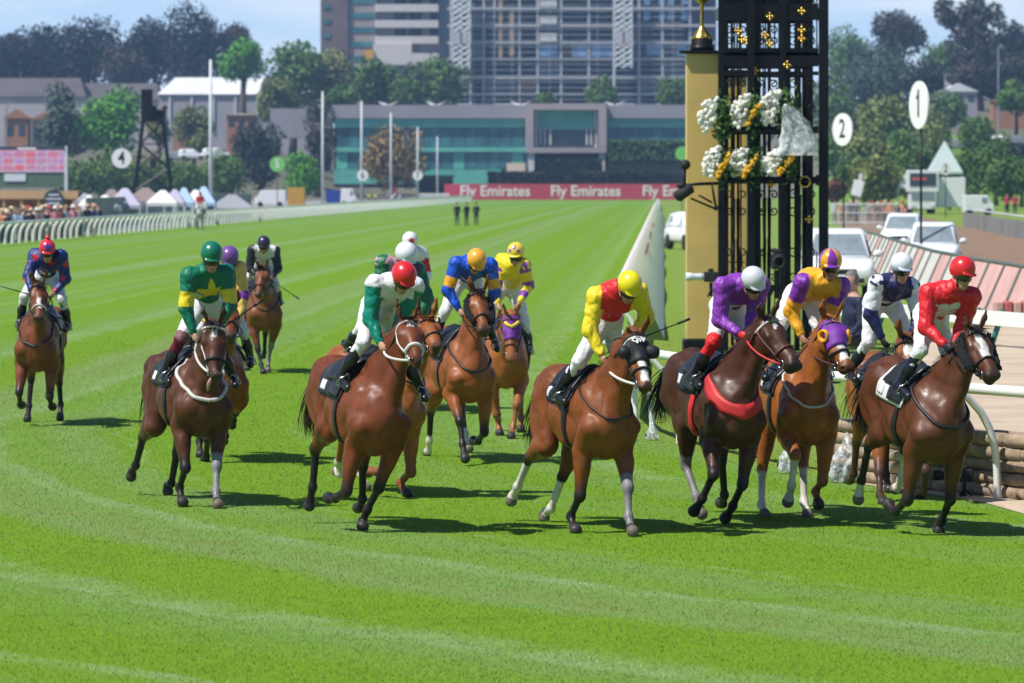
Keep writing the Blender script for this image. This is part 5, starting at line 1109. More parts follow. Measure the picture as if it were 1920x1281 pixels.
FITNUM = {            # place, heading, pitch, height, then joint positions of the horse and of its rider (metres)
    'h01': [-6.12, 58.909, -0.25, -5.41, -0.067, 0.991, 0.079, 1.866, 1.399, 0.135, 1.454, 0.43, -0.184, 0.803, 0.659, -0.209, 0.443, 0.449, -0.221, 0.271, 0.318, -0.221, 0.271, 0.232, -0.222, 0.256, 0.43, 0.184, 0.803, 0.506, 0.167, 0.383, 0.276, 0.161, 0.239, 0.145, 0.161, 0.239, 0.059, 0.16, 0.224, -0.349, -0.176, 0.876, -0.621, -0.197, 0.56, -0.572, -0.22, 0.205, -0.511, -0.228, 0.084, -0.454, -0.232, 0.018, -0.442, 0.158, 0.826, -0.722, 0.16, 0.516, -0.904, 0.162, 0.207, -0.842, 0.163, 0.086, -0.787, 0.164, 0.018, -0.126, 0.06, 1.942, 0.274, 0.105, 2.156, 0.429, 0.128, 2.242, 0.176, -0.058, 2.198, 0.321, 0.29, 2.189, 0.305, -0.133, 1.931, 0.305, 0.352, 1.89, 0.48, -0.071, 1.732, 0.457, 0.217, 1.71, -0.129, -0.041, 1.928, -0.131, 0.149, 1.893, 0.105, -0.205, 1.665, 0.115, 0.288, 1.627, -0.073, -0.285, 1.329, -0.07, 0.352, 1.291, 0.061, -0.274, 1.277, 0.066, 0.336, 1.243],
    'h02': [-3.178, 44.367, 20, -3.22, -0.116, 1.03, -0.033, 1.81, 1.341, -0.101, 1.323, 0.441, -0.184, 0.77, 0.617, -0.195, 0.382, 0.436, -0.201, 0.18, 0.513, -0.204, 0.074, 0.589, -0.206, 0.032, 0.441, 0.184, 0.77, 0.628, 0.115, 0.393, 0.755, 0.072, 0.157, 0.847, 0.055, 0.065, 0.925, 0.048, 0.026, -0.529, -0.183, 0.735, -0.923, -0.193, 0.598, -1.124, -0.215, 0.301, -1.243, -0.219, 0.237, -1.28, -0.225, 0.158, -0.508, 0.137, 0.738, -0.809, 0.124, 0.449, -0.961, 0.108, 0.124, -1.094, 0.107, 0.097, -1.064, 0.103, 0.015, 0.044, 0.176, 1.95, 0.348, 0.11, 2.282, 0.482, 0.106, 2.401, 0.35, -0.077, 2.229, 0.337, 0.301, 2.253, 0.351, -0.116, 1.919, 0.358, 0.332, 1.945, 0.417, -0.05, 1.662, 0.423, 0.19, 1.721, 0.077, 0.085, 1.907, 0.003, 0.262, 1.907, 0.215, -0.127, 1.611, 0.095, 0.306, 1.531, 0.061, -0.263, 1.278, -0.046, 0.481, 1.214, 0.193, -0.252, 1.22, 0.089, 0.459, 1.167],
    'h03': [-4.164, 75.167, 10.29, -5.88, -0.066, 1.088, -0.109, 1.781, 1.461, -0.234, 1.352, 0.428, -0.184, 0.8, 0.57, -0.121, 0.403, 0.675, -0.081, 0.156, 0.766, -0.066, 0.063, 0.842, -0.059, 0.02, 0.428, 0.184, 0.8, 0.214, 0.141, 0.434, 0.091, 0.112, 0.193, 0.16, 0.099, 0.082, 0.223, 0.091, 0.022, -0.383, -0.155, 0.859, -0.661, -0.155, 0.547, -0.661, -0.155, 0.188, -0.584, -0.155, 0.076, -0.517, -0.155, 0.02, -0.326, 0.155, 0.899, -0.645, 0.155, 0.631, -0.768, 0.155, 0.294, -0.885, 0.155, 0.226, -0.973, 0.155, 0.226, -0.075, 0.021, 1.818, 0.325, 0.018, 2.036, 0.488, -0.016, 2.104, 0.303, -0.174, 2.03, 0.266, 0.202, 2.017, 0.308, -0.229, 1.729, 0.304, 0.248, 1.717, 0.487, -0.086, 1.582, 0.497, 0.118, 1.577, -0.073, -0.081, 1.825, -0.045, 0.1, 1.762, 0.197, -0.228, 1.587, 0.157, 0.23, 1.457, -0.112, -0.335, 1.378, -0.095, 0.335, 1.181, 0.022, -0.321, 1.323, 0.045, 0.321, 1.144],
    'h04': [-3.311, 51.131, 9.22, -8.23, -0.151, 0.957, 0.024, 1.785, 1.465, -0.017, 1.503, 0.415, -0.184, 0.698, 0.5, -0.173, 0.28, 0.324, -0.167, 0.072, 0.196, -0.166, 0.049, 0.121, -0.165, 0.003, 0.415, 0.184, 0.698, 0.014, 0.188, 0.551, -0.234, 0.191, 0.441, -0.353, 0.192, 0.386, -0.439, 0.193, 0.375, -0.352, -0.155, 0.814, -0.663, -0.155, 0.536, -0.663, -0.155, 0.177, -0.578, -0.155, 0.071, -0.508, -0.155, 0.019, -0.321, 0.155, 0.837, -0.641, 0.155, 0.569, -0.763, 0.155, 0.232, -0.881, 0.155, 0.164, -0.968, 0.155, 0.164, 0.005, 0.001, 1.807, 0.352, 0.012, 2.103, 0.379, 0.082, 2.268, 0.353, -0.115, 1.954, 0.339, 0.195, 2.168, 0.338, -0.203, 1.661, 0.37, 0.242, 1.866, 0.504, -0.087, 1.48, 0.454, 0.191, 1.612, -0.013, -0.097, 1.781, -0.012, 0.097, 1.777, 0.215, -0.229, 1.496, 0.136, 0.267, 1.461, -0.101, -0.335, 1.297, -0.058, 0.374, 1.141, 0.033, -0.321, 1.242, 0.08, 0.358, 1.099],
    'h06': [-1.387, 40.95, 21.2, -6.2, -0.062, 0.848, 0.167, 1.93, 1.334, 0.084, 1.621, 0.426, -0.184, 0.802, 0.413, -0.257, 0.382, 0.156, -0.272, 0.293, 0.026, -0.274, 0.285, -0.061, -0.273, 0.29, 0.426, 0.184, 0.802, 0.325, 0.082, 0.4, 0.169, 0.027, 0.185, 0.102, -0, 0.076, 0.165, -0.015, 0.018, -0.332, -0.164, 0.901, -0.693, -0.17, 0.69, -0.754, -0.18, 0.337, -0.82, -0.183, 0.219, -0.849, -0.185, 0.136, -0.395, 0.211, 0.864, -0.638, 0.266, 0.53, -0.798, 0.318, 0.213, -0.901, 0.332, 0.126, -0.989, 0.333, 0.12, 0.121, 0.17, 2.005, 0.516, 0.182, 2.231, 0.69, 0.172, 2.275, 0.476, -0.009, 2.224, 0.467, 0.368, 2.202, 0.473, -0.052, 1.916, 0.403, 0.277, 1.916, 0.628, -0.008, 1.696, 0.468, 0.144, 1.688, 0.176, 0.083, 1.974, 0.083, 0.247, 1.943, 0.39, -0.095, 1.7, 0.123, 0.374, 1.577, 0.199, -0.241, 1.392, 0.068, 0.584, 1.252, 0.325, -0.23, 1.323, 0.201, 0.557, 1.205],
    'h07': [-1.371, 45.458, 27.82, -11.02, -0.15, 0.867, 0.137, 1.798, 1.387, -0.024, 1.592, 0.399, -0.184, 0.679, 0.674, -0.184, 0.352, 0.418, -0.184, 0.259, 0.287, -0.184, 0.259, 0.201, -0.184, 0.244, 0.399, 0.184, 0.679, 0.446, 0.176, 0.255, 0.21, 0.173, 0.121, 0.321, 0.172, 0.052, 0.399, 0.171, 0.013, -0.419, -0.073, 0.813, -0.735, -0.011, 0.548, -0.961, 0.052, 0.276, -1.002, 0.082, 0.15, -1.077, 0.071, 0.194, -0.357, 0.155, 0.835, -0.654, 0.155, 0.541, -0.654, 0.155, 0.182, -0.572, 0.155, 0.074, -0.504, 0.155, 0.019, 0.088, 0.013, 1.893, 0.378, 0.073, 2.241, 0.482, 0.092, 2.386, 0.395, -0.102, 2.33, 0.396, 0.268, 2.261, 0.406, -0.137, 2.022, 0.477, 0.34, 1.974, 0.459, -0.105, 1.755, 0.505, 0.224, 1.728, 0.031, -0.072, 1.907, 0.104, 0.085, 1.822, 0.274, -0.28, 1.687, 0.238, 0.228, 1.487, -0.072, -0.278, 1.512, -0.086, 0.334, 1.301, 0.052, -0.267, 1.438, 0.047, 0.32, 1.245],
    'h08': [-1.46, 62.637, 11.23, -3.5, -0.025, 1.265, -0.05, 1.61, 1.599, -0.05, 1.133, 0.44, -0.184, 0.859, 0.714, -0.184, 0.532, 0.459, -0.184, 0.439, 0.328, -0.184, 0.439, 0.242, -0.184, 0.424, 0.44, 0.184, 0.859, 0.579, 0.184, 0.456, 0.579, 0.184, 0.184, 0.654, 0.184, 0.077, 0.719, 0.184, 0.019, -0.329, -0.155, 0.916, -0.649, -0.155, 0.648, -0.771, -0.155, 0.311, -0.889, -0.155, 0.243, -0.976, -0.155, 0.243, -0.395, 0.155, 0.871, -0.661, 0.155, 0.55, -0.661, 0.155, 0.192, -0.587, 0.155, 0.078, -0.522, 0.155, 0.02, -0.104, 0.001, 1.906, 0.275, 0.025, 2.158, 0.373, -0.017, 2.302, 0.416, -0.09, 2.225, 0.172, 0.19, 2.153, 0.349, -0.165, 1.935, 0.265, 0.234, 1.864, 0.452, -0.095, 1.694, 0.43, 0.112, 1.686, -0.1, -0.096, 1.874, -0.1, 0.098, 1.874, 0.178, -0.228, 1.637, 0.178, 0.228, 1.637, -0.123, -0.336, 1.416, -0.123, 0.336, 1.416, 0.011, -0.322, 1.362, 0.011, 0.322, 1.362],
    'h09': [-0.605, 51.105, 15.68, -3.73, -0.107, 0.794, 0.017, 1.945, 1.227, -0.025, 1.559, 0.439, -0.184, 0.776, 0.75, -0.183, 0.484, 0.858, -0.181, 0.235, 0.929, -0.181, 0.125, 0.991, -0.18, 0.064, 0.439, 0.184, 0.776, 0.469, 0.174, 0.35, 0.228, 0.171, 0.225, 0.097, 0.171, 0.218, 0.01, 0.171, 0.228, -0.41, -0.142, 0.784, -0.731, -0.131, 0.519, -0.839, -0.118, 0.177, -0.911, -0.113, 0.062, -0.994, -0.112, 0.035, -0.299, 0.177, 0.865, -0.629, 0.197, 0.61, -0.531, 0.225, 0.266, -0.463, 0.234, 0.149, -0.401, 0.239, 0.088, -0.041, 0.096, 2.072, 0.398, 0.071, 2.189, 0.565, 0.047, 2.249, 0.337, -0.111, 2.22, 0.378, 0.264, 2.206, 0.318, -0.205, 1.929, 0.364, 0.328, 1.907, 0.429, -0.098, 1.704, 0.434, 0.177, 1.692, -0.025, 0.004, 2.019, -0.043, 0.193, 2.031, 0.075, -0.174, 1.686, 0.06, 0.271, 1.664, -0.073, -0.287, 1.345, -0.059, 0.446, 1.337, 0.06, -0.275, 1.287, 0.073, 0.427, 1.28],
    'h10': [-0.059, 56.38, -1.48, -10.52, -0.133, 1.203, 0.079, 1.55, 1.422, 0.097, 1.011, 0.402, -0.184, 0.7, 0.392, -0.124, 0.277, 0.132, -0.113, 0.198, 0.176, -0.095, 0.075, 0.23, -0.086, 0.007, 0.402, 0.184, 0.7, 0.707, 0.136, 0.405, 0.773, 0.093, 0.145, 0.873, 0.08, 0.061, 0.946, 0.072, 0.015, -0.316, -0.155, 0.878, -0.635, -0.155, 0.61, -0.758, -0.155, 0.273, -0.876, -0.155, 0.205, -0.963, -0.155, 0.205, -0.363, 0.155, 0.844, -0.652, 0.155, 0.543, -0.652, 0.155, 0.184, -0.572, 0.155, 0.074, -0.504, 0.155, 0.019, 0.041, 0.045, 1.856, 0.422, 0.064, 2.105, 0.526, 0.126, 2.237, 0.287, -0.055, 2.176, 0.543, 0.216, 2.121, 0.341, -0.122, 1.881, 0.38, 0.274, 1.869, 0.453, -0.096, 1.634, 0.492, 0.163, 1.648, 0.039, -0.056, 1.878, 0.05, 0.102, 1.768, 0.196, -0.204, 1.556, 0.119, 0.22, 1.403, -0.087, -0.331, 1.323, -0.061, 0.283, 1.064, 0.046, -0.317, 1.267, 0.08, 0.271, 1.032],
    'h11': [0.665, 40.932, 20.21, -3.52, -0.12, 0.996, 0.087, 1.825, 1.357, 0.059, 1.37, 0.44, -0.184, 0.764, 0.428, -0.22, 0.339, 0.245, -0.237, 0.139, 0.34, -0.245, 0.05, 0.421, -0.248, 0.017, 0.44, 0.184, 0.764, 0.681, 0.139, 0.415, 0.783, 0.107, 0.166, 0.872, 0.094, 0.071, 0.95, 0.089, 0.031, -0.47, -0.201, 0.749, -0.86, -0.219, 0.604, -1.083, -0.253, 0.324, -1.187, -0.264, 0.238, -1.219, -0.274, 0.157, -0.463, 0.101, 0.752, -0.727, 0.053, 0.433, -0.903, 0.007, 0.124, -1.035, 0.002, 0.091, -1.061, -0.01, 0.009, 0.092, 0.16, 1.899, 0.449, 0.122, 2.179, 0.623, 0.165, 2.192, 0.371, -0.043, 2.114, 0.515, 0.304, 2.157, 0.382, -0.106, 1.813, 0.374, 0.442, 1.924, 0.493, -0.029, 1.575, 0.426, 0.258, 1.73, 0.117, 0.086, 1.829, 0.014, 0.225, 1.915, 0.223, -0.144, 1.533, 0.171, 0.235, 1.56, 0.012, -0.29, 1.238, -0.121, 0.335, 1.325, 0.146, -0.277, 1.187, 0.013, 0.321, 1.27],
    'h12': [1.857, 41.597, 17.25, -6.69, -0.045, 0.878, 0.181, 1.926, 1.296, 0.323, 1.547, 0.423, -0.184, 0.815, 0.701, -0.262, 0.501, 0.563, -0.318, 0.273, 0.465, -0.338, 0.19, 0.397, -0.351, 0.137, 0.423, 0.184, 0.815, 0.434, 0.116, 0.394, 0.271, 0.081, 0.179, 0.171, 0.067, 0.097, 0.101, 0.059, 0.044, -0.368, -0.127, 0.897, -0.522, -0.094, 0.51, -0.293, -0.071, 0.235, -0.219, -0.061, 0.121, -0.158, -0.056, 0.059, -0.388, 0.223, 0.891, -0.616, 0.293, 0.548, -0.723, 0.361, 0.212, -0.821, 0.38, 0.12, -0.907, 0.378, 0.13, 0.059, 0.1, 2.016, 0.477, 0.113, 2.196, 0.655, 0.13, 2.215, 0.452, -0.08, 2.19, 0.413, 0.296, 2.202, 0.463, -0.117, 1.883, 0.375, 0.243, 1.902, 0.676, 0.001, 1.76, 0.468, 0.124, 1.676, 0.112, 0.028, 1.961, -0.002, 0.18, 1.996, 0.334, -0.13, 1.683, 0.175, 0.228, 1.653, 0.138, -0.259, 1.371, -0.106, 0.334, 1.406, 0.268, -0.248, 1.308, 0.028, 0.32, 1.35],
    'h13': [2.657, 42.468, 9.45, -2.58, -0.095, 0.908, 0.117, 1.907, 1.301, 0.198, 1.485, 0.444, -0.184, 0.797, 0.832, -0.199, 0.62, 0.794, -0.221, 0.352, 0.727, -0.23, 0.24, 0.677, -0.236, 0.169, 0.444, 0.184, 0.797, 0.449, 0.152, 0.371, 0.207, 0.142, 0.249, 0.312, 0.137, 0.172, 0.389, 0.133, 0.131, -0.327, -0.191, 0.842, -0.359, -0.241, 0.429, -0.211, -0.28, 0.104, -0.087, -0.287, 0.05, -0.007, -0.291, 0.015, -0.275, 0.147, 0.894, -0.261, 0.134, 0.477, -0.177, 0.122, 0.129, -0.067, 0.12, 0.049, 0.008, 0.118, 0.005, -0.052, 0.076, 2.085, 0.378, 0.156, 2.213, 0.465, 0.221, 2.356, 0.426, -0.031, 2.202, 0.379, 0.344, 2.169, 0.299, -0.11, 1.937, 0.337, 0.263, 1.876, 0.409, -0.034, 1.699, 0.432, 0.13, 1.658, -0.043, -0.02, 2.043, -0.047, 0.172, 2.042, 0.068, -0.197, 1.715, 0.092, 0.224, 1.683, -0.111, -0.319, 1.392, -0.118, 0.328, 1.373, 0.021, -0.306, 1.333, 0.015, 0.314, 1.316],
    'h14': [3.739, 45.184, 9.5, -8.71, -0.207, 1.055, -0.071, 1.652, 1.388, -0.071, 1.175, 0.412, -0.184, 0.638, 0.655, -0.244, 0.292, 0.822, -0.28, 0.081, 0.949, -0.286, 0.048, 1.02, -0.295, -0.002, 0.412, 0.184, 0.638, 0.673, 0.218, 0.302, 0.5, 0.239, 0.094, 0.376, 0.244, 0.052, 0.296, 0.247, 0.018, -0.32, -0.155, 0.786, -0.64, -0.155, 0.518, -0.762, -0.155, 0.18, -0.88, -0.155, 0.112, -0.967, -0.155, 0.112, -0.33, 0.155, 0.777, -0.664, 0.155, 0.528, -0.664, 0.155, 0.169, -0.574, 0.155, 0.068, -0.501, 0.155, 0.019, -0.012, -0.062, 1.973, 0.418, -0.013, 2.113, 0.482, 0.019, 2.278, 0.415, -0.206, 2.136, 0.329, 0.16, 2.107, 0.392, -0.267, 1.834, 0.371, 0.222, 1.81, 0.448, -0.162, 1.587, 0.461, 0.135, 1.568, -0.001, -0.149, 1.913, -0.007, 0.039, 1.943, 0.112, -0.224, 1.547, 0.103, 0.197, 1.605, -0.1, -0.365, 1.253, -0.085, 0.318, 1.287, 0.033, -0.349, 1.197, 0.047, 0.305, 1.226],
    'h15': [3.623, 40.58, 17.68, -9.36, -0.095, 0.865, 0.179, 1.859, 1.322, 0.174, 1.499, 0.409, -0.184, 0.746, 0.354, -0.237, 0.326, 0.118, -0.254, 0.192, -0.007, -0.249, 0.233, -0.088, -0.245, 0.264, 0.409, 0.184, 0.746, 0.357, 0.171, 0.323, 0.184, 0.165, 0.113, 0.07, 0.163, 0.048, 0.15, 0.162, 0.013, -0.356, -0.157, 0.877, -0.745, -0.158, 0.728, -0.914, -0.16, 0.411, -0.974, -0.161, 0.289, -0.999, -0.161, 0.206, -0.279, 0.166, 0.943, -0.656, 0.173, 0.765, -0.8, 0.186, 0.437, -0.9, 0.19, 0.345, -0.983, 0.191, 0.319, 0.106, 0.09, 1.955, 0.51, 0.114, 2.164, 0.573, 0.184, 2.317, 0.429, -0.063, 2.149, 0.524, 0.303, 2.121, 0.48, -0.115, 1.851, 0.436, 0.247, 1.833, 0.674, -0.008, 1.692, 0.501, 0.123, 1.599, 0.162, 0.017, 1.906, 0.041, 0.165, 1.929, 0.41, -0.136, 1.649, 0.204, 0.228, 1.583, 0.211, -0.254, 1.334, -0.093, 0.334, 1.357, 0.338, -0.243, 1.267, 0.04, 0.32, 1.301],
}
HORSE_JOINTS = ['poll', 'muzzle'] + [a + b for a in ('RF', 'LF', 'RH', 'LH') for b in 'EKFTO']
RIDER_JOINTS = ['pel', 'neck', 'head', 'shR', 'shL', 'elR', 'elL', 'haR', 'haL', 'hiR', 'hiL', 'knR', 'knL', 'anR', 'anL', 'toR', 'toL']
FIT = {}
for key, nums in FITNUM.items():
    J_ = {k: nums[5 + 3 * i:8 + 3 * i] for i, k in enumerate(HORSE_JOINTS)}; o_ = 5 + 3 * len(HORSE_JOINTS)
    P_ = {k: nums[o_ + 3 * i:o_ + 3 + 3 * i] for i, k in enumerate(RIDER_JOINTS)}
    FIT[key] = dict(loc=nums[:2], yaw=nums[2], pitch=nums[3], dz=nums[4], J=J_, P=P_)
PIVT = V3(0, 0, 1.2)
def hair_mesh(name, roots, dirs, lens, wid, rng, parent, col, droop=.0, segs=4, curl=.15, mat_=None):
    """flat tapered strands"""
    n = len(roots); v = np.zeros((n, segs + 1, 2, 3)); d = np.array(dirs, float); p = np.array(roots, float)
    side = np.cross(d, rng.normal(size=(n, 3))); side /= np.linalg.norm(side, axis=1)[:, None] + 1e-9
    for i in range(segs + 1):
        w = wid * (1 - .85 * i / segs)
        v[:, i, 0] = p - side * w; v[:, i, 1] = p + side * w
        d = d + rng.normal(size=(n, 3)) * curl + np.array([0, 0, -droop]); d /= np.linalg.norm(d, axis=1)[:, None]
        p = p + d * (np.asarray(lens)[:, None] / segs)
    fs = []
    base = np.arange(n) * (segs + 1) * 2
    for i in range(segs): fs.append(np.stack([base + i * 2, base + i * 2 + 1, base + i * 2 + 3, base + i * 2 + 2], 1))
    V = v.reshape(-1, 3); cc = np.tile(np.asarray(col, float), (len(V), 1)) * np.repeat(rng.uniform(.6, 1.6, n), (segs + 1) * 2)[:, None]
    return mesh_from(name, V, np.concatenate(fs).astype(np.int32), mat_ or M['hair'], parent, True, cc)
def make_horse(fit, spec, name='racehorse'):
    J = {k: np.array(v, float) for k, v in fit['J'].items()}; sc = spec.get('sc', .97); pit = rad(fit['pitch']); dz = fit['dz']
    Rp = np.array([[math.cos(pit), 0, -math.sin(pit)], [0, 1, 0], [math.sin(pit), 0, math.cos(pit)]])
    T = lambda *v: (Rp @ (np.array(v, float) - PIVT) + PIVT) * sc + V3(0, 0, dz)
    AX = Rp.T                                           # rows: trunk axes in local space
    root = empty(name, (*fit['loc'], 0), rad(fit['yaw'] - 90), spec['label'], 'horse', spec.get('group'))
    s = sc; vox = spec['vox']
    el = lambda x, y, z, a, b, c, k=.06: EL(T(x, y, z), (a * s, b * s, c * s), AX, k * s)
    yl = AX[1]
    trunk = [el(.10, 0, 1.20, .66, .268, .365), el(.48, 0, 1.19, .34, .235, .36, .08), RC(T(.42, 0, 1.49), T(-.05, 0, 1.47), .115 * s, .12 * s, .08, yl, 1.35),
             el(-.26, 0, 1.30, .46, .245, .27, .08), el(-.16, 0, 1.15, .50, .222, .25, .08), el(-.58, 0, 1.33, .37, .25, .265, .08), RC(T(-.60, 0, 1.50), T(-.86, 0, 1.40), .09 * s, .06 * s, .08)]
    for sy in (-1, 1):
        trunk += [el(-.72, sy * .13, 1.20, .21, .115, .27, .07), el(-.56, sy * .17, 1.42, .20, .08, .13, .06), el(.40, sy * .15, 1.28, .17, .10, .26, .05), el(.63, sy * .105, 1.13, .12, .095, .17, .028),
                  el(.54, sy * .165, 1.18, .14, .09, .18, .05), el(.06, sy * .185, 1.10, .35, .08, .18, .05)]
    # neck and head
    h = unit(J['muzzle'] - J['poll']); lat = unit(np.cross((0, 0, 1), h)); u = np.cross(h, lat); HAX = np.array([h, lat, u])
    Hp = lambda t, l=0, d=0: J['poll'] + (h * t * 1.05 + lat * l * 1.16 + u * d * 1.12) * s
    sh_ = s * 1.15
    n0 = T(.44, 0, 1.30); nt_ = Hp(.03, 0, -.10); nd = unit(nt_ - n0); nlat = unit(np.cross((0, 0, 1), nd)); nup = np.cross(nd, nlat); L = np.linalg.norm(nt_ - n0)
    na, nb_, nc = n0, n0 + nd * L * .40 + nup * .015, n0 + nd * L * .74 + nup * .03
    neck = [RC(na, nb_, .275 * s, .190 * s, .09, nlat, 1.68), RC(nb_, nc, .190 * s, .142 * s, .07, nlat, 1.62), RC(nc, nt_, .142 * s, .112 * s, .06, nlat, 1.42),
            RC(T(.62, 0, 1.22), Hp(.13, 0, -.19), .105 * s, .055 * s, .06), RC(T(.36, 0, 1.52), nb_ + nup * .20 * s, .08 * s, .045 * s, .07)]
    E = lambda t, l, d, a, b, c, k=.03: EL(Hp(t, l, d), (a * sh_, b * sh_, c * sh_), HAX, k * s)
    head = [E(.05, 0, -.07, .10, .080, .085), E(.17, 0, -.075, .14, .086, .080, .04), RC(Hp(.22, 0, -.06), Hp(.50, 0, -.062), .072 * sh_, .050 * sh_, .04, lat, 1.10), E(.555, 0, -.068, .054, .050, .052, .03),
            RC(Hp(.22, 0, -.15), Hp(.50, 0, -.118), .066 * sh_, .034 * sh_, .04), E(.545, 0, -.122, .045, .040, .028, .02)]
    for sy in (-1, 1):
        head += [E(.155, sy * .052, -.145, .135, .034, .095, .03), RC(Hp(.13, sy * .072, -.030), Hp(.215, sy * .080, -.040), .026 * sh_, .024 * sh_, .03), RC(Hp(.26, sy * .066, -.075), Hp(.40, sy * .050, -.075), .020 * sh_, .014 * sh_, .03),
                 E(.570, sy * .034, -.055, .034, .024, .030, .015), RC(Hp(.585, sy * .047, -.052), Hp(.567, sy * .060, -.060), .014 * sh_, .010 * sh_, .008, cut=True)]
    ears = []
    eb, et = spec.get('ears', (-.065, .155)), None
    for sy in (-1, 1):
        b0 = Hp(.005, sy * .052, -.015); t0 = Hp(eb[0], sy * .090, eb[1]); mid_ = (b0 + t0) / 2 + lat * sy * .012 * s
        fd = unit(h * .8 + lat * sy * .5)
        ears += [RC(b0, mid_, .026 * s, .034 * s, .02, fd, 1.5), RC(mid_, t0, .034 * s, .006 * s, .02, fd, 1.5), RC(mid_ + fd * .022 * s - u * .02, t0 * .6 + mid_ * .4 + fd * .022 * s, .016 * s, .008 * s, .01, cut=True)]
    F_ = SDF(); gi = F_.group(trunk + neck + head + ears)
    legs = {}
    for nme, sy in (('RF', -1), ('LF', 1)):
        c = nme[0]; el_ = J[nme + 'E']; k_, f_, t_, o_ = (J[nme + q] for q in 'KFTO'); sh = T(.62, sy * .165, 1.14); sg = unit(k_ - el_); fw = unit(np.cross((0, 1, 0), sg)) * 1.0
        if fw[0] < 0: fw = -fw
        cg = unit(f_ - k_); cf = unit(np.cross((0, 1, 0), cg)); cf = cf if cf[0] > 0 else -cf
        ho = unit(o_ - t_)
        pr = [RC(sh, el_, .125 * s, .105 * s, .06), RC(el_, k_, .094 * s, .047 * s, .05, fw, .9), EL(el_ + sg * .13 * s + fw * .018 - V3(0, -sy * .012, 0), (.075 * s, .062 * s, .15 * s), np.array([fw, np.cross(sg, fw), sg]), .04),
              EL(k_ + fw * .006, (.056 * s, .051 * s, .070 * s), np.array([fw, np.cross(sg, fw), sg]), .025), RC(k_, f_, .037 * s, .030 * s, .03), RC(k_ - cf * .028 * s, f_ - cf * .026 * s, .019 * s, .019 * s, .02),
              EL(f_ - cf * .006, (.045 * s, .042 * s, .046 * s), np.array([cf, np.cross(cg, cf), cg]), .025), RC(f_, t_, .034 * s, .036 * s, .025), RC(t_, o_ - ho * .03 * s, .046 * s, .060 * s, .012)]
        F_.group(pr, .034); legs[nme] = (el_, k_, f_, t_, o_)
    for nme, sy in (('RH', -1), ('LH', 1)):
        c = nme[0]; hp_ = T(-.60, sy * .13, 1.26); st, k_, f_, t_, o_ = (J[nme + q] for q in 'EKFTO'); sg = unit(k_ - st); bk = unit(np.cross((0, 1, 0), sg)); bk = bk if bk[0] < 0 else -bk
        cg = unit(f_ - k_); cb = unit(np.cross((0, 1, 0), cg)); cb = cb if cb[0] < 0 else -cb; ho = unit(o_ - t_); ax = np.array([bk, np.cross(sg, bk), sg])
        pr = [RC(hp_, st, .185 * s, .115 * s, .07, yl, 1.35), RC(T(-.80, sy * .12, 1.16), st + (k_ - st) * .35 + bk * .05, .125 * s, .070 * s, .07), RC(st, k_, .112 * s, .048 * s, .05), EL(st + sg * .15 * s + bk * .03, (.080 * s, .062 * s, .16 * s), ax, .05),
              EL(k_, (.052 * s, .040 * s, .065 * s), ax, .025), RC(k_ - sg * .07 * s + bk * .060 * s, k_ + cb * .045 * s, .017 * s, .022 * s, .03), RC(k_, f_, .040 * s, .032 * s, .03), RC(k_ + cb * .035 * s, f_ + cb * .022 * s, .017 * s, .016 * s, .02),
              EL(f_ + cb * .006, (.045 * s, .042 * s, .047 * s), np.array([cb, np.cross(cg, cb), cg]), .025), RC(f_, t_, .034 * s, .036 * s, .025), RC(t_, o_ - ho * .03 * s, .045 * s, .058 * s, .012)]
        F_.group(pr, .038); legs[nme] = (st, k_, f_, t_, o_)
    rg_ = np.random.default_rng(spec['seed'] + 7); kv = rg_.normal(size=(6, 3)) * np.array([13, 13, 8]); kp = rg_.random(6) * 6.28; kw = rg_.normal(size=(6, 3)) * 8
    def sinew(Q):
        r_ = 0
        for i in range(6): r_ = r_ + (np.sin(Q @ kv[i] + kp[i] + 1.3 * np.sin(Q @ kw[i])) if i > 2 else 1.3 - 2.4 * np.abs(np.sin(.5 * (Q @ kv[i]) + kp[i] + 1.1 * np.sin(Q @ kw[i]))))
        return (.0046 * r_ * np.clip((Q[..., 2] / s - .55) / .3, 0, 1)).astype(f32)
    v, fc = F_.mesh(vox, sinew); F_.disp = sinew
    # coat colours
    P = v; base = np.array(spec['coat']); pts = np.array(spec.get('points', base)); col = np.tile(base, (len(P), 1))
    hd = (P - J['poll']) / s; ht, hl, hu = hd @ h, hd @ lat, hd @ u; inhead = (np.abs(hl) < .13) & (hu < .03) & (hu > -.23) & (ht > .03)
    top = ss(.30, .05, np.abs((P - T(0, 0, 0)) @ AX[1])); 
    col = lerpc(col, base * .72, .5 * ss(1.2, 1.55, P[:, 2] / s))                     # darker along the top line as bays are
    ft = ss(.50, .64, ht) * inhead; col = lerpc(col, spec.get('muzzle', (.02, .016, .015)), ft * spec.get('muzzle_amt', .8))
    best = np.full(len(P), 9.0); prm = np.zeros(len(P)); who = np.full(len(P), -1); dist = np.zeros(len(P))
    for i, nme in enumerate(('RF', 'LF', 'RH', 'LH')):
        L_ = legs[nme]
        for q in range(4):
            d, t = segd(P, L_[q], L_[q + 1]); mm = d < best; best = np.where(mm, d, best); prm = np.where(mm, q + t, prm); who = np.where(mm, i, who)
    near = best < .125
    col = lerpc(col, pts, ss(.55, 1.02, prm) * near)
    socks = spec.get('socks', (0, 0, 0, 0))
    for i in range(4):
        if socks[i]: col = lerpc(col, (.62, .58, .50), (ss(3 - socks[i] * 2 - .03, 3 - socks[i] * 2 + .04, prm)) * (who == i) * near)
    bands = spec.get('bands', (0, 0, 0, 0))
    for i in range(4):
        if bands[i]: col = lerpc(col, (.20, .19, .20), (ss(.70, .76, prm) * ss(2.9, 2.7, prm)) * (who == i) * near)
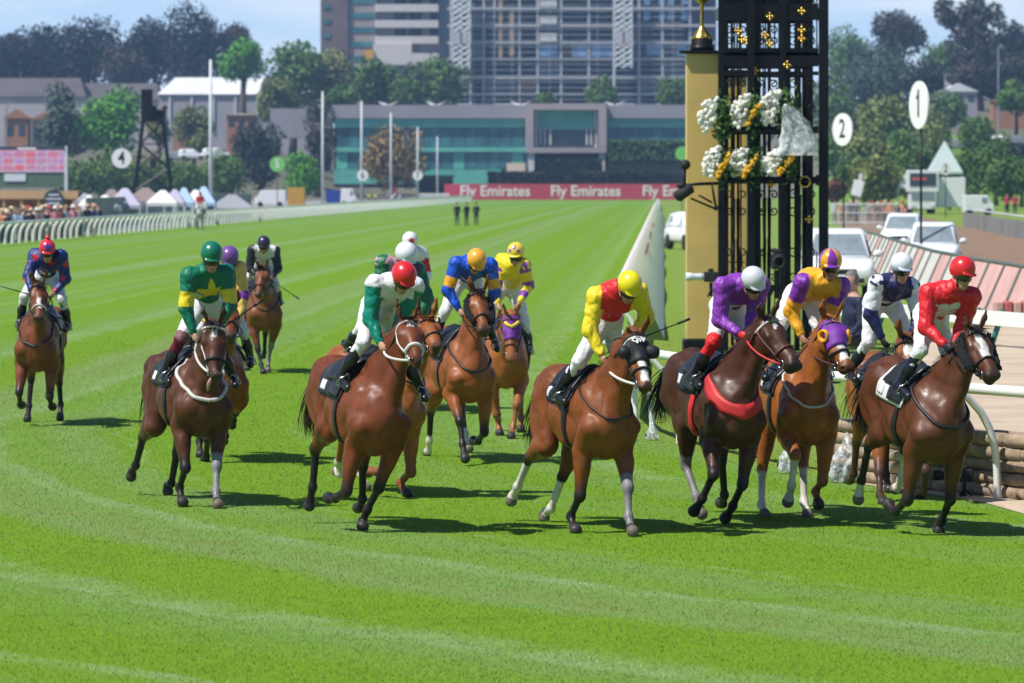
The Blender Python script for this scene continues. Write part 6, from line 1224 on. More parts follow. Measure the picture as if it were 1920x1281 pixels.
    hoof = (prm > 3.22) & near; hc = np.array([(.16, .13, .10) if socks[i] or bands[i] else (.035, .032, .030) for i in range(4)]); col[hoof] = hc[who[hoof]]
    bl = spec.get('blaze')
    if bl:
        w0, t0, t1 = bl; jag = .008 * np.sin(ht * 40) ; col = lerpc(col, (.72, .70, .66), inhead * (hu > -.06) * ss(w0 + .012, w0, np.abs(hl + jag)) * ss(t0 - .02, t0 + .01, ht) * ss(t1 + .02, t1 - .01, ht))
    er = (hu > .0) & (ht < .04) & (np.abs(hl) < .16); col = lerpc(col, pts * .5 + base * .4, er * .5)
    for sy in (-1, 1):
        d, _ = segd(P, Hp(.586, sy * .046, -.052), Hp(.57, sy * .056, -.058)); col = lerpc(col, (.01, .008, .008), ss(.024, .012, d / s))
        d, _ = segd(P, Hp(.185, sy * .092, -.045), Hp(.200, sy * .092, -.045)); col = lerpc(col, base * .25, .7 * ss(.045, .022, d / s))
    body = mesh_from('body', v, fc, M['coat'], root, True, col)
    for sy in (-1, 1): MB().ball(tuple(Hp(.192, sy * .086, -.045)), .029 * s, 10, 7).build('eye', M['eye'], root, True)
    rng = np.random.default_rng(spec['seed']); mane = np.array(spec.get('mane', (.012, .010, .010)))
    # mane and forelock
    n = spec.get('mane_n', 420); ts = rng.random(n); sd = spec.get('mane_side', 1)
    p0, p1, p2 = T(.34, 0, 1.60), nb_ + nup * .23 * s, Hp(-.02, 0, .0)
    cr = (1 - ts)[:, None] ** 2 * p0 + (2 * ts * (1 - ts))[:, None] * (p1 * 1.0 + nup * .035) + ts[:, None] ** 2 * p2
    side = np.where(rng.random(n) < .85, sd, -sd)
    dirs = nup * .75 + nlat * side[:, None] * .8 - nd * .15 + rng.normal(size=(n, 3)) * .12; dirs /= np.linalg.norm(dirs, axis=1)[:, None]
    hair_mesh('mane', cr - nup * .025, dirs, .12 * s + .07 * rng.random(n), .009, rng, root, mane, droop=.35, curl=.10)
    n = 90 if not (spec.get('tack') or {}).get('hood') else 8; rt = np.array([Hp(-.01 + .03 * rng.random(), rng.normal() * .022, .0) for _ in range(n)]); dirs = u * .5 + h * .9 + lat * rng.normal(size=(n, 1)) * .35 + rng.normal(size=(n, 3)) * .12
    hair_mesh('forelock', rt, dirs / np.linalg.norm(dirs, axis=1)[:, None], .08 + .09 * rng.random(n), .008, rng, root, mane, droop=.05, curl=.12)
    # tail: streaming behind
    n = 420; tl = T(-.90, 0, 1.43); tb = T(-1.02, 0, 1.40); rt = tl + (tb - tl) * rng.random((n, 1)) + rng.normal(size=(n, 3)) * .016; dirs = -AX[0] * 1.0 + V3(0, 0, -.45) + rng.normal(size=(n, 3)) * .11
    if 'tail' in spec: dirs = dirs + np.array(spec['tail'])
    hair_mesh('tail', rt, dirs / np.linalg.norm(dirs, axis=1)[:, None], .45 + .35 * rng.random(n), .010, rng, root, spec.get('tail_col', mane), droop=.24, segs=8, curl=.07)
    H = dict(root=root, T=T, Hp=Hp, F=F_, J=J, s=s, h=h, lat=lat, u=u, AX=AX, nd=nd, nlat=nlat, nup=nup, spec=spec)
    if not spec.get('no_tack'): tack(H, spec)
    return H
def cast(F_, O, D, tmax, which=(0,), n=64):
    O, D = np.asarray(O, float), np.asarray(D, float); ts = np.linspace(tmax, 0, n); P = O[:, None] + D[:, None] * ts[None, :, None]; d = F_.eval(P, which)
    ins = d < 0; i = np.argmax(ins, 1); i = np.where(ins.any(1), i, n - 1); j = np.maximum(i - 1, 0); k = np.arange(len(O))
    d0, d1 = d[k, j], d[k, i]; w = np.where(d0 != d1, d0 / np.where(d0 == d1, 1, d0 - d1), 0); t = ts[j] + (ts[i] - ts[j]) * np.clip(w, 0, 1)
    return O + D * t[:, None]
def patch(name, H, m, O, D, off, parent, thick=.010, tmax=.6, which=(0,)):
    """sheet laid on the body: O, D are (a, b, 3) grids of ray origins and directions"""
    a, b = O.shape[:2]; D2 = D / np.linalg.norm(D, axis=-1, keepdims=True); P = cast(H['F'], O.reshape(-1, 3), D2.reshape(-1, 3), tmax, which).reshape(a, b, 3) + D2 * np.asarray(off)[..., None]
    i = (np.arange(a - 1)[:, None] * b + np.arange(b - 1)[None]).ravel()
    o = mesh_from(name, P.reshape(-1, 3), np.stack([i, i + 1, i + b + 1, i + b], 1), m, parent); md = o.modifiers.new('solid', 'SOLIDIFY'); md.thickness = thick; md.offset = 0
    return o
def tack(H, spec):
    T, Hp, s, root, F_, J, u, h, lat = (H[k] for k in ('T', 'Hp', 's', 'root', 'F', 'J', 'u', 'h', 'lat')); AX = H['AX']; tk = spec.get('tack', {})
    sm = M[tk.get('strap', 'strap_black')]; bm = M[tk.get('bridle', tk.get('strap', 'strap_black'))]
    def hring(pts, off=.008):
        O = np.array([Hp(t, 0, -.085) for t, a in pts]); D = np.array([math.cos(rad(a)) * u + math.sin(rad(a)) * lat for t, a in pts]); return cast(F_, O, D, .30) + D * off
    br = empty('bridle'); br.parent = root
    def strap(name, pts, r=.011, m=None): return MB().tube([tuple(p) for p in pts], r, 6).build(name, m or bm, br, True)
    strap('browband', hring([(.085, a) for a in range(-105, 106, 15)]), .012, M[tk['brow']] if 'brow' in tk else None)
    strap('noseband', hring([(tk.get('nose_t', .40), a) for a in range(-180, 181, 15)]), .012 if 'nose_r' not in tk else tk['nose_r'], M[tk['nose']] if 'nose' in tk else None)
    for sg in (-1, 1):
        strap('cheek_strap', hring([(.06, sg * 88), (.14, sg * 98), (.22, sg * 100), (.32, sg * 100), (.42, sg * 104), (.49, sg * 112)]), .009, M[tk['cheek']] if 'cheek' in tk else None)
        c = hring([(.49, sg * 112)], .012)[0]; MB().tube([tuple(c + (h * math.cos(a) + u * math.sin(a)) * .036) for a in np.linspace(0, 2 * PI, 17)], .006, 6, False).build('bit_ring', M['steel'], br, True)
        H['bit%d' % sg] = c
    strap('throat_strap', hring([(.07, a) for a in range(95, 266, 15)]), .009)
    # saddle cloth, saddle, girth
    def around(xs, angs, zc=1.25):
        O = np.array([[T(x, 0, zc) for a in angs] for x in xs]); D = np.array([[math.cos(rad(a)) * AX[2] + math.sin(rad(a)) * AX[1] for a in angs] for x in xs]); return O, D
    O, D = around(np.linspace(-.36, .22, 14), np.linspace(-80, 80, 31)); cl = patch('saddle_cloth', H, M[tk.get('cloth', 'cloth_black')], O, D, .014 + np.zeros(O.shape[:2]), root)
    for sg in (-1, 1):
        O, D = around(np.linspace(-.31, -.19, 6), np.linspace(54, 72, 6) * sg); patch('number_patch', H, M['cloth_white'], O, D, .024 + np.zeros(O.shape[:2]), cl, .006)
    xs, an = np.linspace(-.24, .22, 12), np.linspace(-50, 50, 17); O, D = around(xs, an)
    off = .035 + .035 * np.exp(-((xs[:, None] - .18) / .06) ** 2) * np.exp(-(an[None] / 22) ** 2) + .045 * np.exp(-((xs[:, None] + .22) / .06) ** 2) * np.exp(-(an[None] / 26) ** 2)
    sd_ = patch('saddle', H, M['saddle_leather'], O, D, off, root, .022)
    for sg in (-1, 1):
        O, D = around(np.linspace(-.06, .20, 7), np.linspace(46, 74, 7) * sg); patch('flap', H, M['saddle_leather'], O, D, .036 + np.zeros(O.shape[:2]), sd_, .010)
    gm_ = M[tk.get('girth', 'strap_black')]; O, D = around(np.linspace(.10, .18, 3), np.linspace(70, 290, 25), 1.22); patch('girth', H, gm_, O, D, .012 + np.zeros(O.shape[:2]), root, .008, .6, (0, 1, 2))
    bp = tk.get('breast')
    if bp:
        r_, mm = bp[:2]; dn_ = unit(AX[2] * -.50 + AX[0] * .86); c = T(.50, 0, 1.42); D = []; O = []
        for a in np.linspace(0, 2 * PI, 41): D.append(AX[1] * math.sin(a) + dn_ * math.cos(a)); O.append(c)
        D = np.array(D); P = cast(F_, np.array(O), D, .75, (0, 1, 2)); 
        if r_ == 'wide':
            nn = unit(np.cross(AX[1], dn_))
            if nn[2] < 0: nn = -nn
            sel = [i for i in range(41) if i < 15 or i > 25]; sel = [i for i in range(26, 41)] + [i for i in range(0, 15)]
            O2 = np.array([[c + nn * w for w in (-.05, -.02, .02, .05)] for i in sel]); D2 = np.array([[D[i]] * 4 for i in sel]); patch('breastplate', H, M[mm], O2, D2, .012 + np.zeros(O2.shape[:2]), root, .010, .75, (0, 1, 2))
        else: MB().tube([tuple(p + d * .010) for p, d in zip(P, D)], r_, 7, False).build('breastplate', M[mm], root, True)
    hd = tk.get('hood')
    if hd:
        ts = np.linspace(.045, hd.get('t1', .34), 9); an = np.linspace(-112, 112, 25); O = np.array([[Hp(t, 0, -.085) for a in an] for t in ts]); D = np.array([[math.cos(rad(a)) * u + math.sin(rad(a)) * lat for a in an] for t in ts])
        hb = patch('hood', H, M[hd['m']], O, D, .009 + np.zeros(O.shape[:2]), root, .006, .3)
        for sg in (-1, 1):
            c = Hp(.195, sg * .098, -.045); dr = unit(lat * sg * .9 + u * .25 + h * .30); R_ = .058 * s
            e1 = unit(np.cross(dr, h)); e2 = np.cross(dr, e1); mb = MB(); nn = 18
            if hd.get('cup'):
                prof = [(1.0, -.02), (1.12, .015), (1.0, .035), (.62, .020), (.50, .0)] if hd['cup'] == 'ring' else [(1.0, -.03), (1.12, .01), (1.05, .045), (.75, .075), (.35, .085), (.0, .086)]
                for r_, z in prof:
                    for k in range(nn):
                        a = 2 * PI * k / nn; op = 1.0
                        mb.v.append(tuple(c + (e1 * math.cos(a) + e2 * math.sin(a)) * R_ * r_ + dr * z * s))
                for i in range(len(prof) - 1):
                    for k in range(nn): k2 = (k + 1) % nn; mb.f.append((i * nn + k, i * nn + k2, (i + 1) * nn + k2, (i + 1) * nn + k))
                mb.build('eye_cup', M[hd['cm']], hb, True)
        if hd.get('v'):
            pth = hring([(.115, -44), (.155, -24), (.185, 0), (.155, 24), (.115, 44)], .018); MB().tube([tuple(p) for p in pth], .022, 7).build('chevron', M[hd['v']], hb, True)
        if hd.get('text'):
            c = hring([(.115, 0)], .016)[0]; X, Z = -lat, u
            # lettering reads from the front: its right is the horse's left
            ex = lat; ey = -h; ez = u
            M4 = Matrix(((ex[0], ey[0], ez[0], c[0]), (ex[1], ey[1], ez[1], c[1]), (ex[2], ey[2], ez[2], c[2]), (0, 0, 0, 1)))
            text(hd['text'], .062, M['sign_white'], hb, M4, .004, bold=.003)
    fl = tk.get('fleece')
    if fl:
        for sg in (-1, 1):
            pp = hring([(t, sg * a) for t, a in ((.05, 84), (.11, 98), (.18, 108), (.26, 108), (.34, 106), (.41, 110))], .030); rg = np.random.default_rng(3); mb = MB()
            mb.tube([tuple(p) for p in pp], [.034, .048, .052, .052, .048, .034], 12)
            for q in range(160):
                i = rg.random() * 4.99; k = int(i); p = pp[k] + (pp[k + 1] - pp[k]) * (i - k) + unit(rg.normal(size=3)) * .044; mb.ball(tuple(p), .013, 5, 4)
            mb.build('sheepskin_cheek', M['fleece_black'], br, True)
    if tk.get('tongue'):
        c = Hp(.555, .02, -.155); MB().tube([tuple(Hp(.54, -.02, -.10)), tuple(Hp(.585, -.05, -.15)), tuple(Hp(.60, -.06, -.20) + V3(0, 0, -.03))], [.016, .020, .012], 8).build('tongue', M['tongue'], root, True)
def make_jockey(fit, H, sp):
    P = {k: np.array(v, float) for k, v in fit['P'].items()}; vox = sp['vox']
    root = empty('person', (*fit['loc'], 0), rad(fit['yaw'] - 90), sp['label'], 'jockey', None)
    hy, hpit, hroll = (rad(a) for a in sp.get('look', (0, -18, 0)))
    f = V3(math.cos(hpit) * math.cos(hy), math.cos(hpit) * math.sin(hy), math.sin(hpit)); l = unit(np.cross((0, 0, 1), f)); u = np.cross(f, l)
    l, u = l * math.cos(hroll) + u * math.sin(hroll), u * math.cos(hroll) - l * math.sin(hroll); AX = np.array([f, l, u]); hc = P['head']
    hp = lambda a, b, c: hc + f * a + l * b + u * c
    sp_ = unit(P['neck'] - P['pel']); ll = unit(P['shL'] - P['shR']); ll = unit(ll - sp_ * (ll @ sp_)); bk = np.cross(sp_, ll)       # bk points out of the back? fixed below
    if bk[2] < 0: bk = -bk
    mid = (P['pel'] + P['neck']) / 2 + bk * .075; chest = P['pel'] * .25 + P['neck'] * .75 + bk * .02
    # ---- body: head, neck, hands on one continuous figure
    B = SDF(); E = lambda a, b, c, ra, rb, rc, k=.03: EL(hp(a, b, c), (ra, rb, rc), AX, k)
    head = [E(-.01, 0, .045, .098, .077, .095), E(.025, 0, -.05, .068, .060, .080, .04), E(.060, 0, -.098, .030, .032, .026, .03), RC(hp(.085, 0, .0), hp(.108, 0, -.040), .010, .016, .012), E(.086, 0, -.072, .012, .024, .007, .008), E(.084, 0, -.084, .012, .021, .008, .008),
            RC(hp(.075, -.035, .018), hp(.075, .035, .018), .012, .012, .02), RC(hp(-.02, 0, -.06), P['neck'] + bk * .01, .050, .050, .04)]
    for sg in (-1, 1): head += [E(-.012, sg * .074, -.005, .022, .012, .032, .01), E(.048, sg * .043, -.030, .028, .022, .022, .03), E(.080, sg * .030, .002, .012, .014, .010, .006)]
    tors = [RC(P['pel'], mid, .080, .075, .06, bk, 1.3), RC(mid, P['neck'], .075, .060, .06, bk, 1.3), RC(P['shR'], P['shL'], .035, .035, .04)]
    B.group(head + tors)
    for sg, c in ((-1, 'R'), (1, 'L')):
        sh, e, ha = P['sh' + c], P['el' + c], P['ha' + c]; d = unit(ha - e); wr = ha - d * .03
        B.group([RC(sh, e, .042, .036, .03), RC(e, wr, .036, .024, .02)], .03)
        # hand: palm, four bent fingers of unequal length closing on the rein, thumb from the side of the palm
        inn = V3(0, -sg, 0); inn = unit(inn - d * (inn @ d)); dn = np.cross(d, inn); dn = dn if dn[2] < 0 else -dn
        hp_ = [RC(wr, ha + d * .045, .024, .027, .015), EL(ha + d * .035, (.046, .020, .040), np.array([d, inn, dn]), .015)]
        for q, (o, L1, L2) in enumerate(((-.030, .034, .030), (-.010, .038, .034), (.010, .036, .032), (.029, .029, .025))):
            k0 = ha + d * .068 + dn * o; k1 = k0 + d * L1 * .75 + inn * L1 * .65; k2 = k1 + inn * L2 * .65 - d * L2 * .75
            hp_ += [RC(k0 - d * .02, k0, .0105, .0105, .006), RC(k0, k1, .0105, .0095, .004), RC(k1, k2, .0095, .008, .004)]
        th0 = ha + d * .015 - dn * .030; th1 = th0 + d * .034 - dn * .010 + inn * .012; th2 = th1 + d * .022 + inn * .016
        hp_ += [RC(th0, th1, .013, .0105, .008), RC(th1, th2, .0105, .0085, .005)]
        B.group(hp_ + [RC(e, wr, .030, .022, .02)], .02)
    for c in 'RL': B.group([RC(P['hi' + c], P['kn' + c], .065, .045, .03), RC(P['kn' + c], P['an' + c], .045, .030, .03), RC(P['an' + c], P['to' + c], .030, .025, .02)], .04)
    v, fc = B.mesh(vox * .9); skin = np.array(sp.get('skin', (.50, .27, .185))); col = np.tile(skin, (len(v), 1)); q = v - hc
    lf, lb_, lu = q @ f, q @ l, q @ u
    col = lerpc(col, (.42, .16, .13), ss(.013, .006, np.abs(lu + .078)) * ss(.028, .020, np.abs(lb_)) * (lf > .06)); col = lerpc(col, (.06, .035, .025), ss(.008, .003, np.abs(lu - .020)) * (np.abs(np.abs(lb_) - .032) < .02) * (lf > .06))
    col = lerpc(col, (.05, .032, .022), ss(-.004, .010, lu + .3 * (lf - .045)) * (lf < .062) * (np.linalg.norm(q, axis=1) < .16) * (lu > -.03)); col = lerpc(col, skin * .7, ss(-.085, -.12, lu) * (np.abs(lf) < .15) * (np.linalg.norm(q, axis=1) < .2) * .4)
    gl = sp.get('gloves')
    if gl is not None:
        for c in gl[1]:
            d, _ = segd(v, P['ha' + c] - unit(P['ha' + c] - P['el' + c]) * .035, P['ha' + c] + unit(P['ha' + c] - P['el' + c]) * .12); col = lerpc(col, gl[0], ss(.085, .075, d))
    mesh_from('body', v, fc, M['skin'], root, True, col)
    # ---- silks
    rng = np.random.default_rng(sp['seed']); ph = rng.random(8) * 6.28
    def folds(Q):
        q1 = np.abs(np.sin(.5 * (Q @ np.array([44, 14, 30.])) + ph[0] + 1.5 * np.sin(Q @ np.array([9, 17, -12.]) + ph[1]))); q2 = np.abs(np.sin(.5 * (Q @ np.array([-26, 56, 46.])) + ph[2] + 1.4 * np.sin(Q @ np.array([15, 7, 21.]) + ph[3])))
        return (.0075 * (.55 - q1) + .0055 * (.55 - q2)).astype(f32)
    S = SDF(); S.group([RC(P['pel'] * .80 + P['neck'] * .20, mid, .130, .130, .07, bk, 1.25), RC(mid, chest, .130, .140, .07, bk, 1.22), RC(chest, P['neck'], .140, .098, .06, bk, 1.1), RC(P['shR'], P['shL'], .076, .076, .06), EL((P['shR'] + P['shL']) / 2 - sp_ * .10, (.14, .195, .125), np.array([sp_, ll, bk]), .06), RC(P['neck'] - sp_ * .02, P['neck'] + unit(hc - P['neck']) * .055, .085, .070, .03)])
    for c in 'RL':
        d = unit(P['ha' + c] - P['el' + c]); S.group([RC(P['sh' + c], P['el' + c], .084, .068, .05), RC(P['el' + c], P['ha' + c] - d * .035, .067, .040, .03)], .045)
    v, fc = S.mesh(vox, folds)
    arm = np.zeros(len(v)); at_ = np.zeros(len(v)); bd = np.full(len(v), 9.)
    for sg, c in ((-1, 'R'), (1, 'L')):
        for i, (a, b) in enumerate((('sh', 'el'), ('el', 'ha'))):
            d, t = segd(v, P[a + c], P[b + c]); mm = d < bd; bd = np.where(mm, d, bd); arm = np.where(mm, sg, arm); at_ = np.where(mm, i + t, at_)
    d, ts = segd(v, P['pel'], P['neck']); latp = (v - P['pel']) @ ll; istor = (bd > .094) | ((np.abs(latp) < .16) & (at_ < .36)); arm = np.where(istor, 0, arm)
    vd = dict(arm=arm, t=at_, s=(v - P['pel']) @ sp_ / .46, q=latp, fr=-((v - mid) @ bk), z=v[:, 2], P=v, rng=rng)
    mesh_from('jersey', v, fc, M['silk'], root, True, sp['silk'](vd))
    # ---- breeches, boots
    W = SDF(); W.group([EL(P['pel'], (.13, .165, .125), np.array([sp_, ll, bk]), .05), RC(P['pel'], P['pel'] * .72 + P['neck'] * .28, .118, .112, .05, bk, 1.2)])
    for c in 'RL': W.group([RC(P['hi' + c], P['kn' + c], .100, .062, .06), RC(P['kn' + c], P['kn' + c] * .62 + P['an' + c] * .38, .058, .050, .03)], .05)
    v, fc = W.mesh(vox * 1.1, folds); col = np.tile(np.array(sp.get('breech', (.72, .72, .74))), (len(v), 1))
    kb = sp.get('knee_band')
    if kb is not None:
        for c in 'RL': d, t = segd(v, P['kn' + c], P['an' + c]); col = lerpc(col, kb, (d < .09) * ss(-.02, .03, t - sp.get('kb0', .04)))
    mesh_from('breeches', v, fc, M['breech'], root, True, col)
    for sg, c in ((-1, 'R'), (1, 'L')):
        K = SDF(); k_, a_, t_ = P['kn' + c], P['an' + c], P['to' + c]; k0 = k_ * .80 + a_ * .20 if kb is None else k_ * .62 + a_ * .38; d = unit(t_ - a_); t2 = a_ + d * .20; dn = unit(a_ - k_)
        K.group([RC(k0, k_ * .45 + a_ * .55, .053, .055, .03), RC(k_ * .45 + a_ * .55, a_, .055, .040, .03), RC(a_ + dn * .015 - d * .045, t2, .036, .034, .03), RC(a_ + dn * .045 - d * .05, a_ + dn * .045 - d * .04, .026, .026, .015), RC(a_ + dn * .028 + d * .05, t2 + dn * .012, .036, .030, .02)])
        v, fc = K.mesh(vox * 1.1); top_ = np.array(sp.get('boot', (.014, .014, .017))); col = np.tile(top_, (len(v), 1)); mesh_from('boot', v, fc, M['boot'], root, True, col)
        # stirrup hangs from the saddle: belongs to the horse
        if H:
            c0 = a_ + d * .085 + dn * .052; w_ = unit(np.cross(d, dn)); st = MB(); st.tube([tuple(c0 - w_ * .055), tuple(c0 + w_ * .055)], .010, 6).tube([tuple(c0 - w_ * .055), tuple(c0 - w_ * .050 - dn * .07), tuple(c0 - dn * .135), tuple(c0 + w_ * .050 - dn * .07), tuple(c0 + w_ * .055)], .007, 6); st.build('stirrup', M['steel'], H['root'], True)
            sb_ = H['T'](.05, sg * .20, 1.52); MB().tube([tuple(c0 - dn * .135), tuple((c0 - dn * .135 + sb_) / 2 + V3(0, sg * .02, 0)), tuple(sb_)], .010, 6).build('stirrup_leather', M['strap_black'], H['root'], True)
    # ---- cap
    Hm = SDF(); cz = .050; Hm.group([E(-.008, 0, cz, .126, .104, .112), E(.010, 0, cz + .02, .105, .098, .098, .03), RC(hp(-.3, 0, -.225), hp(.3, 0, -.112), .17, .17, .004, cut=True)]); 
    Hm.group([EL(hp(.108, 0, .038), (.042, .078, .010), np.array([unit(f - u * .28), l, unit(u + f * .28)]), .01)], .012)
    if sp.get('pompom'): Hm.group([EL(hp(-.02, 0, .190), (.034, .034, .034), None, .01)], .015)
    v, fc = Hm.mesh(vox * .8); q = v - hc; cd = dict(f=q @ f, l=q @ l, u=q @ u, P=v); cap = mesh_from('cap', v, fc, M['helm'], root, True, sp['cap'](cd))
    if sp.get('capband', True): MB().tube([tuple(hp(-.008 + .1235 * math.cos(a), .102 * math.sin(a), .032 + .016 * math.cos(a))) for a in np.linspace(0, 2 * PI, 33)], .006, 6, False).build('cap_band', M[sp.get('capband_m', 'strap_black')], cap, True)
    g_ = []
    for i, uu in enumerate((-.040, -.028, -.010, .008, .024)):
        for k in range(15):
            a = rad(-72 + 144 * k / 14); r_ = .104 - .012 * (1 if uu < -.03 else 0) + .012 * math.cos(a); g_.append(tuple(hp(-.012 + (r_ + .012) * math.cos(a), (r_ - .016) * math.sin(a), uu)))
    ff = [(i * 15 + k, i * 15 + k + 1, (i + 1) * 15 + k + 1, (i + 1) * 15 + k) for i in range(4) for k in range(14)]
    go = mesh_from('goggles', g_, ff, M['goggle'], root); md = go.modifiers.new('solid', 'SOLIDIFY'); md.thickness = .010
    MB().tube([tuple(hp(.045, -.072, -.02)), tuple(hp(.045, -.062, -.085)), tuple(hp(.062, 0, -.125)), tuple(hp(.045, .062, -.085)), tuple(hp(.045, .072, -.02))], .006, 6).build('chin_strap', M['strap_black'], cap, True)
    # ---- reins go from bit to hand
    if H and not H['spec'].get('no_tack'):
        tk = H['spec'].get('tack', {})
        for sg, c in ((-1, 'R'), (1, 'L')):
            b0, hnd = H['bit%d' % sg], P['ha' + c] + unit(P['ha' + c] - P['el' + c]) * .085; m_ = (b0 + hnd) / 2 + V3(0, sg * .11, -.03)
            pts = [tuple(b0 * (1 - t) ** 2 + m_ * 2 * t * (1 - t) + hnd * t * t) for t in np.linspace(0, 1, 11)] + [tuple(hnd + V3(-.10, -sg * .03, -.06)), tuple(hnd + V3(-.18, -sg * .06, -.16))]
            MB().tube(pts, .010 if tk.get('rein') != 'strap_white' else .013, 6).build('rein', M[tk.get('rein', 'strap_black')], H['root'], True)
    if sp.get('whip'):
        c, dr, L_, lb2 = sp['whip']; hnd = P['ha' + c] + unit(P['ha' + c] - P['el' + c]) * .06; dr = unit(dr); wp = empty('whip', root.matrix_basis @ Vector(tuple(hnd)), rad(fit['yaw'] - 90), lb2, 'whip')
        MB().tube([tuple(-dr * .10), tuple(dr * .08)], .012, 7).build('grip', M['strap_black'], wp, True); MB().tube([tuple(dr * .08), tuple(dr * (L_ - .12))], [.008, .006], 6).build('shaft', M['strap_black'], wp, True); MB().box(tuple(dr * (L_ - .06)), (.02, .02, .02)).tube([tuple(dr * (L_ - .12)), tuple(dr * L_)], [.012, .014], 6).build('flap', M['strap_black'], wp, True)
    return root
# ================================================================== THE FIELD
GRN, YEL, PUR, BLU, ORG, RED, WHT, NAV, MAR, BLK = map(np.array, ((.004, .155, .085), (.80, .62, .02), (.21, .035, .36), (.008, .075, .50), (.80, .36, .02), (.66, .018, .022), (.72, .73, .76), (.018, .018, .085), (.16, .025, .075), (.014, .015, .02)))
def flat(c): return lambda d: np.tile(np.array(c, float), (len(d['P']), 1))
def star(x, y, r, n=5, rot=0):
    a = np.arctan2(x, y) + rot; R_ = np.hypot(x, y); k = np.abs(((a * n / (2 * PI)) % 1) - .5) * 2; return ss(r * .004 + .006, -.006, R_ - r * (.42 + .58 * k ** 1.6) + 0)
def silk(body, sleeve=None, fn=None):
    def g(d):
        c = np.tile(np.array(body, float), (len(d['P']), 1))
        if sleeve is not None: c[d['arm'] != 0] = sleeve
        return fn(d, c) if fn else c
    return g
def band(c, d, t0, t1, colr): return lerpc(c, colr, (d['arm'] != 0) * ss(t0 - .03, t0 + .02, d['t']) * ss(t1 + .03, t1 - .02, d['t']))
def f01(d, c):
    r = np.random.default_rng(4); idx = r.choice(len(c), 26, replace=False); Q = d['P']; ctr = []
    for i in idx:
        if all(np.linalg.norm(Q[i] - q) > .13 for q in ctr): ctr.append(Q[i])
    for q in ctr:
        e = Q - q; x, y = e[:, 1], e[:, 2] * .8 + e[:, 0] * .6; R_ = np.linalg.norm(e, axis=1); a = np.arctan2(x, y); k = np.abs(((a * 5 / (2 * PI)) % 1) - .5) * 2; c = lerpc(c, RED, ss(.005, -.005, R_ - .058 * (.45 + .55 * k ** 1.5)))
    return c
def f02(d, c):
    c = band(c, d, .52, .98, YEL); y = (d['s'] - .62) * .46; x = d['q']; c = lerpc(c, YEL, star(x, y, .17) * (d['arm'] == 0) * (d['fr'] > -.02)); return c
def f04(d, c): c = band(c, d, .85, 1.2, PUR); return lerpc(c, (.05, .03, .03), (d['fr'] < -.05) * (d['arm'] == 0) * .9)
def f06(d, c): return lerpc(c, WHT, (d['arm'] != 0) * ss(.10, .04, d['t']))
def f07(d, c): return lerpc(c, (.55, .28, .36), (d['arm'] == 0) * ss(.06, .10, -d['q']))
def f08(d, c): return lerpc(c, RED, (d['arm'] != 0) * ss(.25, .3, d['t']) * ss(.95, .9, d['t']))
def f09(d, c): return band(c, d, .50, .86, ORG)
def f10(d, c): x = d['t'] * .30 + d['P'][:, 0] * .5; return lerpc(c, PUR, (d['arm'] != 0) * ss(.02, -.02, np.abs(((x / .20) % 1) - .5) - .26))
def f11(d, c): return lerpc(c, YEL, (d['arm'] == 0) * ss(.135, .15, np.abs(d['q'])))
def f12(d, c): return lerpc(c, (.70, .62, .78), (d['arm'] == 0) * ss(.35, .25, d['s']) * (d['fr'] < .02))
def f13(d, c):
    c = lerpc(c, PUR, (d['arm'] != 0) * ss(.62, .56, d['t'])); c = lerpc(c, ORG, (d['arm'] != 0) * ss(.60, .66, d['t']) * ss(1.05, 1.0, d['t'])); c = lerpc(c, PUR, (d['arm'] == 0) * ss(.14, .17, np.abs(d['q']))); return lerpc(c, PUR, (d['arm'] == 0) * ss(.22, .14, d['s']))
def f14(d, c): return lerpc(c, NAV, (d['arm'] != 0) * ss(.80, .86, d['t']))
def f15(d, c):
    y = (d['s'] - .62) * .46 / 1.5; x = d['q'] / 1.5; m = np.zeros(len(c))
    for (ax, ay, bx, by, w) in ((-.02, .06, .02, -.06, .034), (.0, .06, .04, .09, .026), (.02, .02, .085, .05, .015), (.03, -.01, .09, -.01, .015), (.02, -.06, .075, -.10, .016), (-.0, -.06, -.02, -.11, .016), (-.02, .03, -.075, .06, .015), (-.03, -.03, -.085, -.02, .018), (-.085, -.02, -.08, .05, .014)):
        A, B_ = np.array([ax, ay]), np.array([bx, by]); q = np.stack([x, y], 1); dd, _ = segd(q, A, B_); m = np.maximum(m, ss(w + .004, w - .006, dd))
    return lerpc(c, WHT, m * (d['arm'] == 0) * (d['fr'] > -.02))
def c01(d):
    c = flat(RED)(d); return lerpc(c, (.02, .04, .35), star(d['l'], d['u'] - .105, .065) * (d['f'] > 0))
def c08(d): c = flat(WHT)(d); return lerpc(c, RED, ss(.045, .035, np.hypot(d['l'], d['u'] - .09)) * (d['f'] > 0))
def c10(d):
    c = flat(YEL)(d)
    for l0, u0 in ((-.055, .10), (.05, .095), (0, .14)): c = lerpc(c, PUR, star(d['l'] - l0, d['u'] - u0, .034) * (d['f'] > 0))
    return c
def c13(d): a = np.arctan2(d['l'], d['f']); return lerpc(flat(ORG)(d), PUR, (np.floor((a + .35) / (PI / 4)) % 2 == 0) * 1.0)
def c02(d): return lerpc(flat(GRN)(d), (.60, .60, .45), (d['f'] > .105) * (d['u'] < .02) * 1.0)
def c14(d): return lerpc(flat((.74, .75, .80))(d), (.45, .50, .68), ss(.055, .035, d['u']) * 1.0)
BAY, DBAY, CHE, LBAY, BLKP = (.200, .052, .011), (.09, .028, .010), (.305, .092, .018), (.250, .074, .015), (.016, .012, .011)
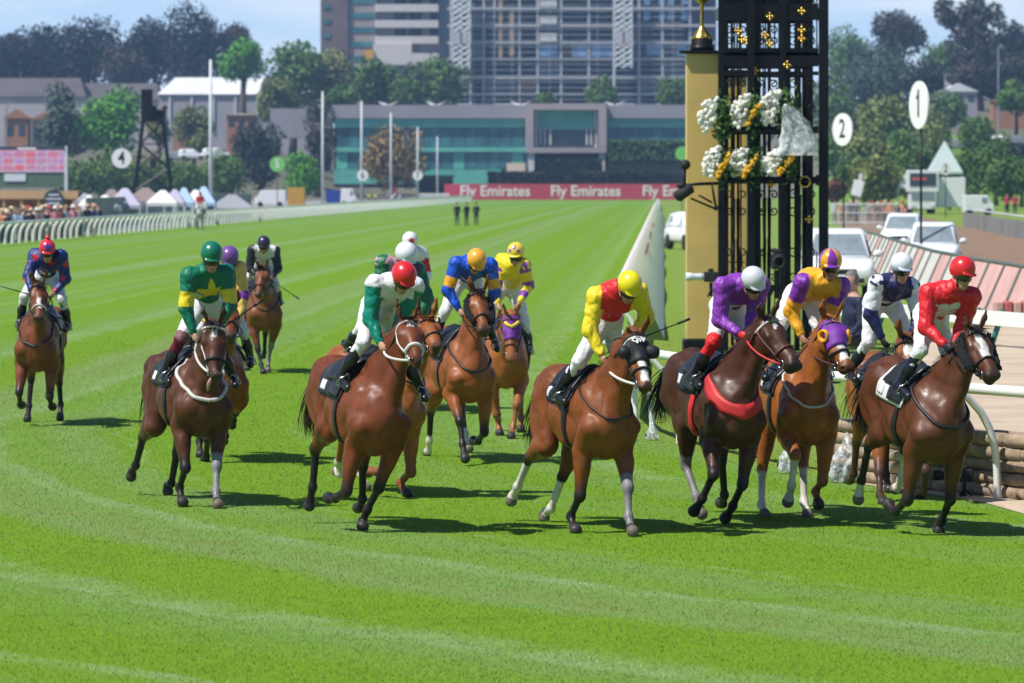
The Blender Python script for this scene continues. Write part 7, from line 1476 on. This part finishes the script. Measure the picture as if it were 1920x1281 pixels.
SPEC = {
 'h01': dict(coat=(.165, .046, .012), points=BLKP, blaze=(.018, .30, .46), mane=(.02, .014, .012), tack=dict(nose='strap_white', breast=(.014, 'strap_black'), cloth='cloth_white')),
 'h02': dict(coat=(0.090, 0.028, 0.010), points=BLKP, blaze=(.022, .10, .19), bands=(0, 1, 0, 0), tack=dict(brow='strap_white', cheek='strap_white', breast=(.020, 'strap_white'), rein='strap_white', tongue=1)),
 'h03': dict(coat=(0.186, 0.058, 0.019), points=BLKP, bands=(0, 1, 0, 0), tack=dict(breast=(.012, 'strap_black'))),
 'h04': dict(coat=BAY, points=BLKP),
 'h06': dict(coat=(0.162, 0.039, 0.009), points=BLKP, blaze=(.026, .10, .18), mane=(.05, .02, .012), tack=dict(brow='strap_white', nose='strap_white', nose_r=.019, cheek='strap_white', rein='strap_white')),
 'h07': dict(coat=CHE, points=(.24, .08, .025), socks=(0, 0, .55, .5), mane=(.25, .09, .03)),
 'h08': dict(coat=BAY, points=BLKP),
 'h09': dict(coat=(0.249, 0.070, 0.014), points=BLKP, socks=(0, 0, .6, .6), mane=(.02, .014, .012), tack=dict(brow='strap_black', fleece=1, breast=(.014, 'strap_black'), rein='strap_black')),
 'h10': dict(coat=(0.302, 0.093, 0.019), points=(.27, .10, .03), bands=(0, 0, 0, 0), mane=(.26, .10, .03), muzzle=(.16, .07, .04), tack=dict(hood=dict(m='hood_purple', t1=.33, v='hood_yellow'), strap='strap_brown')),
 'h11': dict(coat=(0.197, 0.056, 0.012), points=BLKP, socks=(0, 0, .9, .95), bands=(0, 1, 0, 0), blaze=(.030, .34, .55), tack=dict(brow='strap_white', hood=dict(m='hood_black', cup='bowl', cm='hood_black', text='CJW', t1=.32), rein='strap_white', breast=(.010, 'strap_black'), cloth='cloth_navy')),
 'h12': dict(coat=(0.067, 0.021, 0.009), points=BLKP, bands=(0, 0, .8, 0), blaze=(.022, .12, .20), tail=(-.35, -.25, .25), tack=dict(brow='strap_white', bridle='strap_brown', breast=('wide', 'strap_red'), girth='strap_red', rein='strap_red', cheek='strap_brown')),
 'h13': dict(coat=(0.313, 0.093, 0.014), points=(.28, .10, .028), socks=(.95, 0, .95, .95), blaze=(.036, .25, .52), mane=(.30, .13, .05), tack=dict(hood=dict(m='hood_purple', cup='ring', cm='cup_orange', t1=.34), breast=(.012, 'strap_white'), rein='strap_brown', strap='strap_black')),
 'h14': dict(coat=(0.255, 0.077, 0.015), points=(.06, .025, .016), blaze=(.05, .13, .24), mane=(.02, .016, .014)),
 'h15': dict(coat=(0.102, 0.031, 0.010), points=BLKP, socks=(0, 0, .40, .85), blaze=(.034, .06, .40), tack=dict(fleece=1, breast=(.016, 'strap_black'), cloth='cloth_white')),
}
LAB = {
 'h01': ('bay racehorse at the far left carrying the jockey in the red pompom cap', 'jockey in blue silks with red stars and a red pompom cap'),
 'h02': ('dark bay racehorse with tongue out under the green cap', 'jockey in green silks with yellow armbands and a yellow star'),
 'h03': ('bay racehorse furthest back, under the white and black silks', 'jockey in white silks with black sleeves and dark cap, furthest back'),
 'h04': ('bay racehorse almost hidden behind the one under the green cap', 'jockey in yellow silks with purple armband and purple cap behind the green cap'),
 'h06': ('reddish bay racehorse with white noseband under the red cap and green sleeves', 'jockey in red cap and white silks with green sleeves'),
 'h07': ('chestnut racehorse behind the reddish bay with the white noseband', 'jockey in white cap and maroon silks with green sleeves'),
 'h08': ('bay racehorse hidden behind the chestnut under the white cap', 'jockey in white cap with a red spot and red and white silks'),
 'h09': ('bright bay racehorse with black sheepskin cheeks under the orange cap', 'jockey in blue silks with orange armbands and plain orange cap'),
 'h10': ('chestnut racehorse in a purple hood with a yellow chevron', 'jockey in yellow silks with purple striped sleeves and starred yellow cap'),
 'h11': ('bay racehorse in a black lettered blinker hood', 'jockey in yellow cap, red vest and yellow sleeves'),
 'h12': ('very dark bay racehorse with a broad red breastplate', 'jockey in purple silks, white cap and red gloves'),
 'h13': ('bright chestnut racehorse in a purple hood with orange eye cups and white socks', 'jockey in orange and purple silks with a quartered cap'),
 'h14': ('bay racehorse with a white star, half hidden behind the rightmost horse', 'jockey in navy silks with white upper sleeves and pale cap'),
 'h15': ('dark bay racehorse with white blaze and black sheepskin cheeks, rightmost of all', 'jockey in red silks with a white emblem and red cap'),
}
JK = {
 'h01': dict(silk=silk((.010, .028, .17), None, f01), cap=c01, pompom=1, capband=False, look=(8, -22, 0), whip=('R', (.35, -1.2, .35), .65, 'thin black whip held out by the jockey in the red pompom cap')),
 'h02': dict(silk=silk(GRN, None, f02), cap=c02, look=(-12, -24, 0), knee_band=(.13, .006, .02), kb0=-.02, whip=('L', (-.2, .9, .55), .62, 'black whip of the jockey in the green cap')),
 'h03': dict(silk=silk(WHT, BLK), cap=flat((.03, .02, .06)), look=(0, -25, 0), whip=('L', (.4, .7, -.5), .6, 'black whip of the jockey furthest back')),
 'h04': dict(silk=silk((.72, .46, .10), None, f04), cap=flat((.15, .06, .26)), capband=False, look=(0, -35, 0)),
 'h06': dict(silk=silk(WHT, (.0, .20, .135), f06), cap=flat(RED), capband=False, look=(8, -40, 0)),
 'h07': dict(silk=silk(MAR, (.02, .14, .06), f07), cap=flat(WHT), capband=False, look=(0, -35, 0)),
 'h08': dict(silk=silk(WHT, WHT, f08), cap=c08, capband=False, look=(0, -25, 0)),
 'h09': dict(silk=silk(BLU, None, f09), cap=flat((.80, .38, .03)), capband=False, look=(4, -52, 0)),
 'h10': dict(silk=silk(YEL, None, f10), cap=c10, capband=False, look=(-10, -20, 0)),
 'h11': dict(silk=silk(RED, YEL, f11), cap=flat((.80, .66, .01)), look=(4, -42, 0), gloves=None, whip=('L', (.55, 1.0, .45), .62, 'black whip pointing up beside the blinkered bay')),
 'h12': dict(silk=silk(PUR, None, f12), cap=flat((.60, .61, .65)), look=(12, -34, 8), gloves=(RED * .8, 'RL'), knee_band=RED, kb0=-.08, whip=('R', (-.75, -.25, -.45), .68, 'black whip slanting back along the dark bay with the red breastplate')),
 'h13': dict(silk=silk((.78, .38, .02), None, f13), cap=c13, look=(-6, -16, 0), skin=(.36, .18, .11)),
 'h14': dict(silk=silk(NAV, WHT, f14), cap=c14, capband_m='strap_white', look=(10, -18, 0), gloves=(BLK, 'RL')),
 'h15': dict(silk=silk((.66, .016, .024), None, f15), cap=flat(RED), capband=False, look=(16, -16, -4), gloves=(BLK, 'RL'), boot=(.012, .014, .03), whip=('R', (-.85, .05, -.35), .66, 'black whip held along the shoulder by the jockey in red silks')),
}
for i, k in enumerate(FIT):
    ft = FIT[k]; d = ft['loc'][1]; sp = dict(SPEC[k]); sp['seed'] = 100 + i; sp['label'] = LAB[k][0]; sp['vox'] = .0125 if d < 47 else .015 if d < 60 else .02
    H = make_horse(ft, sp)
    jp = dict(JK[k]); jp['seed'] = 300 + i; jp['label'] = LAB[k][1]; jp['vox'] = .0095 if d < 48 else .012 if d < 62 else .016
    make_jockey(ft, H, jp)
# ================================================================== PEOPLE AROUND THE TRACK, CLERKS ON GREY HORSES
def stand_person(shirt, legs, hair, hat=None, pose='stand', vox=.03, name='person', loc=(0, 0, 0), rz=0, label=None, group=None, vest=None, cat='person'):
    r = empty(name, loc, rz, label, cat, group); up = 0
    hipz, kn, ft = (.92, (.03, .48), (0, .06)) if pose == 'stand' else (.55, (.38, .50), (.30, .06))
    hd = V3(.03, 0, hipz + .73); B = SDF()
    pr = [EL(hd, (.095, .078, .12)), EL(hd + V3(.03, 0, -.06), (.07, .06, .07)), RC(hd - V3(.02, 0, .08), (0, 0, hipz + .50), .05, .06, .04), RC((0, 0, hipz + .05), (0, 0, hipz + .30), .13, .13, .06, (1, 0, 0), 1.25), RC((0, 0, hipz + .30), (0, 0, hipz + .46), .14, .11, .06, (1, 0, 0), 1.2), RC((0, -.17, hipz + .46), (0, .17, hipz + .46), .065, .065, .05), EL((0, 0, hipz), (.12, .16, .12))]
    for sg in (-1, 1):
        pr += [RC((0, sg * .19, hipz + .45), (.02, sg * .24, hipz + .18), .055, .045, .03), RC((.02, sg * .24, hipz + .18), (.16, sg * .18, hipz + .02), .045, .034, .02), EL((.20, sg * .17, hipz), (.05, .03, .04)), RC((0, sg * .09, hipz), (kn[0], sg * .10, kn[1]), .085, .06, .05), RC((kn[0], sg * .10, kn[1]), (ft[0], sg * .11, ft[1]), .06, .045, .03), RC((ft[0] - .04, sg * .11, .045), (ft[0] + .15, sg * .12, .035), .045, .035, .02)]
    B.group(pr); v, fc = B.mesh(vox); z = v[:, 2] - hipz; c = np.tile(np.array((.48, .27, .19)), (len(v), 1)); armd = np.abs(v[:, 1])
    c[(z < .52) & ~((z < .06) & (v[:, 0] > .13) & (armd > .12))] = shirt; c[(z < .04) & (armd < .2) & ~((z > -.06) & (v[:, 0] > .13))] = legs; c[v[:, 2] < .08] = (.02, .02, .02)
    q = v - hd; c[(z > .58) & ((q[:, 2] > .05) | ((q[:, 0] < .0) & (q[:, 2] > -.06)))] = hair
    if vest is not None: c[(z < .50) & (z > .06) & (armd < .20)] = vest
    mesh_from('body', v, fc, M['breech'], r, True, c)
    if hat is not None: MB().lathe([(.20, .02), (.20, .035), (.105, .045), (.10, .12), (.06, .15), (0, .152)], tuple(hd + V3(0, 0, .03)), 16).build('hat', hat, r, True)
    return r
M['hat_straw'] = mat('hat_straw', (.62, .50, .32), .8, .1, scale=30); M['hat_white'] = mat('hat_white', (.75, .75, .75), .7, .05); M['hat_red'] = mat('hat_red', (.50, .04, .04), .6, .1); M['hat_black'] = mat('hat_black', (.02, .02, .02), .6, .1)
rng = random.Random(8)
VAR = [('white', (.70, .70, .70), (.05, .06, .12), None), ('navy', (.02, .03, .10), (.12, .11, .10), None), ('pink', (.62, .22, .28), (.40, .30, .26), 'hat_white'), ('red', (.50, .03, .03), (.05, .05, .06), None), ('black', (.02, .02, .022), (.02, .02, .02), 'hat_straw'), ('orange', (.65, .22, .05), (.10, .10, .12), None),
       ('pale blue', (.35, .48, .65), (.20, .18, .15), None), ('cream', (.62, .54, .42), (.35, .28, .20), 'hat_straw'), ('grey', (.25, .25, .27), (.05, .05, .06), None), ('coral', (.62, .30, .22), (.30, .15, .12), 'hat_red')]
protos = {}
cnt = {}
for i in range(118):
    vn_ = VAR[rng.choice((0, 0, 1, 1, 2, 3, 4, 4, 4, 5, 6, 7, 8, 8, 9))]; right = i >= 98
    if right: px = rng.uniform(1556, 1700); Yp = 345 + rng.uniform(-2, 12)
    elif i < 90: px = rng.uniform(-15, 150); Yp = 284750 / (1245 - px) + rng.uniform(6, 26)
    else: px = rng.uniform(155, 185); Yp = rng.uniform(286, 300)
    where = 'behind the white barrier right of the iron tower' if right else 'in the crowd before the tan stall' if i < 90 else 'between the tan stall and the grey-green fence'
    key = (vn_[0], where); loc = (gx(px, Yp), Yp, 0); rz = rad(-90 + rng.uniform(-50, 50))
    lb = 'spectator in a %s top%s %s' % (vn_[0], ' and hat' if vn_[3] else '', where)
    if vn_[0] not in protos:
        o = stand_person(vn_[1], vn_[2], (.03 + .1 * rng.random(), .025, .02), M[vn_[3]] if vn_[3] else None, loc=loc, rz=rz, vox=.034); protos[vn_[0]] = o
    else: o = copy_tree(protos[vn_[0]]); o.location = loc; o.rotation_euler = (0, 0, rz)
    s_ = rng.uniform(.94, 1.06); o.scale = (s_, s_, s_); o['label'] = lb; o['category'] = 'person'; o['group'] = 'spectators in %s tops %s' % (vn_[0], where)
for px, lb in ((857, 'leftmost of the three people in black walking on the far grass'), (875, 'middle one of the three people in black on the far grass'), (893, 'rightmost of the three people in black walking on the far grass')):
    Yp = gy(423); stand_person((.02, .02, .03), (.02, .02, .03), (.04, .03, .02), loc=(gx(px, Yp), Yp, 0), rz=rad(90 + px % 40), label=lb, vox=.03)
for px, lb in ((692, 'person in a yellow safety vest, left one of two at the far rail'), (704, 'person in a yellow safety vest, right one of two at the far rail')):
    stand_person((.10, .10, .12), (.05, .05, .08), (.04, .03, .02), vest=(.55, .75, .03), loc=(gx(px, 640), 640, .2), rz=rad(-90), label=lb, vox=.04)
for px, lb in ((1888, 'person in red left of another at the far right wall'), (1903, 'person in red at the right end of the far wall')):
    stand_person((.50, .05, .09), (.05, .05, .06), (.04, .03, .02), loc=(gx(px, 360), 360, .6), rz=rad(-80), label=lb, vox=.034)
for px, lb in ((290, 'camera operator in black on the tower platform, left one'), (309, 'camera operator in black on the tower platform, right one')):
    stand_person((.02, .02, .025), (.02, .02, .025), (.02, .015, .012), loc=(gx(px, 454.6), 454.6, hgt(226, 455) + .01), rz=rad(-90), label=lb, vox=.04)
stand_person((.02, .025, .06), (.03, .03, .04), (.16, .15, .15), pose='kneel', loc=(gx(1601, 56), 56, .66), rz=rad(200), label='grey haired photographer in a dark blue shirt behind the pale cap', vox=.016)
def stand_fit(x, y, yaw):
    J_ = dict(poll=(1.02, 0, 1.86), muzzle=(1.36, 0, 1.40))
    for n_, sg in (('RF', -1), ('LF', 1)):
        for k_, p_ in zip('EKFTO', ((.47, .18, .94), (.50, .18, .50), (.50, .18, .22), (.55, .18, .10), (.60, .18, .03))): J_[n_ + k_] = (p_[0] + .03 * sg, sg * p_[1], p_[2])
    for n_, sg in (('RH', -1), ('LH', 1)):
        for k_, p_ in zip('EKFTO', ((-.48, .17, .92), (-.78, .15, .56), (-.76, .15, .22), (-.70, .15, .10), (-.65, .15, .03))): J_[n_ + k_] = (p_[0] + .05 * sg, sg * p_[1], p_[2])
    P_ = dict(pel=(-.02, 0, 1.76), neck=(.0, 0, 2.24), head=(.05, 0, 2.44), shR=(0, -.19, 2.20), shL=(0, .19, 2.20), elR=(.06, -.25, 1.92), elL=(.06, .25, 1.92), haR=(.30, -.08, 1.86), haL=(.30, .08, 1.86), hiR=(-.02, -.10, 1.72), hiL=(-.02, .10, 1.72), knR=(.26, -.30, 1.48), knL=(.26, .30, 1.48), anR=(.12, -.36, 1.10), anL=(.12, .36, 1.10), toR=(.26, -.38, 1.07), toL=(.26, .38, 1.07))
    return dict(loc=[x, y], yaw=yaw, pitch=0, dz=0, J=J_, P=P_)
for px, Yp, yaw, lb, lj in ((375, 309, 8, 'grey horse facing the camera by the outside rail', 'rider in a red coat on the grey horse by the tall white pole'), (742, 640, -84, 'grey horse standing side on at the far rail', 'rider in a red coat on the far grey horse near the red banner')):
    ft = stand_fit(gx(px, Yp), Yp, yaw)
    H = make_horse(ft, dict(coat=(.42, .41, .42), points=(.10, .10, .11), muzzle=(.05, .05, .055), mane=(.25, .25, .26), seed=55, vox=.03, sc=.97, label=lb), 'riding_horse')
    make_jockey(ft, H, dict(silk=flat((.60, .05, .04)), cap=flat((.55, .05, .04)), seed=77, vox=.024, label=lj, look=(0, -5, 0)))
# ================================================================== AIR
hz = bpy.data.materials.new('haze'); hz.use_nodes = True; t = hz.node_tree; t.nodes.remove(t.nodes['Principled BSDF'])
pv = t.nodes.new('ShaderNodeVolumePrincipled'); pv.inputs['Color'].default_value = (.42, .66, 1.0, 1); pv.inputs['Density'].default_value = HAZE; pv.inputs['Anisotropy'].default_value = .2
t.links.new(pv.outputs[0], t.nodes['Material Output'].inputs['Volume'])
hb_ = MB().b(-720, 720, -75, 1765, -2, 82).build('haze', hz); tag(hb_, kind='stuff')
